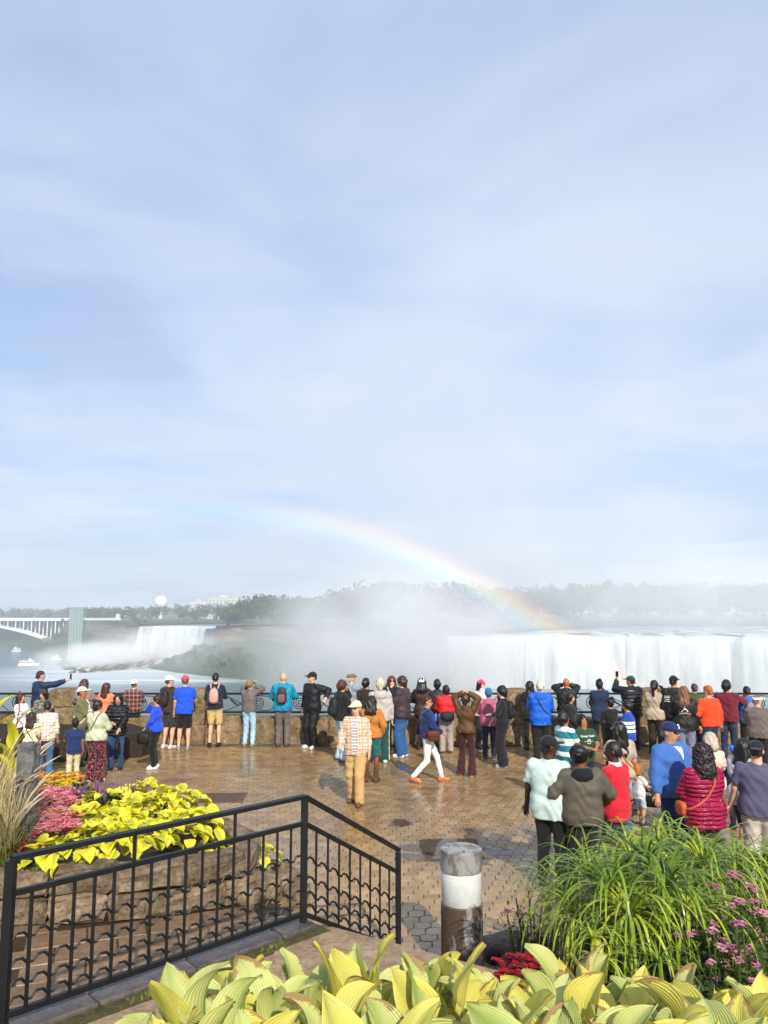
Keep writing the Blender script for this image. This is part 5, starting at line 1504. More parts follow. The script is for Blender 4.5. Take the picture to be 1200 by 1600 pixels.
def shoe_mesh(color, sole, boot=False):
    key = ('shoe', color, sole, boot)
    if key in _part: return _part[key]
    f = Field((-0.09, -0.13, -0.02), (0.09, 0.24, 0.34 if boot else 0.15), 0.009)
    f.cone((0, -0.055, 0.045), (0, 0.13, 0.033), 0.047, 0.042, 0.02, (0.95, 1, 1)); f.cone((0, -0.03, 0.05), (0, -0.02, 0.30 if boot else 0.095), 0.046, 0.055 if boot else 0.045, 0.02)
    f.clipz(0.0, 0.30 if boot else 0.105)
    V, Q = f.mesh()
    V = V[:, :]
    me = make_mesh('shoe', V, Q, cloth(color, 'shell'), True)
    me.materials.append(cloth(sole, 'plain'))
    mi = [1 if V[q, 2].mean() < 0.022 else 0 for q in Q]; me.polygons.foreach_set('material_index', mi)
    _part[key] = me; return me
def glasses_mesh(dark):
    key = ('glasses', dark)
    if key in _part: return _part[key]
    b = MB()
    for s in (-1, 1):
        pts = [(s * 0.036 + 0.028 * math.cos(a), 0.112 + 0.004 * math.cos(a) * s, 1.648 + 0.020 * math.sin(a)) for a in [2 * math.pi * k / 10 for k in range(11)]]
        b.tube(pts, 0.0035, 4, False); n0 = len(b.v)
        if dark: b.add([(s * 0.036, 0.114, 1.648)] + pts[:10], [(0, 1 + k, 1 + (k + 1) % 10) for k in range(10)])
        b.tube([(s * 0.064, 0.108, 1.652), (s * 0.086, 0.06, 1.652), (s * 0.086, 0.0, 1.645)], 0.0032, 4)
    b.tube([(-0.010, 0.116, 1.650), (0.010, 0.116, 1.650)], 0.003, 4)
    _part[key] = b.mesh('glasses', plain_mat('dark_glasses' if dark else 'glasses_frame', (0.008, 0.008, 0.009) if dark else (0.03, 0.025, 0.02), 0.15, 0, 0)); return _part[key]

def ik(a, c, l1, l2, hint):
    a, c, hint = Vector(a), Vector(c), Vector(hint); d = c - a; L = d.length; L2 = min(L, (l1 + l2) * 0.995); d.normalize()
    c = a + d * L2
    x = (l1 * l1 - l2 * l2 + L2 * L2) / (2 * L2); y = math.sqrt(max(0.0, l1 * l1 - x * x)); hp = hint - d * hint.dot(d)
    if hp.length < 1e-4: hp = Vector((0, -1, 0.1))
    hp.normalize(); return a + d * x + hp * y, c
ARM = {  # hand target for the right arm (mirrored for the left), elbow hint
    'down': ((0.245, 0.03, 0.83), (0.3, -1, 0)), 'relaxed': ((0.23, 0.10, 0.85), (0.4, -1, 0)), 'pocket': ((0.19, 0.07, 0.96), (1, -0.7, 0)),
    'rail': ((0.20, 0.34, 1.13), (0.8, -0.5, -0.6)), 'front': ((0.07, 0.29, 1.13), (0.9, -0.4, -0.6)), 'low': ((0.10, 0.24, 0.98), (0.8, -0.7, -0.2)), 'cross': ((-0.09, 0.19, 1.20), (1, 0.1, -0.8)),
    'face': ((0.06, 0.155, 1.55), (0.8, 0.2, -1)), 'phone': ((0.10, 0.40, 1.52), (0.7, 0, -1)), 'camera': ((0.06, 0.175, 1.585), (1, 0.1, -0.45)), 'head': ((0.05, 0.02, 1.775), (1, 0.2, 0.25)),
    'point': ((0.34, 0.44, 1.38), (0.6, -0.2, -1)), 'reach': ((0.42, 0.36, 1.50), (0.6, -0.2, -1)), 'side': ((0.50, 0.16, 1.24), (0.3, -0.3, -1)), 'shoulder': ((0.50, 0.10, 1.50), (0.2, -0.6, -0.7)),
    'hip': ((0.17, 0.05, 1.03), (1, -0.5, 0)), 'swingf': ((0.24, 0.26, 0.93), (0.4, -1, -0.3)), 'swingb': ((0.25, -0.20, 0.87), (0.3, -1, 0.2)), 'clasp': ((0.02, 0.24, 1.02), (1, -0.5, -0.3)), 'chin': ((0.03, 0.15, 1.50), (0.5, 0.2, -1)),
    'raise': ((0.20, 0.36, 1.62), (0.8, -0.1, -1)),
}
DUMMY = []
crowd = []
def person(px, fy, ty, head, label, top, bot, skin='c68f6f', hair=('short', '1c1512'), hat=None, shoes=('2a2624', '2a2624'), arms=('relaxed', 'relaxed'), w=1.0, stride=0.0, yaw=0.0, pitch=0.0,
           glasses=None, hood=None, h=None, fem=False, res=0.0165, boot=False, collar=None, stance=0.11, belt=None, lean=0.0, cuffc=None, xoff=0.0, print_fn=None, sit=False):
    """px, fy: pixel of the feet on the paving; ty: pixel of the crown, which gives the height at that distance; head: facing in degrees, 0 away from the viewpoint, 90 to the right"""
    g = ground(px, fy)
    Ht = h or at(px, ty, g.y).z - (0.015 if (hat or hair) else 0)
    k = Ht / 1.75
    o = empty('person', (g.x, g.y, 0.0), -R(head)); o.scale = (k, k, k)
    seed = (px * 7 + fy) % 97
    rw = w ** 0.6
    # ---- skeleton
    hipz = min(0.925, 0.083 + math.sqrt(0.849 ** 2 - (stride * 0.5) ** 2)); sw = 0.168 * (0.93 if fem else 1.02) * w ** 0.35
    feet = [Vector((-stance, stride * 0.5, 0.085)), Vector((stance, -stride * 0.5, 0.085 + (0.05 if stride > 0.3 else 0)))]
    hips = [Vector((s * 0.088 * w ** 0.3, 0, hipz)) for s in (-1, 1)]
    legs = []
    for i in (0, 1):
        kn, an = ik(hips[i], feet[i], 0.43, 0.425, (0, 1, 0)); legs.append((hips[i], kn, an))
    sh = [Vector((s * sw, -0.005 + lean * 0.4, 1.412)) for s in (-1, 1)]
    armp = []; hdirs = []
    for i, s in ((0, -1), (1, 1)):
        spec = arms[i]; tgt, hint = ARM[spec] if isinstance(spec, str) else spec
        tgt = Vector((tgt[0] * s, tgt[1], tgt[2])); hint = Vector((hint[0] * s, hint[1], hint[2]))
        if isinstance(spec, str) and spec in ('down', 'relaxed', 'pocket', 'swingf', 'swingb', 'hip'): tgt.x += s * (w - 1) * 0.34
        el, wr = ik(sh[i], tgt, 0.275, 0.245, hint); armp.append((sh[i], el, wr))
    Mh = Matrix.Translation((0, 0.0, 1.50)) @ Matrix.Rotation(-R(yaw), 4, 'Z') @ Matrix.Rotation(-R(pitch), 4, 'X') @ Matrix.Translation((0, lean * 0.5, -1.50))
    # ---- skin
    ext = [Vector(q) for a in armp for q in a] + [Vector(q) for l in legs for q in l]
    lo = [min(q[i] for q in ext) - 0.16 for i in range(3)]; hi = [max(q[i] for q in ext) + 0.16 for i in range(3)]
    lo[0] = min(lo[0], -0.28 * w); hi[0] = max(hi[0], 0.28 * w); lo[1] = min(lo[1], -0.24 * w); hi[1] = max(hi[1], 0.26 * w); lo[2] = -0.03; hi[2] = max(hi[2], 1.80)
    f = Field(lo, hi, res)
    hipw = 0.082 if fem else 0.072
    ab = 0.128 if not fem else 0.115
    f.cone((-hipw * w, 0, 0.955), (hipw * w, 0, 0.955), 0.096 * rw, 0.096 * rw, 0.03, (1, 0.90, 1))
    f.cone((0, 0.004, 1.0), (0, 0.004 + lean * 0.2, 1.24), ab * w - 0.012, ab * w - 0.012, 0.05, (1, 0.72, 1))
    f.cone((-0.07 * w, lean * 0.3, 1.31), (0.07 * w, lean * 0.3, 1.31), 0.108 * rw, 0.108 * rw, 0.05, (1, 0.88, 1))
    for s in (-1, 1): f.cone((s * 0.03, -0.01 + lean * 0.4, 1.432), (s * (sw - 0.02), -0.01 + lean * 0.4, 1.398), 0.05, 0.045, 0.04)
    f.cone((0, -0.012 + lean * 0.4, 1.43), (0, 0.008 + lean * 0.5, 1.56), 0.056 * rw, 0.052 * rw, 0.03)
    f.ell((0, 0.006, 1.652), (0.077, 0.096, 0.103), 0.02, Mh); f.ell((0, 0.040, 1.588), (0.058, 0.064, 0.068), 0.03, Mh)
    f.cone((0, 0.104, 1.640), (0, 0.122, 1.606), 0.010, 0.015, 0.012, M=Mh)
    for s in (-1, 1): f.ell((s * 0.081, -0.004, 1.630), (0.014, 0.024, 0.034), 0.008, Mh)
    f.ell((0, 0.086, 1.668), (0.055, 0.022, 0.012), 0.012, Mh); f.ell((0, 0.100, 1.572), (0.026, 0.014, 0.010), 0.008, Mh)
    cov = bot[0] not in ('shorts', 'skirt'); q1 = 0.80 if cov else 1.0; q0 = 0.86
    for (hp, kn, an) in legs:
        f.cone(hp, kn, 0.082 * rw * q0, 0.055 * rw * q1, 0.03); f.cone(kn, an, 0.054 * rw * q1, 0.037 * (0.85 if cov else 1), 0.02); c = kn.lerp(an, 0.3)
        if not cov: f.ell((c.x, c.y - 0.018, c.z), (0.05 * rw, 0.052 * rw, 0.11), 0.03)
        f.cone((an.x, an.y - 0.03, an.z - 0.045), (an.x * 1.15, an.y + 0.12, an.z - 0.055), 0.034, 0.026, 0.02)
    fing = MB()
    for i, (s_, el, wr) in enumerate(armp):
        f.cone(s_, el, 0.048 * rw, 0.039 * rw, 0.03); f.cone(el, wr, 0.040 * rw, 0.028, 0.02)
        d = (wr - el).normalized(); side = d.cross(Vector((0, 0, 1)))
        if side.length < 0.2: side = Vector((0, 1, 0))
        side = (side - d * side.dot(d)).normalized(); nrm = d.cross(side)
        pe = wr + d * 0.085
        for a in (-0.016, 0.016): f.cone(wr + side * a * 0.5, pe + side * a, 0.022, 0.021, 0.02)
        for q in range(4):      # four fingers of unequal length, bent, and a thumb from the side of the palm
            o_ = side * (-0.027 + 0.018 * q); L = (0.066, 0.078, 0.074, 0.058)[q]; p0 = wr + d * 0.075 + o_
            p1 = p0 + d * L * 0.5; p2 = p1 + (d * 0.8 + nrm * 0.6) * L * 0.35; p3 = p2 + (d * 0.4 + nrm * 0.9) * L * 0.28
            fing.tube([p0, p1, p2, p3], [0.0098, 0.0092, 0.0085, 0.006], 6)
        sg = -1 if i == 0 else 1
        p0 = wr + d * 0.025 + side * 0.024 * sg; p1 = p0 + (d * 0.6 + side * 0.75 * sg) * 0.04; p2 = p1 + (d * 0.95 + side * 0.1 * sg + nrm * 0.3) * 0.035
        fing.tube([p0, p1, p2], [0.013, 0.011, 0.007], 6)
    V, Q = f.mesh(); nb = len(V)
    faces = [tuple(q) for q in Q.tolist()] + [tuple(j + nb for j in q) for q in fing.f]
    V = np.concatenate([V, np.array(fing.v)])
    tone = np.array(lin(skin, 0.85)); C = np.ones((len(V), 4), np.float32); C[:, :3] = tone
    I = np.array(Mh.inverted()); Lh = V @ I[:3, :3].T + I[:3, 3]
    hc = np.array(lin(hair[1] if hair else '6a5a4e'))
    frontm = Lh[:, 1] > 0.055
    for s in (-1, 1):
        m = frontm & (((Lh[:, 0] - s * 0.034) / 0.017) ** 2 + ((Lh[:, 2] - 1.646) / 0.011) ** 2 < 1); C[m, :3] = (0.03, 0.022, 0.018)
        m = frontm & (((Lh[:, 0] - s * 0.036) / 0.026) ** 2 + ((Lh[:, 2] - 1.672) / 0.009) ** 2 < 1); C[m, :3] = hc * 0.7 + tone * 0.15
    m = frontm & ((Lh[:, 0] / 0.028) ** 2 + ((Lh[:, 2] - 1.573) / 0.011) ** 2 < 1); C[m, :3] = tone * np.array([0.85, 0.5, 0.5])
    me = make_mesh('body', V, faces, skin_mat(skin), True)
    me.color_attributes.new('skin', 'FLOAT_COLOR', 'POINT').data.foreach_set('color', C.ravel())
    link(bpy.data.objects.new('body', me), o)
    gr_ = max(res, 0.0155) + 0.001
    # ---- trousers, shorts or skirt
    kind, bc = bot[0], bot[1]; bmat = cloth(*bot[1:])
    ease = {'slim': 0.012, 'pants': 0.020, 'loose': 0.032, 'wide': 0.036, 'flare': 0.014, 'shorts': 0.026, 'skirt': 0.02}[kind]
    f = Field((min(q.x for l in legs for q in l) - 0.19, min(q.y for l in legs for q in l) - 0.2, 0.0), (max(q.x for l in legs for q in l) + 0.19, max(q.y for l in legs for q in l) + 0.2, 1.12), gr_)
    f.cone((-hipw * w, -0.004, 0.965), (hipw * w, -0.004, 0.965), 0.108 * rw + ease, 0.108 * rw + ease, 0.03, (1, 0.95, 1))
    f.cone((0, 0, 0.98), (0, 0, 1.06), ab * w + 0.014, ab * w + 0.01, 0.04, (1, 0.76, 1))
    if kind == 'skirt': f.cone((0, 0, 0.95), (0, 0.01, 0.50), 0.15 * rw, 0.20 * rw, 0.05, (1, 0.85, 1))
    for (hp, kn, an) in legs:
        rk = {'slim': 0.060, 'pants': 0.074, 'loose': 0.088, 'wide': 0.104, 'flare': 0.066, 'shorts': 0.079, 'skirt': 0.07}[kind] * rw ** 0.5; ra = {'slim': 0.048, 'pants': 0.062, 'loose': 0.078, 'wide': 0.108, 'flare': 0.102}.get(kind, 0.06)
        if kind == 'skirt': continue
        f.cone(hp, kn, 0.084 * rw + ease, rk, 0.03, clips=[(tuple((kn - hp).normalized()), tuple(hp.lerp(kn, 0.93)))] if kind == 'shorts' else ())
        if kind == 'shorts': continue
        d = (an - kn).normalized(); e = an + d * (0.045 if kind in ('wide', 'flare', 'loose') else 0.02)
        f.cone(kn, e, rk, ra, 0.02, (1, 1.05, 1), clips=[(tuple(d), tuple(e))])
    f.clipz(0.018 if kind != 'skirt' else 0.52, min(1.06, top[2] + 0.07)); f.wrinkle(0.0055 if kind != 'slim' else 0.003, seed, 18, 26)
    V, Q = f.mesh(); link(bpy.data.objects.new('shorts' if kind == 'shorts' else 'skirt' if kind == 'skirt' else 'trousers', make_mesh('trousers', V, Q, bmat, True)), o)
    # ---- upper garment: (kind, sleeve, hem height, colour ...)
    tk, sl, hem = top[0], top[1], top[2]; tmat = cloth(*top[3:])
    off = {'tee': 0.016, 'shirt': 0.022, 'sweater': 0.026, 'jacket': 0.036, 'puffer': 0.046, 'coat': 0.040}[tk]
    f = Field((lo[0] - 0.02, lo[1] - 0.04, min(hem - 0.05, min(q.z for a in armp for q in a) - 0.06)), (hi[0] + 0.02, hi[1] + 0.04, max(1.56, max(q.z for a in armp for q in a) + 0.12)), gr_)
    f.cone((0, 0.004, max(1.0, hem)), (0, 0.006 + lean * 0.2, 1.26), ab * w + off + (0.004 if fem else 0.022), ab * w + off + (0.008 if fem else 0.024), 0.05, (1.02, 0.78, 1))
    f.cone((-hipw * w, 0, max(hem + 0.02, 0.96)), (hipw * w, 0, max(hem + 0.02, 0.96)), 0.106 * rw + ease * 0.8 + 0.006 + off * 0.35, 0.106 * rw + ease * 0.8 + 0.006 + off * 0.35, 0.05, (1, 0.98, 1))
    for s in (-1, 1):
        if not fem: f.cone((s * 0.055 * w, 0, hem - 0.05), (s * 0.055 * w, 0.0, 1.30), 0.104 * rw + ease * 0.7 + 0.006 + off * 0.5, 0.108 * rw + off * 0.9, 0.04, (1, 0.98, 1))
    if hem < 0.93 and fem: f.cone((-0.05 * w, 0, 0.98), (-0.05 * w, 0, hem - 0.05), 0.115 * rw + ease + off * 0.5, 0.112 * rw + ease + off * 0.5, 0.05, (1, 1, 1)); f.cone((0.05 * w, 0, 0.98), (0.05 * w, 0, hem - 0.05), 0.115 * rw + ease + off * 0.5, 0.112 * rw + ease + off * 0.5, 0.05, (1, 1, 1))
    f.cone((-0.072 * w, lean * 0.3, 1.31), (0.072 * w, lean * 0.3, 1.31), 0.112 * rw + off * 0.8, 0.112 * rw + off * 0.8, 0.05, (1, 0.90, 1))
    if fem: f.cone((-0.07, 0.085, 1.28), (0.07, 0.085, 1.28), 0.06, 0.06, 0.04)
    for s in (-1, 1): f.cone((s * 0.03, -0.01 + lean * 0.4, 1.432), (s * (sw - 0.015), -0.01 + lean * 0.4, 1.398), 0.056 + off * 0.6, 0.050 + off * 0.6, 0.04)
    cz = {'tee': 1.470, 'shirt': 1.485, 'sweater': 1.480, 'jacket': 1.505, 'puffer': 1.525, 'coat': 1.51}[tk]
    f.cone((0, -0.014 + lean * 0.4, 1.42), (0, -0.004 + lean * 0.45, cz), 0.072 + off * 0.3, 0.060 + off * 0.25, 0.03, clips=[((0, 0.25, 0.97), (0, 0, cz))])
    f.clipz(hem)
    for (s_, el, wr) in armp:
        ru = 0.052 * rw + off * 0.9; re = 0.045 * rw + off * 0.85; rc = 0.034 + off * 0.55
        if sl == 'none': continue
        if sl == 'short':
            d = (el - s_).normalized(); f.cone(s_, s_.lerp(el, 0.82), ru, ru * 0.98, 0.02, clips=[(tuple(d), tuple(s_.lerp(el, 0.80)))])
        else:
            f.cone(s_, el, ru, re, 0.022)
            e = el.lerp(wr, 0.55 if sl == 'half' else 0.97); d = (wr - el).normalized(); f.cone(el, e, re, rc, 0.010, clips=[(tuple(d), tuple(e))])
    f.wrinkle(0.007 if tk != 'puffer' else 0.005, seed * 1.3, 17, 24)
    V, Q = f.mesh(); tn = {'tee': 't_shirt', 'shirt': 'shirt', 'sweater': 'sweater', 'jacket': 'jacket', 'puffer': 'puffer_jacket', 'coat': 'coat'}[tk]
    to = link(bpy.data.objects.new(tn, make_mesh(tn, V, Q, tmat, True)), o)
    if hood:
        key = ('hood', hood)
        if key not in _part:
            f = Field((-0.24, -0.30, 1.22), (0.24, 0.16, 1.60), 0.014)
            f.ell((0, -0.105, 1.42), (0.145, 0.070, 0.105), 0.02)
            for a in range(7):
                an = R(-200 + a * 220 / 6); an2 = R(-200 + (a + 1) * 220 / 6); f.cone((0.105 * math.cos(an), 0.095 * math.sin(an) * 0.9, 1.475), (0.105 * math.cos(an2), 0.095 * math.sin(an2) * 0.9, 1.475), 0.034, 0.034, 0.03)
            f.ell((0, -0.03, 1.53), (0.075, 0.075, 0.06), 0, op='s'); f.wrinkle(0.005, 3)
            V, Q = f.mesh(); _part[key] = make_mesh('hood', V, Q, cloth(hood, 'plain'), True)
        link(bpy.data.objects.new('hood', _part[key]), to)
    # ---- shoes, hair, hat, glasses
    for i, (hp, kn, an) in enumerate(legs):
        so = link(bpy.data.objects.new('boot' if boot else 'shoe', shoe_mesh(shoes[0], shoes[1], boot)), o)
        so.location = (an.x, an.y + 0.01, an.z - 0.085); so.rotation_euler = (-0.35 if an.z > 0.1 else 0, 0, (-0.14 if i else 0.14))
    if hair:
        ho = link(bpy.data.objects.new('hair', hair_mesh(*hair)), o); ho.matrix_local = Mh
    if hat:
        ht = link(bpy.data.objects.new('hat', hat_mesh(hat[0], hat[1])), o); ht.matrix_local = Mh @ (Matrix.Rotation(math.pi, 4, 'Z') if len(hat) > 2 and hat[2] == 'back' else Matrix.Identity(4))
    if glasses:
        go = link(bpy.data.objects.new('glasses', glasses_mesh(glasses == 'dark')), o); go.matrix_local = Mh
    tag(o, label, 'person', 'visitors on the plaza')
    info = dict(o=o, top=to, arms=armp, legs=legs, Mh=Mh, k=k, w=w, rw=rw, off=off, sw=sw, head=head, ab=ab)
    info['hat'] = ht if hat else None
    crowd.append(info)
    return info
def carried(pi, name, label, cat):
    o = empty(name, pi['o'].location, pi['o'].rotation_euler.z); o.scale = pi['o'].scale
    return tag(o, label, cat)
def softbox(c, r, p=3.2, n=14, taper=0.0):
    """rounded bag body: superellipsoid"""
    v = []; f = []
    def pw(a): return math.copysign(abs(a) ** (2 / p), a)
    for i in range(n + 1):
        th = -math.pi / 2 + math.pi * i / n
        for j in range(n * 2):
            ph = math.pi * j / n; z = pw(math.sin(th)); tp = 1 - taper * (z + 1) / 2
            v.append((c[0] + r[0] * pw(math.cos(th)) * pw(math.cos(ph)) * tp, c[1] + r[1] * pw(math.cos(th)) * pw(math.sin(ph)), c[2] + r[2] * z))
    m = n * 2
    for i in range(n):
        for j in range(m): f.append((i * m + j, i * m + (j + 1) % m, (i + 1) * m + (j + 1) % m, (i + 1) * m + j))
    return v, f
def backpack(pi, label, color, pocket=None, strap=None, size=1.0, drop=0.0):
    o = carried(pi, 'backpack', label, 'backpack'); yb = -(pi['ab'] * pi['w'] * 0.85 + pi['off'] + 0.055 * size)
    m = cloth(color, 'shell'); m2 = cloth(pocket or color, 'shell'); m3 = cloth(strap or color, 'plain')
    z = 1.24 - drop
    b = MB(); b.add(*softbox((0, yb, z), (0.150 * size, 0.085 * size, 0.225 * size), 3.0, 12, 0.18)); pk = b.build('pack', m, o, True)
    b = MB(); b.add(*softbox((0, yb - 0.075 * size, z - 0.075 * size), (0.115 * size, 0.045 * size, 0.115 * size), 3.0, 10, 0.1)); b.build('front_pocket', m2, pk, True)
    b = MB(); b.tube([(-0.03, yb + 0.05, z + 0.21 * size), (0, yb + 0.045, z + 0.26 * size), (0.03, yb + 0.05, z + 0.21 * size)], 0.009, 6); b.build('top_loop', m3, pk)
    for s in (-1, 1):
        yf = pi['ab'] * pi['w'] * 0.8 + pi['off'] + 0.012
        pts = [(s * 0.085, yb + 0.07, z + 0.17), (s * 0.10, -0.06, 1.475 + pi['off']), (s * 0.105, 0.03, 1.470 + pi['off']), (s * 0.115, yf * 0.92, 1.38), (s * 0.13, yf * 0.95, 1.25), (s * (0.15 * pi['w']), 0.02, 1.12), (s * 0.12, yb + 0.06, z - 0.17)]
        b = MB(); b.tube(pts, 0.017, 6); b.build('strap', m3, o)
    return o
def strap_band(pi, o, side, m, r=0.012):
    """cross-body strap over one shoulder down to the other hip"""
    t_ = pi['ab'] * pi['w'] * 0.82 + pi['off'] + 0.012; s = side
    pts = [(s * 0.11, 0.0, 1.478 + pi['off']), (s * 0.06, t_ * 0.95, 1.33), (-s * 0.05, t_ + 0.02, 1.15), (-s * (0.155 * pi['w'] + pi['off']), 0.02, 1.0), (-s * 0.05, -t_ - 0.01, 1.15), (s * 0.06, -t_ * 0.98, 1.33), (s * 0.11, 0.0, 1.478 + pi['off'])]
    fine = []
    P_ = [Vector(q) for q in pts]
    for i in range(len(P_) - 1):
        for j in range(5): fine.append(P_[i].lerp(P_[i + 1], j / 5))
    from mathutils.bvhtree import BVHTree
    me = pi['top'].data; bv = BVHTree.FromPolygons([v.co[:] for v in me.vertices], [tuple(q.vertices) for q in me.polygons]); cc = Vector((0, 0, 1.20)); out = []
    for q in fine + [fine[0]]:
        d = (q - cc).normalized(); hit = bv.ray_cast(cc + d * 0.38, -d)[0]; out.append(hit + d * 0.006 if hit is not None else q)
    fine = out
    b = MB(); b.tube(fine, r, 5); b.build('strap', m, o)
def shoulder_bag(pi, label, color, side=1, strap=True, size=1.0, pos=None, name='shoulder_bag', over=1):
    o = carried(pi, name, label, 'bag'); m = cloth(color, 'shell'); x = side * (0.19 * pi['w'] + pi['off'] + 0.03)
    c = pos or (x, 0.02, 0.93)
    b = MB(); b.add(*softbox(c, (0.06 * size, 0.13 * size, 0.105 * size), 3.4, 10, 0.1)); b.build('bag', m, o, True)
    b = MB(); b.add(*softbox((c[0] + side * 0.045 * size, c[1], c[2] + 0.035 * size), (0.025 * size, 0.125 * size, 0.06 * size), 3.4, 8)); b.build('flap', m, o, True)
    if strap: strap_band(pi, o, -side, m)
    return o
def handbag(pi, label, color, hand=1, size=1.0, long=0.22):
    o = carried(pi, 'handbag', label, 'bag'); m = cloth(color, 'shell'); wr = pi['arms'][hand][2]; el = pi['arms'][hand][1]; d = (wr - el).normalized(); hnd = wr + d * 0.07
    c = hnd + Vector((0, 0, -long - 0.12 * size))
    b = MB(); b.add(*softbox(c, (0.07 * size, 0.15 * size, 0.13 * size), 3.2, 10, 0.15)); b.build('bag', m, o, True)
    for s in (-1, 1):
        b = MB(); b.tube([c + Vector((s * 0.03, -0.09 * size, 0.10 * size)), c + Vector((s * 0.02, -0.05, 0.10 * size + long * 0.6)), hnd + Vector((s * 0.008, 0, 0)), c + Vector((s * 0.02, 0.05, 0.10 * size + long * 0.6)), c + Vector((s * 0.03, 0.09 * size, 0.10 * size))], 0.009, 5); b.build('handle', m, o)
    return o
M_PHONE = plain_mat('black_phone_glass', (0.012, 0.012, 0.014), 0.12, 0, 0.0)
M_PHONEB = plain_mat('dark_phone_case', (0.03, 0.03, 0.034), 0.5, 0, 0.1)
def phone(pi, label, hand=1, up=0.06):
    o = carried(pi, 'phone', label, 'phone'); wr = pi['arms'][hand][2]; el = pi['arms'][hand][1]; d = (wr - el).normalized(); c = wr + d * 0.10 + Vector((0, 0.015, up))
    b = MB(); b.box((c.x - 0.038, c.y - 0.004, c.z - 0.078), (c.x + 0.038, c.y + 0.004, c.z + 0.078)); b.build('case', M_PHONEB, o)
    b = MB(); b.box((c.x - 0.035, c.y - 0.0062, c.z - 0.074), (c.x + 0.035, c.y - 0.0045, c.z + 0.074)); b.build('screen', M_PHONE, o)
    b = MB(); b.box((c.x - 0.03, c.y + 0.0045, c.z + 0.04), (c.x - 0.005, c.y + 0.008, c.z + 0.07)); b.build('lens', M_PHONE, o)
    return o
def camera_thing(pi, label, pos):
    o = carried(pi, 'photo_camera', label, 'camera'); c = Vector(pos)
    b = MB(); b.add(*softbox(c, (0.07, 0.035, 0.047), 5, 8)); b.build('camera_body', M_PHONEB, o, True)
    b = MB(); b.tube([c + Vector((0, 0.03, 0)), c + Vector((0, 0.075, 0)), c + Vector((0, 0.12, 0))], [0.036, 0.036, 0.040], 14); b.build('lens', M_PHONE, o)
    b = MB(); b.add(*softbox(c + Vector((0, 0, 0.05)), (0.024, 0.022, 0.014), 4, 6)); b.build('viewfinder', M_PHONEB, o)
    return o
def decal(pi, mesh_v, mesh_f, name, color, origin, xdir, face, lift=0.004):
    """flat print pressed onto the garment: each point is dropped on the cloth along the view of the face direction"""
    from mathutils.bvhtree import BVHTree
    me = pi['top'].data
    bv = BVHTree.FromPolygons([v.co[:] for v in me.vertices], [tuple(q.vertices) for q in me.polygons])
    face = Vector(face).normalized(); xd = Vector(xdir).normalized(); out = []
    up = Vector((0, 0, 1))
    for (a, b_) in mesh_v:
        p0 = Vector(origin) + xd * a + up * b_ + face * 0.6
        hit = bv.ray_cast(p0, -face)[0]
        out.append(tuple((hit if hit is not None else Vector(origin) + xd * a + up * b_) + face * lift))
    return mobj(name, out, mesh_f, cloth(color, 'plain'), pi['top'])
def text_shape(s, size, bold=False):
    cu = bpy.data.curves.new('t', 'FONT'); cu.body = s; cu.size = size; cu.align_x = 'CENTER'; cu.resolution_u = 3
    if bold: cu.offset = size * 0.02
    ob = bpy.data.objects.new('t', cu); me = bpy.data.meshes.new_from_object(ob)
    v = [(q.co.x, q.co.y) for q in me.vertices]; f = [tuple(q.vertices) for q in me.polygons]
    bpy.data.objects.remove(ob); bpy.data.curves.remove(cu); bpy.data.meshes.remove(me)
    return v, f
def ring_shape(r0, r1, n=20, a0=0.0, a1=2 * math.pi):
    v = []; f = []
    for i in range(n + 1):
        a = a0 + (a1 - a0) * i / n
        v += [(r0 * math.cos(a), r0 * math.sin(a)), (r1 * math.cos(a), r1 * math.sin(a))]
    for i in range(n): f.append((2 * i, 2 * i + 1, 2 * i + 3, 2 * i + 2))
    return v, f
def rect_shape(x0, z0, x1, z1, nx=6):
    v = []; f = []
    for i in range(nx + 1): x = x0 + (x1 - x0) * i / nx; v += [(x, z0), (x, z1)]
    for i in range(nx): f.append((2 * i, 2 * i + 2, 2 * i + 3, 2 * i + 1))
    return v, f
BLK = '17161a'
SK1, SK2, SK3, SK4, SK5 = 'e3b196', 'd09a78', 'b0764f', '7c4b30', '4c2e20'
# ---- left group
p = person(57, 1163, 1048, 38, 'man in a navy jacket holding a phone out over the railing beside the pier', ('jacket', 'long', 0.86, '1e3050', 'shell'), ('pants', '2a2c34'), SK1, ('short', '3a2a20'), arms=('front', ((0.42, 0.50, 1.52), (0.3, 0, -1))), w=1.08, yaw=10)
phone(p, 'phone held out in the raised hand of the man in the navy jacket', 1, 0.06)
person(28, 1186, 1083, 105, 'woman in a white blouse with long black hair beside the man in navy', ('shirt', 'long', 0.85, 'e6e6ea'), ('pants', '30333c', 'denim'), SK2, ('long', '15100f'), fem=True, pitch=-12, arms=('front', 'low'))
person(62, 1180, 1078, 188, 'woman in a dark knit hat stretching out her arm in front of the pier', ('jacket', 'long', 0.84, '5c5a50', 'print', 'cfcabd', '2b2a28'), ('pants', '23242a'), SK2, ('bob', '1d1512'), ('beanie', '3d3833'), fem=True, arms=(((0.44, 0.25, 1.30), (0.3, -0.3, -1)), 'low'))
p = person(68, 1217, 1095, -22, 'man in a white and brown checked shirt and jeans with a camera in his hand', ('shirt', 'half', 0.86, 'f0e6d6', 'check', '8a6a55'), ('pants', '3f6a92', 'denim'), SK3, ('short', '16110f'), arms=('low', 'down'), w=1.05, shoes=('3a3a40', 'd8d8d8'))
camera_thing(p, 'black camera hanging from the hand of the man in the checked shirt', p['arms'][1][2] + Vector((0.02, 0.03, -0.10)))
p = person(44, 1222, 1112, 5, 'woman with straight brown hair in a cream top among the canna leaves', ('tee', 'short', 0.84, 'efe6b8'), ('pants', '3c5a7c', 'denim'), SK1, ('long', '3a2418'), fem=True, arms=('low', 'low'))
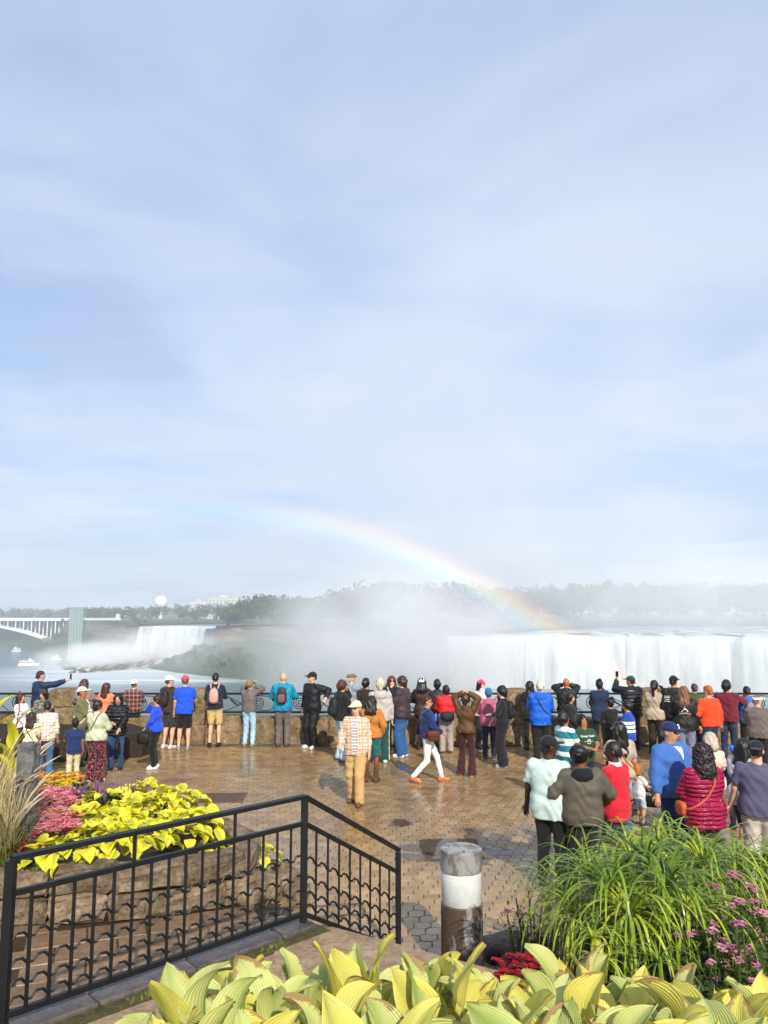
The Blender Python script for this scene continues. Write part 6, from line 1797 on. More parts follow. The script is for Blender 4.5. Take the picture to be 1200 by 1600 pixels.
shoulder_bag(p, 'brown leather bag slung across the woman in the cream top', '4a2a1c', 1)
person(113, 1225, 1122, -28, 'boy in a navy t shirt and cream trousers beside the patterned trousers', ('tee', 'short', 0.82, '1c2e63'), ('pants', 'd8c9a2'), SK3, ('full', '151010'), arms=('front', 'relaxed'), glasses='clear', shoes=('c9c3b6', 'efefef'))
p = person(147, 1222, 1094, 18, 'woman in a sage green top and red and black patterned trousers', ('jacket', 'long', 0.90, 'c2c6a9', 'shell'), ('wide', '1a1416', 'print', 'd6495a', 'e8a59b'), SK2, ('bun', '2a1a14'), fem=True, arms=('front', 'front'), w=1.12, yaw=25, shoes=('d8d2c4', 'f0f0f0'))
o = carried(p, 'shoulder_bag', 'small olive crossbody bag on the woman in the sage green top', 'bag'); strap_band(p, o, 1, cloth('5a5a3a')); b = MB(); b.add(*softbox((-0.24, 0.02, 0.98), (0.05, 0.1, 0.08), 3.4, 10)); b.build('bag', cloth('5a5a3a', 'shell'), o, True)
p = person(124, 1196, 1073, 88, 'man in a white cap and olive shirt with folded arms', ('shirt', 'long', 0.86, '6f7146'), ('pants', '5a5148'), SK3, ('short', '2a211c'), ('cap', 'f2efe9'), arms=('cross', 'cross'), yaw=0, pitch=-8, w=1.05)
o = carried(p, 'sling_bag', 'cream sling bag across the chest of the man in the white cap', 'bag'); strap_band(p, o, -1, cloth('ded6bf'), 0.016); b = MB(); b.add(*softbox((0.03, 0.19, 1.18), (0.10, 0.04, 0.07), 3.2, 10)); b.build('bag', cloth('ded6bf', 'shell'), o, True)
person(127, 1168, 1061, 4, 'woman in a dusty mauve coat seen from behind above the white cap', ('coat', 'long', 0.72, '9a8079'), ('pants', '2e2a2c'), SK1, ('bob', '4c3021'), fem=True, arms=('rail', 'rail'), w=1.05)
person(162, 1168, 1067, 8, 'woman with auburn hair in an orange top at the railing', ('sweater', 'long', 0.90, 'f08a62'), ('pants', 'a8c4dc', 'denim'), SK1, ('long', '4a2419'), fem=True, arms=('rail', 'rail'), yaw=20)
p = person(180, 1204, 1083, 172, 'woman in a black quilted puffer jacket and dark jeans looking back', ('puffer', 'long', 0.80, '1b1b20', 'puffer'), ('pants', '25426e', 'denim'), SK2, ('long', '18110f'), fem=True, arms=('low', 'front'), w=1.05, shoes=('1f1f22', 'e8e4de'))
handbag(p, 'black handbag on the arm of the woman in the puffer jacket', '141317', 0, 0.95, 0.24)
person(206, 1163, 1062, 2, 'broad man in a maroon plaid shirt with a white cap turned backwards', ('shirt', 'long', 0.88, '6d3b3b', 'plaid', '3b2228', 'c9a49a'), ('pants', '17161a'), SK1, ('short', '8a6a4c'), ('cap', 'f0ece4', 'back'), arms=('front', 'front'), w=1.25)
p = person(242, 1201, 1086, -95, 'woman in a royal blue sweatshirt with her hand at her face', ('sweater', 'long', 0.90, '1e4fd6'), ('pants', '141418'), SK2, ('lowtail', '2a1a15'), fem=True, arms=('low', 'face'), w=1.12, shoes=('f0eeea', 'ffffff'))
handbag(p, 'black leather bag held low by the woman in the royal blue sweatshirt', '121114', 0, 1.1, 0.06)
p = person(261, 1170, 1056, 22, 'man in a brown shirt and white cap beside the bright blue t shirt', ('shirt', 'half', 0.88, '3d3129'), ('shorts', '3a3634'), SK1, ('short', '4a3626'), ('cap', 'f4f1ea'), arms=('front', 'relaxed'), yaw=30, w=1.05, shoes=('d7d3cc', 'f4f4f4'))
backpack(p, 'dark backpack worn by the man in the brown shirt', '2b2724', None, None, 0.85)
person(286, 1172, 1055, -6, 'man in a bright blue t shirt, black shorts and a red cap', ('tee', 'short', 0.86, '1b55e2'), ('shorts', '141416'), SK1, ('short', '6b4a33'), ('cap', 'c94a55'), arms=('relaxed', 'front'), w=1.08, shoes=('8f9096', 'f0f0f0'))
p = person(334, 1167, 1051, 0, 'man in a navy top and khaki shorts standing alone at the railing', ('tee', 'half', 0.90, '16223c'), ('shorts', 'd9b878'), SK1, ('short', '17110f'), arms=('front', 'front'), w=1.0, shoes=('1d1d20', '2a2a2a'))
backpack(p, 'pale pink backpack worn by the man in khaki shorts', 'dba39b', 'd2968e', 'dba39b', 0.82, 0.02)
p = person(388, 1167, 1062, 12, 'person in a grey jacket and pale jeans raising a camera to the eye', ('jacket', 'long', 0.92, '6b6460', 'shell'), ('pants', '9fc0d6', 'denim'), SK1, ('short', '5a4630'), ('beanie', '8a7a4a'), arms=('camera', 'camera'), w=0.95, shoes=('8a7a66', 'd8d0c0'))
camera_thing(p, 'black camera held to the eye by the person in the grey jacket', (0, 0.20, 1.645))
p = person(441, 1167, 1052, 2, 'bald man in a teal jacket and grey trousers at the railing', ('jacket', 'long', 0.86, '1290b4', 'shell'), ('pants', '6d6460'), SK1, None, arms=('rail', 'rail'), w=1.14, hood='1290b4', shoes=('4a4440', '6a645c'))
backpack(p, 'grey and maroon patterned backpack on the bald man in teal', '3a3036', '75545a', '2a262a', 0.88)
p = person(487, 1169, 1050, -140, 'man in a black tracksuit and black cap with one hand on the railing', ('jacket', 'long', 0.86, '1c1b1f', 'shell'), ('loose', '1a1a1d', 'shell'), SK1, ('short', '3a281c'), ('cap', '18171a'), arms=(((0.40, -0.05, 1.18), (0.6, -0.5, -0.5)), 'down'), w=1.15, glasses='dark', shoes=('efece6', 'ffffff'), yaw=20)
v_, f_ = ring_shape(0.0, 0.021, 14); o_ = mobj('cap_emblem', [(a * 1.0, 0.1215 - 0.2 * a * a, 1.722 + b_) for a, b_ in v_], f_, cloth('e8b93a'), p['hat'])
# ---- middle group
p = person(533, 1190, 1063, 62, 'young man with tousled brown hair in a black hoodie and pale jeans', ('jacket', 'long', 0.90, '19191c'), ('loose', 'b4cadb', 'denim'), SK1, ('full', '4a2c1c'), arms=('face', 'front'), hood='19191c', shoes=('3a4048', 'c8ccd0'))
backpack(p, 'black backpack worn by the young man in the black hoodie', '232226', None, None, 0.98, 0.05)
person(548, 1168, 1052, 58, 'older man in a grey cap pointing along the railing', ('shirt', 'long', 0.88, '8f9aa3'), ('pants', '4e4a48'), SK1, ('short', 'b5aea6'), ('flatcap', '6d675f'), arms=('front', ((0.05, 0.46, 1.42), (0.6, -0.2, -1))), w=1.08)
person(571, 1170, 1060, 14, 'person with dark hair in a dark brown fleece beside the grey cap', ('sweater', 'long', 0.86, '2e2119'), ('pants', '1b1a1d'), SK1, ('full', '16100e'), arms=('rail', 'front'), yaw=15)
p = person(594, 1192, 1060, -4, 'person with pale hair in a light grey sweatshirt and green striped track trousers', ('sweater', 'long', 0.88, 'b9b2ad'), ('loose', '17493f'), SK1, ('full', 'c9bda8'), arms=('front', 'down'), w=1.05, hood='b9b2ad', shoes=('e8e4de', 'ffffff'))
b = MB(); kn = p['legs'][1]; b.tube([kn[0] + Vector((0.118, 0, -0.02)), kn[1] + Vector((0.096, 0, 0)), kn[2] + Vector((0.085, 0, -0.03))], 0.008, 5); b.build('side_stripe', cloth('e8ebe8'), p['o'])
p = person(580, 1222, 1087, 12, 'woman with braids in an ochre jacket, teal shorts and brown boots', ('jacket', 'long', 0.92, 'c07a30', 'cord'), ('shorts', '17686e'), SK4, ('dreads', '2a1c16'), fem=True, arms=('front', 'pocket'), boot=True, shoes=('5a3d26', '3a281a'), w=1.0)
o = carried(p, 'shoulder_bag', 'lime green bag on the woman in the ochre jacket', 'bag'); b = MB(); b.add(*softbox((-0.25, 0.08, 1.18), (0.05, 0.10, 0.12), 3.0, 10)); b.build('bag', cloth('8ed83a', 'shell'), o, True); strap_band(p, o, 1, cloth('7a7a3a'))
p = person(556, 1256, 1095, 196, 'elderly man in a brown plaid shirt, cream cap and tan trousers walking forward', ('shirt', 'long', 0.84, 'f2e2cc', 'plaid', 'c08a62', '8a5a3a'), ('loose', 'c9a468'), SK1, ('short', 'c9c2b8'), ('cap', 'ece0b0'), arms=('down', ((0.20, 0.26, 1.05), (0.6, -1, -0.2))), stride=0.26, glasses='clear', w=1.04, res=0.0135, yaw=12, shoes=('6a4a32', '3a2a1e'))
v_, f_ = [], []
for i in range(9):
    for j in range(13): v_.append((-0.055 + 0.11 * i / 8 * (1 - 0.35 * j / 12), 0.0 - 0.055 * j + 0.02))
for i in range(8):
    for j in range(12): f_.append((i * 13 + j, (i + 1) * 13 + j, (i + 1) * 13 + j + 1, i * 13 + j + 1))
d_ = decal(p, v_, f_, 'undershirt', 'e8e4e0', (-0.01, 0, 1.43), (1, 0, 0), (0, 1, 0), 0.003); d_.data.materials[0] = cloth('eae6e2', 'stripes', '8d8790')
p = person(612, 1172, 1056, 172, 'woman in sunglasses and a black jacket turned towards the camera by the railing', ('jacket', 'long', 0.86, '1c1a1c'), ('pants', '1a191c'), SK1, ('thick', '5a3822'), fem=True, glasses='dark', arms=('low', 'chin'))
o = carried(p, 'strap_bag', 'small bag on a white strap worn by the woman in sunglasses', 'bag'); strap_band(p, o, 1, cloth('e4e0da'), 0.012); b = MB(); b.add(*softbox((-0.12, 0.19, 1.0), (0.09, 0.04, 0.07), 3.2, 10)); b.build('bag', cloth('2a2628', 'shell'), o, True)
person(629, 1183, 1057, -62, 'man in a dark plum hooded jacket and blue jeans with white shoes', ('jacket', 'long', 0.86, '43373c', 'shell'), ('loose', '27588e', 'denim'), SK1, ('full', '3a261b'), hood='43373c', arms=('front', 'low'), w=1.1, shoes=('ece8e2', 'ffffff'), yaw=-15)
person(660, 1171, 1059, 8, 'person in a white cap and brown jacket with long dark hair', ('jacket', 'long', 0.84, '3b2620', 'shell'), ('pants', '1d1b1e'), SK2, ('thick', '1d1411'), ('cap', 'eef0f0', 'back'), fem=True, arms=('rail', 'front'))
person(684, 1169, 1062, 4, 'man with black hair in a charcoal jacket left of the red jacket', ('jacket', 'long', 0.84, '2e2e30', 'shell'), ('pants', '1a1a1d'), SK2, ('full', '13100f'), arms=('front', 'rail'))
p = person(698, 1177, 1071, -3, 'person in a short red jacket and grey trousers', ('puffer', 'long', 1.06, 'd21f2b', 'shell'), ('loose', 'a89b92'), SK2, ('full', '1a1210'), arms=('front', 'front'), w=1.08, shoes=('26262a', 'e8e4de'))
o = carried(p, 'waist_bag', 'large black bag slung at the back of the red jacket', 'bag'); b = MB(); b.add(*softbox((0.0, -0.21, 0.98), (0.19, 0.08, 0.13), 3.0, 12)); b.build('bag', cloth('19181b', 'shell'), o, True); b = MB(); b.add(*softbox((0.0, -0.285, 0.96), (0.13, 0.03, 0.08), 3.0, 8)); b.build('front_pocket', cloth('19181b', 'shell'), o, True)
o = carried(p, 'water_bottle', 'blue water bottle hanging beside the red jacket', 'bottle'); b = MB(); b.lathe([(0.035, 0), (0.04, 0.02), (0.04, 0.16), (0.018, 0.19), (0.018, 0.21)], 14, (-0.29, -0.06, 0.84)); b.build('bottle_body', plain_mat('blue_bottle', (0.02, 0.12, 0.75), 0.25), o, True); b = MB(); b.lathe([(0.021, 0.211), (0.021, 0.235)], 12, (-0.29, -0.06, 0.84)); b.build('bottle_cap', M_PHONEB, o)
p = person(668, 1222, 1087, 88, 'man in a navy jacket, white trousers and orange shoes striding past', ('jacket', 'long', 0.92, '1a2b5c'), ('slim', 'f0ece6'), SK2, ('short', '3a2618'), glasses='dark', arms=(('swingb'), ((0.16, 0.30, 1.02), (0.5, -1, -0.3))), stride=0.62, w=1.06, res=0.0135, hood=None, shoes=('c9743a', 'd9a06a'))
decal(p, *rect_shape(-0.035, -0.42, 0.035, 0.02, 6), 'shirt_front', 'ece9e6', (0.0, 0, 1.43), (1, 0, 0), (0, 1, 0), 0.003)
shoulder_bag(p, 'brown leather satchel at the side of the striding man in white trousers', '5a3222', 1, True, 1.05, (0.27, 0.10, 0.98), 'satchel')
p = person(729, 1213, 1083, 22, 'person in a brown jacket and maroon flared trousers with hands on the head', ('jacket', 'long', 0.92, '5a3d22', 'shell'), ('flare', '3f1c1a'), SK1, ('full', '3a2418'), arms=('head', 'head'), stride=0.10, stance=0.14, fem=True, shoes=('c99b74', 'd8b490'), res=0.0145)
p = person(753, 1170, 1063, 150, 'woman in a bright pink knit hat and white jacket against the railing', ('jacket', 'long', 0.86, 'e4dcd8'), ('pants', '232128'), SK1, ('verylong', '1a1110'), ('beanie', 'e0447e'), fem=True, arms=('low', 'face'))
person(765, 1186, 1076, 6, 'person in a mauve pink rain jacket with a blue knit hat', ('jacket', 'long', 0.84, 'b0607c', 'shell'), ('pants', '1d2440'), SK2, ('short', '2a1c16'), ('beanie', '2e6f9e'), hood='b0607c', arms=('front', 'front'), w=1.15, shoes=('3a3a3e', 'e6e2dc'))
p = person(787, 1198, 1072, -78, 'young man in a black t shirt and wide black trousers facing along the railing', ('tee', 'half', 0.84, '1b1a1d'), ('wide', '1c1b1d'), SK1, ('fringe', '120f0e'), arms=('front', 'low'), w=1.0, shoes=('8b9298', 'd8dce0'), stance=0.12)
backpack(p, 'black backpack on the young man with a black fringe', '17171a', None, None, 0.9)
# ---- right group, at the railing
person(830, 1172, 1064, 0, 'woman with very long black hair half hidden by the blue rain jacket', ('sweater', 'long', 0.80, '1c1a1e'), ('pants', '18171a'), SK2, ('verylong', '17100e'), fem=True, arms=('rail', 'rail'))
p = person(847, 1190, 1064, 6, 'grey haired person in a bright blue rain jacket and black trousers', ('jacket', 'long', 0.80, '1b62d4', 'shell'), ('loose', '1b1b1d'), SK1, ('short', 'cfc6bb'), hood='1b62d4', arms=('front', 'front'), w=1.20, shoes=('2a2a2c', '3a3a3a'))
o = carried(p, 'crossbody_bag', 'dark crossbody bag on the blue rain jacket', 'bag'); strap_band(p, o, -1, cloth('1f2438')); b = MB(); b.add(*softbox((0.25, 0.0, 0.93), (0.05, 0.1, 0.09), 3.2, 10)); b.build('bag', cloth('1c1a20', 'shell'), o, True)
person(888, 1172, 1060, 8, 'bald man in a black jacket with both elbows raised', ('jacket', 'long', 0.86, '1d1c1f', 'shell'), ('pants', '1c1b1d'), 'b9764f', None, arms=('camera', 'camera'), w=1.23)
person(894, 1196, 1082, 125, 'woman with long black hair in a black top in front of the bald man', ('sweater', 'long', 0.82, '1d1b1d'), ('pants', '18181b'), SK2, ('verylong', '15100f'), fem=True, arms=('low', 'low'))
p = person(940, 1172, 1062, 4, 'woman with a topknot in a long navy jacket holding up a phone', ('jacket', 'long', 0.74, '1d2a4a'), ('pants', '1b1b22'), SK2, ('bun', '17110f'), fem=True, arms=('low', 'phone'), w=1.12)
phone(p, 'phone raised by the woman with the topknot', 1, 0.06)
p = person(990, 1172, 1056, -8, 'man in a dark green cap and black padded jacket holding a phone aloft', ('puffer', 'long', 0.84, '1f2026', 'puffer'), ('pants', '17171a'), SK2, ('short', '1c1512'), ('cap', '1f4a38'), arms=('raise', 'front'), w=1.23, yaw=-35)
phone(p, 'phone held aloft by the man in the green cap', 0, 0.07)
person(957, 1202, 1090, -24, 'woman with a black bun in a black top behind the group of men', ('tee', 'half', 0.84, '16151a'), ('pants', '1a1a1e'), SK2, ('bun', '120f0e'), fem=True, arms=('front', 'front'))
p = person(985, 1216, 1094, -70, 'person in a blue and white banded sweatshirt', ('sweater', 'half', 0.86, '2346ae', 'bands', 'f0f0f2'), ('shorts', '1b2036'), SK2, ('full', '17100f'), arms=('front', 'low'), w=1.18, shoes=('e8e6e2', 'ffffff'))
p = person(1027, 1182, 1063, 34, 'woman with a low ponytail in a beige blouse taking a photograph', ('shirt', 'long', 0.86, 'b5a590'), ('loose', '33261d'), SK2, ('lowtail', '1d1310'), fem=True, arms=('face', ((0.05, 0.30, 1.53), (0.8, 0, -1))), w=1.16)
camera_thing(p, 'black camera in the hands of the woman in the beige blouse', (0.03, 0.40, 1.56))
p = person(1058, 1184, 1056, 12, 'man in a black cap and black hooded jacket with white sleeve print', ('jacket', 'long', 0.86, '1b191b', 'shell'), ('pants', '1a191c'), SK2, ('short', '17110f'), ('cap', '161518'), hood='2a2526', arms=('down', 'front'), w=1.20, yaw=35)
for k, (z0, ww) in enumerate(((1.33, 0.05), (1.30, 0.055), (1.26, 0.045), (1.22, 0.055))): decal(p, *rect_shape(-ww, -0.008, ww, 0.008, 6), 'sleeve_print', 'e6e2dd', (-0.17, 0, z0), (1, 0, 0), (0, -1, 0))
p = person(1074, 1202, 1072, 18, 'person with light brown hair in a black jacket with a framed white letter A', ('jacket', 'long', 0.84, '1e1b1c', 'shell'), ('loose', '7c7f9a'), SK1, ('long', '7a4f30'), fem=True, arms=('front', 'down'), w=1.20, shoes=('d8d4ce', 'f0f0f0'))
decal(p, *text_shape('A', 0.21, True), 'back_letter', 'efece8', (0.0, 0, 1.235), (1, 0, 0), (0, -1, 0))
for a in ((-0.105, 0.17, 0.105, 0.178), (-0.105, -0.02, -0.097, 0.17), (0.097, -0.02, 0.105, 0.17)): decal(p, *rect_shape(a[0], a[1], a[2], a[3], 5), 'back_frame', 'efece8', (0.0, 0, 1.235), (1, 0, 0), (0, -1, 0))
v_, f_ = [], []
for i in range(29):
    x_ = -0.12 + 0.24 * i / 28; z_ = 0.012 * math.sin(i * 1.9) - 2.0 * x_ * x_; v_ += [(x_, z_ - 0.02), (x_, z_ - 0.006 + 0.008 * math.cos(i * 2.7))]
for i in range(28): f_.append((2 * i, 2 * i + 2, 2 * i + 3, 2 * i + 1))
decal(p, v_, f_, 'back_print', 'd8d4cf', (0.0, 0, 1.215), (1, 0, 0), (0, -1, 0))
person(1090, 1174, 1068, -4, 'person in an olive green jacket between the letter jacket and the orange sweatshirt', ('jacket', 'long', 0.86, '44532a'), ('pants', '222226'), SK1, ('short', '4a3022'), arms=('rail', 'rail'))
person(1113, 1202, 1071, -14, 'red haired man in a bright orange sweatshirt', ('sweater', 'long', 0.90, 'f0481c'), ('pants', '20304a', 'denim'), SK1, ('short', 'a2592c'), arms=('pocket', 'down'), w=1.18, yaw=-20)
person(1141, 1188, 1063, 32, 'man in a maroon sweater reaching an arm around his neighbour', ('sweater', 'long', 0.86, '6e1a2c'), ('pants', '22304c', 'denim'), SK3, ('full', '17100e'), arms=('low', ((0.34, 0.42, 1.40), (0.3, -0.3, -1))), w=1.20, yaw=20)
p = person(1173, 1186, 1072, 4, 'person in a blue hooded jacket beside the maroon sweater', ('jacket', 'long', 0.86, '2f6ea8', 'shell'), ('pants', '19191c'), SK3, ('short', '14110f'), hood='2f6ea8', arms=('front', 'front'), w=1.12)
backpack(p, 'pale mauve grey backpack on the blue hooded jacket', '8b7b88', '7c6c7a', '2b2730', 0.95, 0.05)
person(1190, 1214, 1086, 28, 'man in a taupe long sleeved shirt and white visor', ('sweater', 'long', 0.84, '6e625e'), ('pants', '241f20'), SK1, ('short', '6a625c'), ('visor', 'efe6e0'), arms=('front', 'low'), w=1.28, yaw=40)
# ---- right foreground groups
person(886, 1258, 1113, 62, 'man in a teal and white colour block polo shirt', ('shirt', 'short', 0.84, 'e4ece8', 'blocks', '1b7d86'), ('pants', '1f2026'), SK3, ('full', '17110f'), arms=('front', 'front'), w=1.23, res=0.0135, pitch=-14, yaw=10)
p = person(916, 1256, 1116, 158, 'man in a dark green printed t shirt looking down', ('tee', 'short', 0.84, '21442f'), ('pants', '20222a'), SK3, ('full', '14100f'), arms=('front', 'front'), w=1.23, res=0.0125, pitch=-22, yaw=0)
decal(p, *text_shape('Great Classic', 0.062, True), 'chest_lettering', 'e2e6dd', (0.0, 0, 1.335), (-1, 0, 0), (0, 1, 0))
decal(p, *ring_shape(0.040, 0.050, 22), 'chest_badge', 'dfe3da', (0.0, 0, 1.25), (-1, 0, 0), (0, 1, 0))
decal(p, *ring_shape(0.0, 0.030, 18, 0.3, math.pi - 0.3), 'chest_badge_mark', 'dfe3da', (0.0, 0, 1.243), (-1, 0, 0), (0, 1, 0))
for a in ((-0.105, -0.065), (0.065, 0.105)): decal(p, *rect_shape(a[0], -0.004, a[1], 0.004, 4), 'chest_bar', 'dfe3da', (0.0, 0, 1.25), (-1, 0, 0), (0, 1, 0))
p = person(974, 1306, 1128, -12, 'woman with long black hair in a beige patterned blouse and light jeans', ('shirt', 'short', 0.90, 'b7a892', 'speckle', '6a5d4e'), ('slim', '7fb0d8', 'denim'), SK2, ('verylong', '14100f'), fem=True, arms=('front', 'relaxed'), w=1.23, res=0.0135, shoes=('d8d4cf', 'f0f0f0'))
shoulder_bag(p, 'tan leather shoulder bag on the woman in the beige blouse', 'b06a3a', 1, True, 1.0, (0.235, -0.02, 1.02))
p = person(863, 1388, 1150, 26, 'man in a pale mint short sleeved shirt and black cap', ('shirt', 'short', 0.80, 'c9dcd6', 'speckle', '7c9aa0'), ('pants', '111114'), SK5, ('short', '120f0e'), ('cap', '17161a'), arms=('relaxed', 'low'), w=1.29, res=0.0135, yaw=45, glasses='clear', shoes=('1c1c1f', '2a2a2a'))
p = person(914, 1396, 1166, 8, 'man in a grey brown jacket with a black hood lying on his back', ('jacket', 'long', 0.82, '5d564b', 'shell'), ('pants', '131316'), SK4, ('afro', '100d0c'), hood='111318', arms=(((0.27, 0.12, 1.0), (1, -0.6, 0)), ((0.24, 0.20, 1.05), (1, -0.6, 0))), w=1.38, res=0.0135, yaw=62, pitch=-6)
p = person(967, 1384, 1158, -42, 'man in a red polo shirt with a white collar talking to the hooded man', ('shirt', 'short', 0.80, 'd01c2e'), ('pants', '26262c'), SK5, ('crop', '120e0d'), arms=('front', 'relaxed'), w=1.17, res=0.0125, yaw=-22)
f = Field((-0.16, -0.16, 1.42), (0.16, 0.16, 1.56), 0.011); f.cone((0, -0.012, 1.44), (0, 0.0, 1.51), 0.095, 0.074, 0.0); f.cone((0, -0.012, 1.42), (0, 0.0, 1.55), 0.062, 0.060, 0.0, op='s'); f.clipz(1.462, 1.515)
V, Q = f.mesh(); mobj('collar', V, Q, cloth('eeeae6'), p['top'], True)
def sleeve_mark(p, hand, z, shape, color, name, face):
    s_, el, wr = p['arms'][hand]; c = s_.lerp(el, z); decal(p, *shape, name, color, c, (-face[1], face[0], 0) if False else Vector((0, 0, 1)).cross(Vector(face)), face)
sleeve_mark(p, 0, 0.38, ring_shape(0.0, 0.024, 14), 'f0ecea', 'sleeve_badge', (-0.85, -0.5, 0)); sleeve_mark(p, 0, 0.52, text_shape('vezada', 0.036, True), 'f0ecea', 'sleeve_lettering', (-0.85, -0.5, 0))
sleeve_mark(p, 0, 0.72, rect_shape(-0.07, -0.012, 0.07, 0.012, 8), 'f0ecea', 'sleeve_band', (-0.85, -0.5, 0))
p = person(1056, 1356, 1128, 150, 'heavy man in a blue zip jacket and navy cap with a white emblem', ('jacket', 'long', 0.88, '3f6db4'), ('pants', '1b2c60'), 'c99478', ('short', '8a8078'), ('cap', '1b2a5a'), arms=('down', 'relaxed'), w=1.50, res=0.0125, yaw=-12, shoes=('2a2a2e', '4a4a4a'))
v_, f_ = ring_shape(0.016, 0.027, 18, 0.7, 5.6); o_ = mobj('cap_emblem', [(a, 0.1245 - 3.2 * a * a - 0.35 * b_ , 1.722 + b_) for a, b_ in v_], f_, cloth('f2f2f0'), p['hat'])
v_, f_ = ring_shape(0.0, 0.008, 10); o_ = mobj('cap_emblem', [(a, 0.1245 - 3.2 * a * a - 0.35 * b_, 1.722 + b_) for a, b_ in v_], f_, cloth('f2f2f0'), p['hat'])
v_, f_ = [], []
for j in range(9): v_ += [(-0.05 * (1 - j / 8), 0.05 - 0.16 * j / 8), (0.0, 0.05 - 0.16 * j / 8), (0.05 * (1 - j / 8), 0.05 - 0.16 * j / 8)]
for j in range(8): f_ += [(3 * j, 3 * j + 1, 3 * j + 4, 3 * j + 3), (3 * j + 1, 3 * j + 2, 3 * j + 5, 3 * j + 4)]
decal(p, v_, f_, 'undershirt', 'eeebe8', (0, 0, 1.43), (1, 0, 0), (0, 1, 0), 0.004)
decal(p, *rect_shape(-0.005, -0.48, 0.005, -0.10, 2), 'zip', '24386a', (0, 0, 1.43), (1, 0, 0), (0, 1, 0), 0.004)
person(1118, 1318, 1144, 2, 'grey haired person in a pale pink top beyond the curly haired woman', ('tee', 'short', 0.86, 'e6c9bb'), ('pants', '6a6a70'), SK1, ('bob', 'b8ab98'), fem=True, arms=('front', 'front'))
p = person(1107, 1384, 1168, -8, 'woman with dark curly hair in a quilted magenta jacket', ('puffer', 'long', 0.74, '9c1a46', 'quilt'), ('pants', '4c4840'), SK3, ('curly', '1d1412'), fem=True, arms=('front', 'front'), w=1.50, res=0.0135)
o = carried(p, 'crossbody_bag', 'bag on an orange strap across the quilted magenta jacket', 'bag'); strap_band(p, o, 1, cloth('c2602e'), 0.014); b = MB(); b.add(*softbox((-0.30, 0.06, 0.98), (0.05, 0.11, 0.09), 3.2, 10)); b.build('bag', cloth('c2602e', 'shell'), o, True)
person(1155, 1296, 1166, 12, 'child in a bright blue hat with bunched sides and a navy jacket', ('jacket', 'long', 0.84, '16264c'), ('pants', '1a1a20'), SK2, ('short', '17110f'), ('bow', '2470e0'), arms=('front', 'front'), yaw=-20)
person(1172, 1352, 1154, 58, 'woman with long black hair in an off white jacket and black shorts', ('jacket', 'long', 0.84, 'ddd8d0', 'shell'), ('shorts', '17171a'), SK2, ('long', '15100e'), fem=True, arms=('low', 'front'), w=1.29, res=0.0135, glasses='clear', shoes=('3a3a3e', 'e6e2dc'))
person(1194, 1382, 1157, 22, 'man in a slate purple t shirt and black cap at the edge of the crowd', ('tee', 'short', 0.84, '5a5770'), ('loose', 'c9c0b2'), SK1, ('short', '2a1e18'), ('cap', '1c1a20', 'back'), arms=('relaxed', 'front'), w=1.35, res=0.0135)
# ---- pushchair between the jeans and the blue jacket, with a child in it
g = ground(1026, 1284)
M_TYRE = plain_mat('black_rubber', (0.015, 0.015, 0.016), 0.7); M_HUB = plain_mat('grey_hub', (0.45, 0.45, 0.46), 0.4); M_FRAME = plain_mat('dark_tube_frame', (0.03, 0.03, 0.034), 0.4)
pu = empty('pushchair', (g.x, g.y + 0.3, 0), R(60))
for (x, y, r_) in ((-0.24, -0.38, 0.085), (0.24, -0.38, 0.085), (-0.26, 0.30, 0.10), (0.26, 0.30, 0.10)):
    w_ = MB(); n = 22; w_.tube([(x, y + r_ * 0.86 * math.cos(2 * math.pi * k / n), r_ + r_ * 0.86 * math.sin(2 * math.pi * k / n)) for k in range(n + 1)], r_ * 0.15, 6, False); wo = w_.build('wheel', M_TYRE, pu, True)
    h_ = MB(); h_.tube([(x - 0.016, y, r_), (x + 0.016, y, r_)], r_ * 0.55, 14); h_.build('hub', M_HUB, wo)
for s in (-1, 1):
    b = MB(); b.tube([(s * 0.24, -0.38, 0.09), (s * 0.22, 0.0, 0.52), (s * 0.22, 0.38, 1.0)], 0.012, 6); b.build('frame_tube', M_FRAME, pu)
    b = MB(); b.tube([(s * 0.26, 0.30, 0.10), (s * 0.22, 0.0, 0.50)], 0.012, 6); b.build('frame_tube', M_FRAME, pu)
b = MB(); b.tube([(-0.22, 0.38, 1.0), (0.22, 0.38, 1.0)], 0.016, 8); b.build('handle', M_TYRE, pu)
b = MB(); b.add(*softbox((0, -0.05, 0.47), (0.20, 0.20, 0.05), 4, 10)); b.build('seat', cloth('4a453f'), pu, True)
b = MB(); b.add(*softbox((0, 0.20, 0.70), (0.20, 0.05, 0.25), 4, 10)); b.build('backrest', cloth('4a453f'), pu, True)
b = MB(); b.add(*softbox((0, 0.02, 0.25), (0.19, 0.22, 0.07), 4, 10)); b.build('basket', cloth('33302d'), pu, True)
b = MB(); b.box((-0.18, -0.46, 0.20), (0.18, -0.30, 0.22)); b.build('footrest', M_TYRE, pu)
person(1001, 1290, 1196, 70, 'small child in a white top and bare legs by the pushchair', ('tee', 'short', 0.80, 'eceae8'), ('shorts', 'b9c4d4'), SK2, ('short', '2a1c15'), arms=('rail', 'rail'), shoes=('2a2a2c', 'e8e4e0'))
tag(pu, 'folding pushchair with grey seat beside the man in the blue zip jacket', 'pushchair')
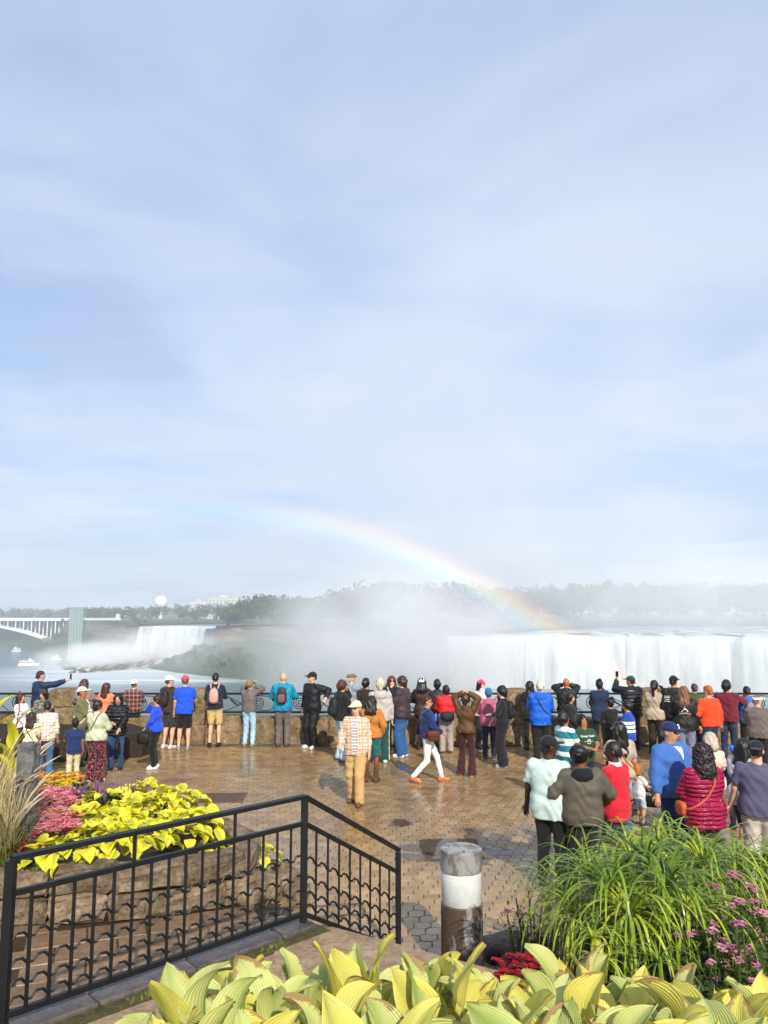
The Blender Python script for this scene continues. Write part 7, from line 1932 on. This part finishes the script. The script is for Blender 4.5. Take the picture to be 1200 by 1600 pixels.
# ================================================================== mist, rainbow, air
def mist_volume(name, c, r, dens, seed, nscale, thr=(0.35, 0.75), power=1.0, aniso=-0.06):
    """a closed ellipsoid of spray: density falls off from the core and is broken up by noise"""
    bm = bmesh.new(); bmesh.ops.create_icosphere(bm, subdivisions=3, radius=1.0)
    me = bpy.data.meshes.new(name); bm.to_mesh(me); bm.free()
    t = NT(name + '_spray'); t.n.remove(t.b)
    vol = t.n.new('ShaderNodeVolumePrincipled'); vol.inputs['Color'].default_value = (0.99, 0.995, 1.0, 1); vol.inputs['Anisotropy'].default_value = aniso
    p = t.coord('Object')
    ln = t.n.new('ShaderNodeVectorMath'); ln.operation = 'LENGTH'; t.l.new(p, ln.inputs[0])
    fall = t.ramp(ln.outputs['Value'], [(0.0, 1.0), (0.5, 0.55), (1.0, 0.0)], 'EASE')
    nn = t.noise(t.coord('World'), nscale, 3, 0.55, 0.3)
    d = t.math('MULTIPLY', t.math('MULTIPLY', fall, t.ramp(nn, [(thr[0], 0.12), (thr[1], 1.0)])), dens)
    t.l.new(d, vol.inputs['Density'])
    t.l.new(vol.outputs[0], t.out.inputs['Volume'])
    me.materials.append(t.m)
    o = link(bpy.data.objects.new(name, me)); o.location = c; o.scale = r
    return tag(o, kind='stuff')
mist_volume('mist', (8, 480, -20), (108, 75, 64), 0.042, 1, 0.018, (0.3, 0.6))
mist_volume('mist', (190, 470, -30), (200, 60, 50), 0.016, 2, 0.02)
mist_volume('mist', (150, 650, 22), (260, 55, 62), 0.020, 6, 0.016, (0.3, 0.65))
mist_volume('mist', (-230, 800, -38), (95, 55, 30), 0.06, 3, 0.03, aniso=-0.2)
mist_volume('mist', (330, 690, 14), (220, 70, 58), 0.022, 4, 0.02)
mist_volume('mist', (120, 580, 150), (250, 120, 280), 0.0060, 5, 0.008, (0.3, 0.7))
mist_volume('mist', (-285, 770, -45), (70, 50, 22), 0.085, 8, 0.03, aniso=-0.2)
mist_volume('mist', (-160, 720, -40), (70, 60, 30), 0.02, 7, 0.03)

# rainbow standing in the spray: a ring round the line away from the sun
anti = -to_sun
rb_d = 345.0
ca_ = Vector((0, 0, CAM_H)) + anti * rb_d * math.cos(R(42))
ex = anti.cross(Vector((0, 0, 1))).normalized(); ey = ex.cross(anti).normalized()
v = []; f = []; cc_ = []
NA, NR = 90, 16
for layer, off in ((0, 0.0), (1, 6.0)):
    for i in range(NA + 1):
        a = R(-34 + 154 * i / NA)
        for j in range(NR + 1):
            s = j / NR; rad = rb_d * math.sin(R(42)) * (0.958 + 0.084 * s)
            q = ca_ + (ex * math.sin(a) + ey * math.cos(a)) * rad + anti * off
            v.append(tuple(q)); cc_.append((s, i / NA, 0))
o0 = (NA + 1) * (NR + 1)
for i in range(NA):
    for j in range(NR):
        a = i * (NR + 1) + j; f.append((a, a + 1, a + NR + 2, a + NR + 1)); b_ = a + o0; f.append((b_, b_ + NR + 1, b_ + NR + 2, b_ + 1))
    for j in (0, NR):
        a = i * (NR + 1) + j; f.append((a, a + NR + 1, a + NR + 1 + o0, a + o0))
t = NT('rainbow_light'); t.n.remove(t.b)  # sunlight split by the spray, painted as glowing colours on the see-through band
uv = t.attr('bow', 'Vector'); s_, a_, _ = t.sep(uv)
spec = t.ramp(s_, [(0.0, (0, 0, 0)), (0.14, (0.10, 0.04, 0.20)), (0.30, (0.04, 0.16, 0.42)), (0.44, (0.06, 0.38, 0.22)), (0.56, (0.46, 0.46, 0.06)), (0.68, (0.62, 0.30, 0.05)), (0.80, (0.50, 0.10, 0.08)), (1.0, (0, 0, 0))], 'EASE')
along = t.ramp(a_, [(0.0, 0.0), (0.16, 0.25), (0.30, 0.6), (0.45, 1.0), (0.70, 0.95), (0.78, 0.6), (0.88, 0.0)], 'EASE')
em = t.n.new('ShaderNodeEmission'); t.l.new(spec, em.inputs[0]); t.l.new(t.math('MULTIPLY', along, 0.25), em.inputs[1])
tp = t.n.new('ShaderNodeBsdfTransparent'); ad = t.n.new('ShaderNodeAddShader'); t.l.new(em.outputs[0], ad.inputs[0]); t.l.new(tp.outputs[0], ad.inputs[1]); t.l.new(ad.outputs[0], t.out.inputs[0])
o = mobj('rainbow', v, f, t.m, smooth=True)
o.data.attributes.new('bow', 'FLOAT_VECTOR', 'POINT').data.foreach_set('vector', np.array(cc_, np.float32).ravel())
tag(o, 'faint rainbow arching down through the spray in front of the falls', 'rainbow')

# even pale air round everything
b = MB(); b.box((-1950, -450, WATER_Z - 2), (1950, 2550, 120))
hz = b.build('haze', None)
t = NT('pale_air'); t.n.remove(t.b)
vol = t.n.new('ShaderNodeVolumePrincipled'); vol.inputs['Color'].default_value = (0.90, 0.955, 1.0, 1); vol.inputs['Density'].default_value = 0.00040; vol.inputs['Anisotropy'].default_value = 0.0
t.l.new(vol.outputs[0], t.out.inputs['Volume']); hz.data.materials.append(t.m)
tag(hz, kind='stuff')
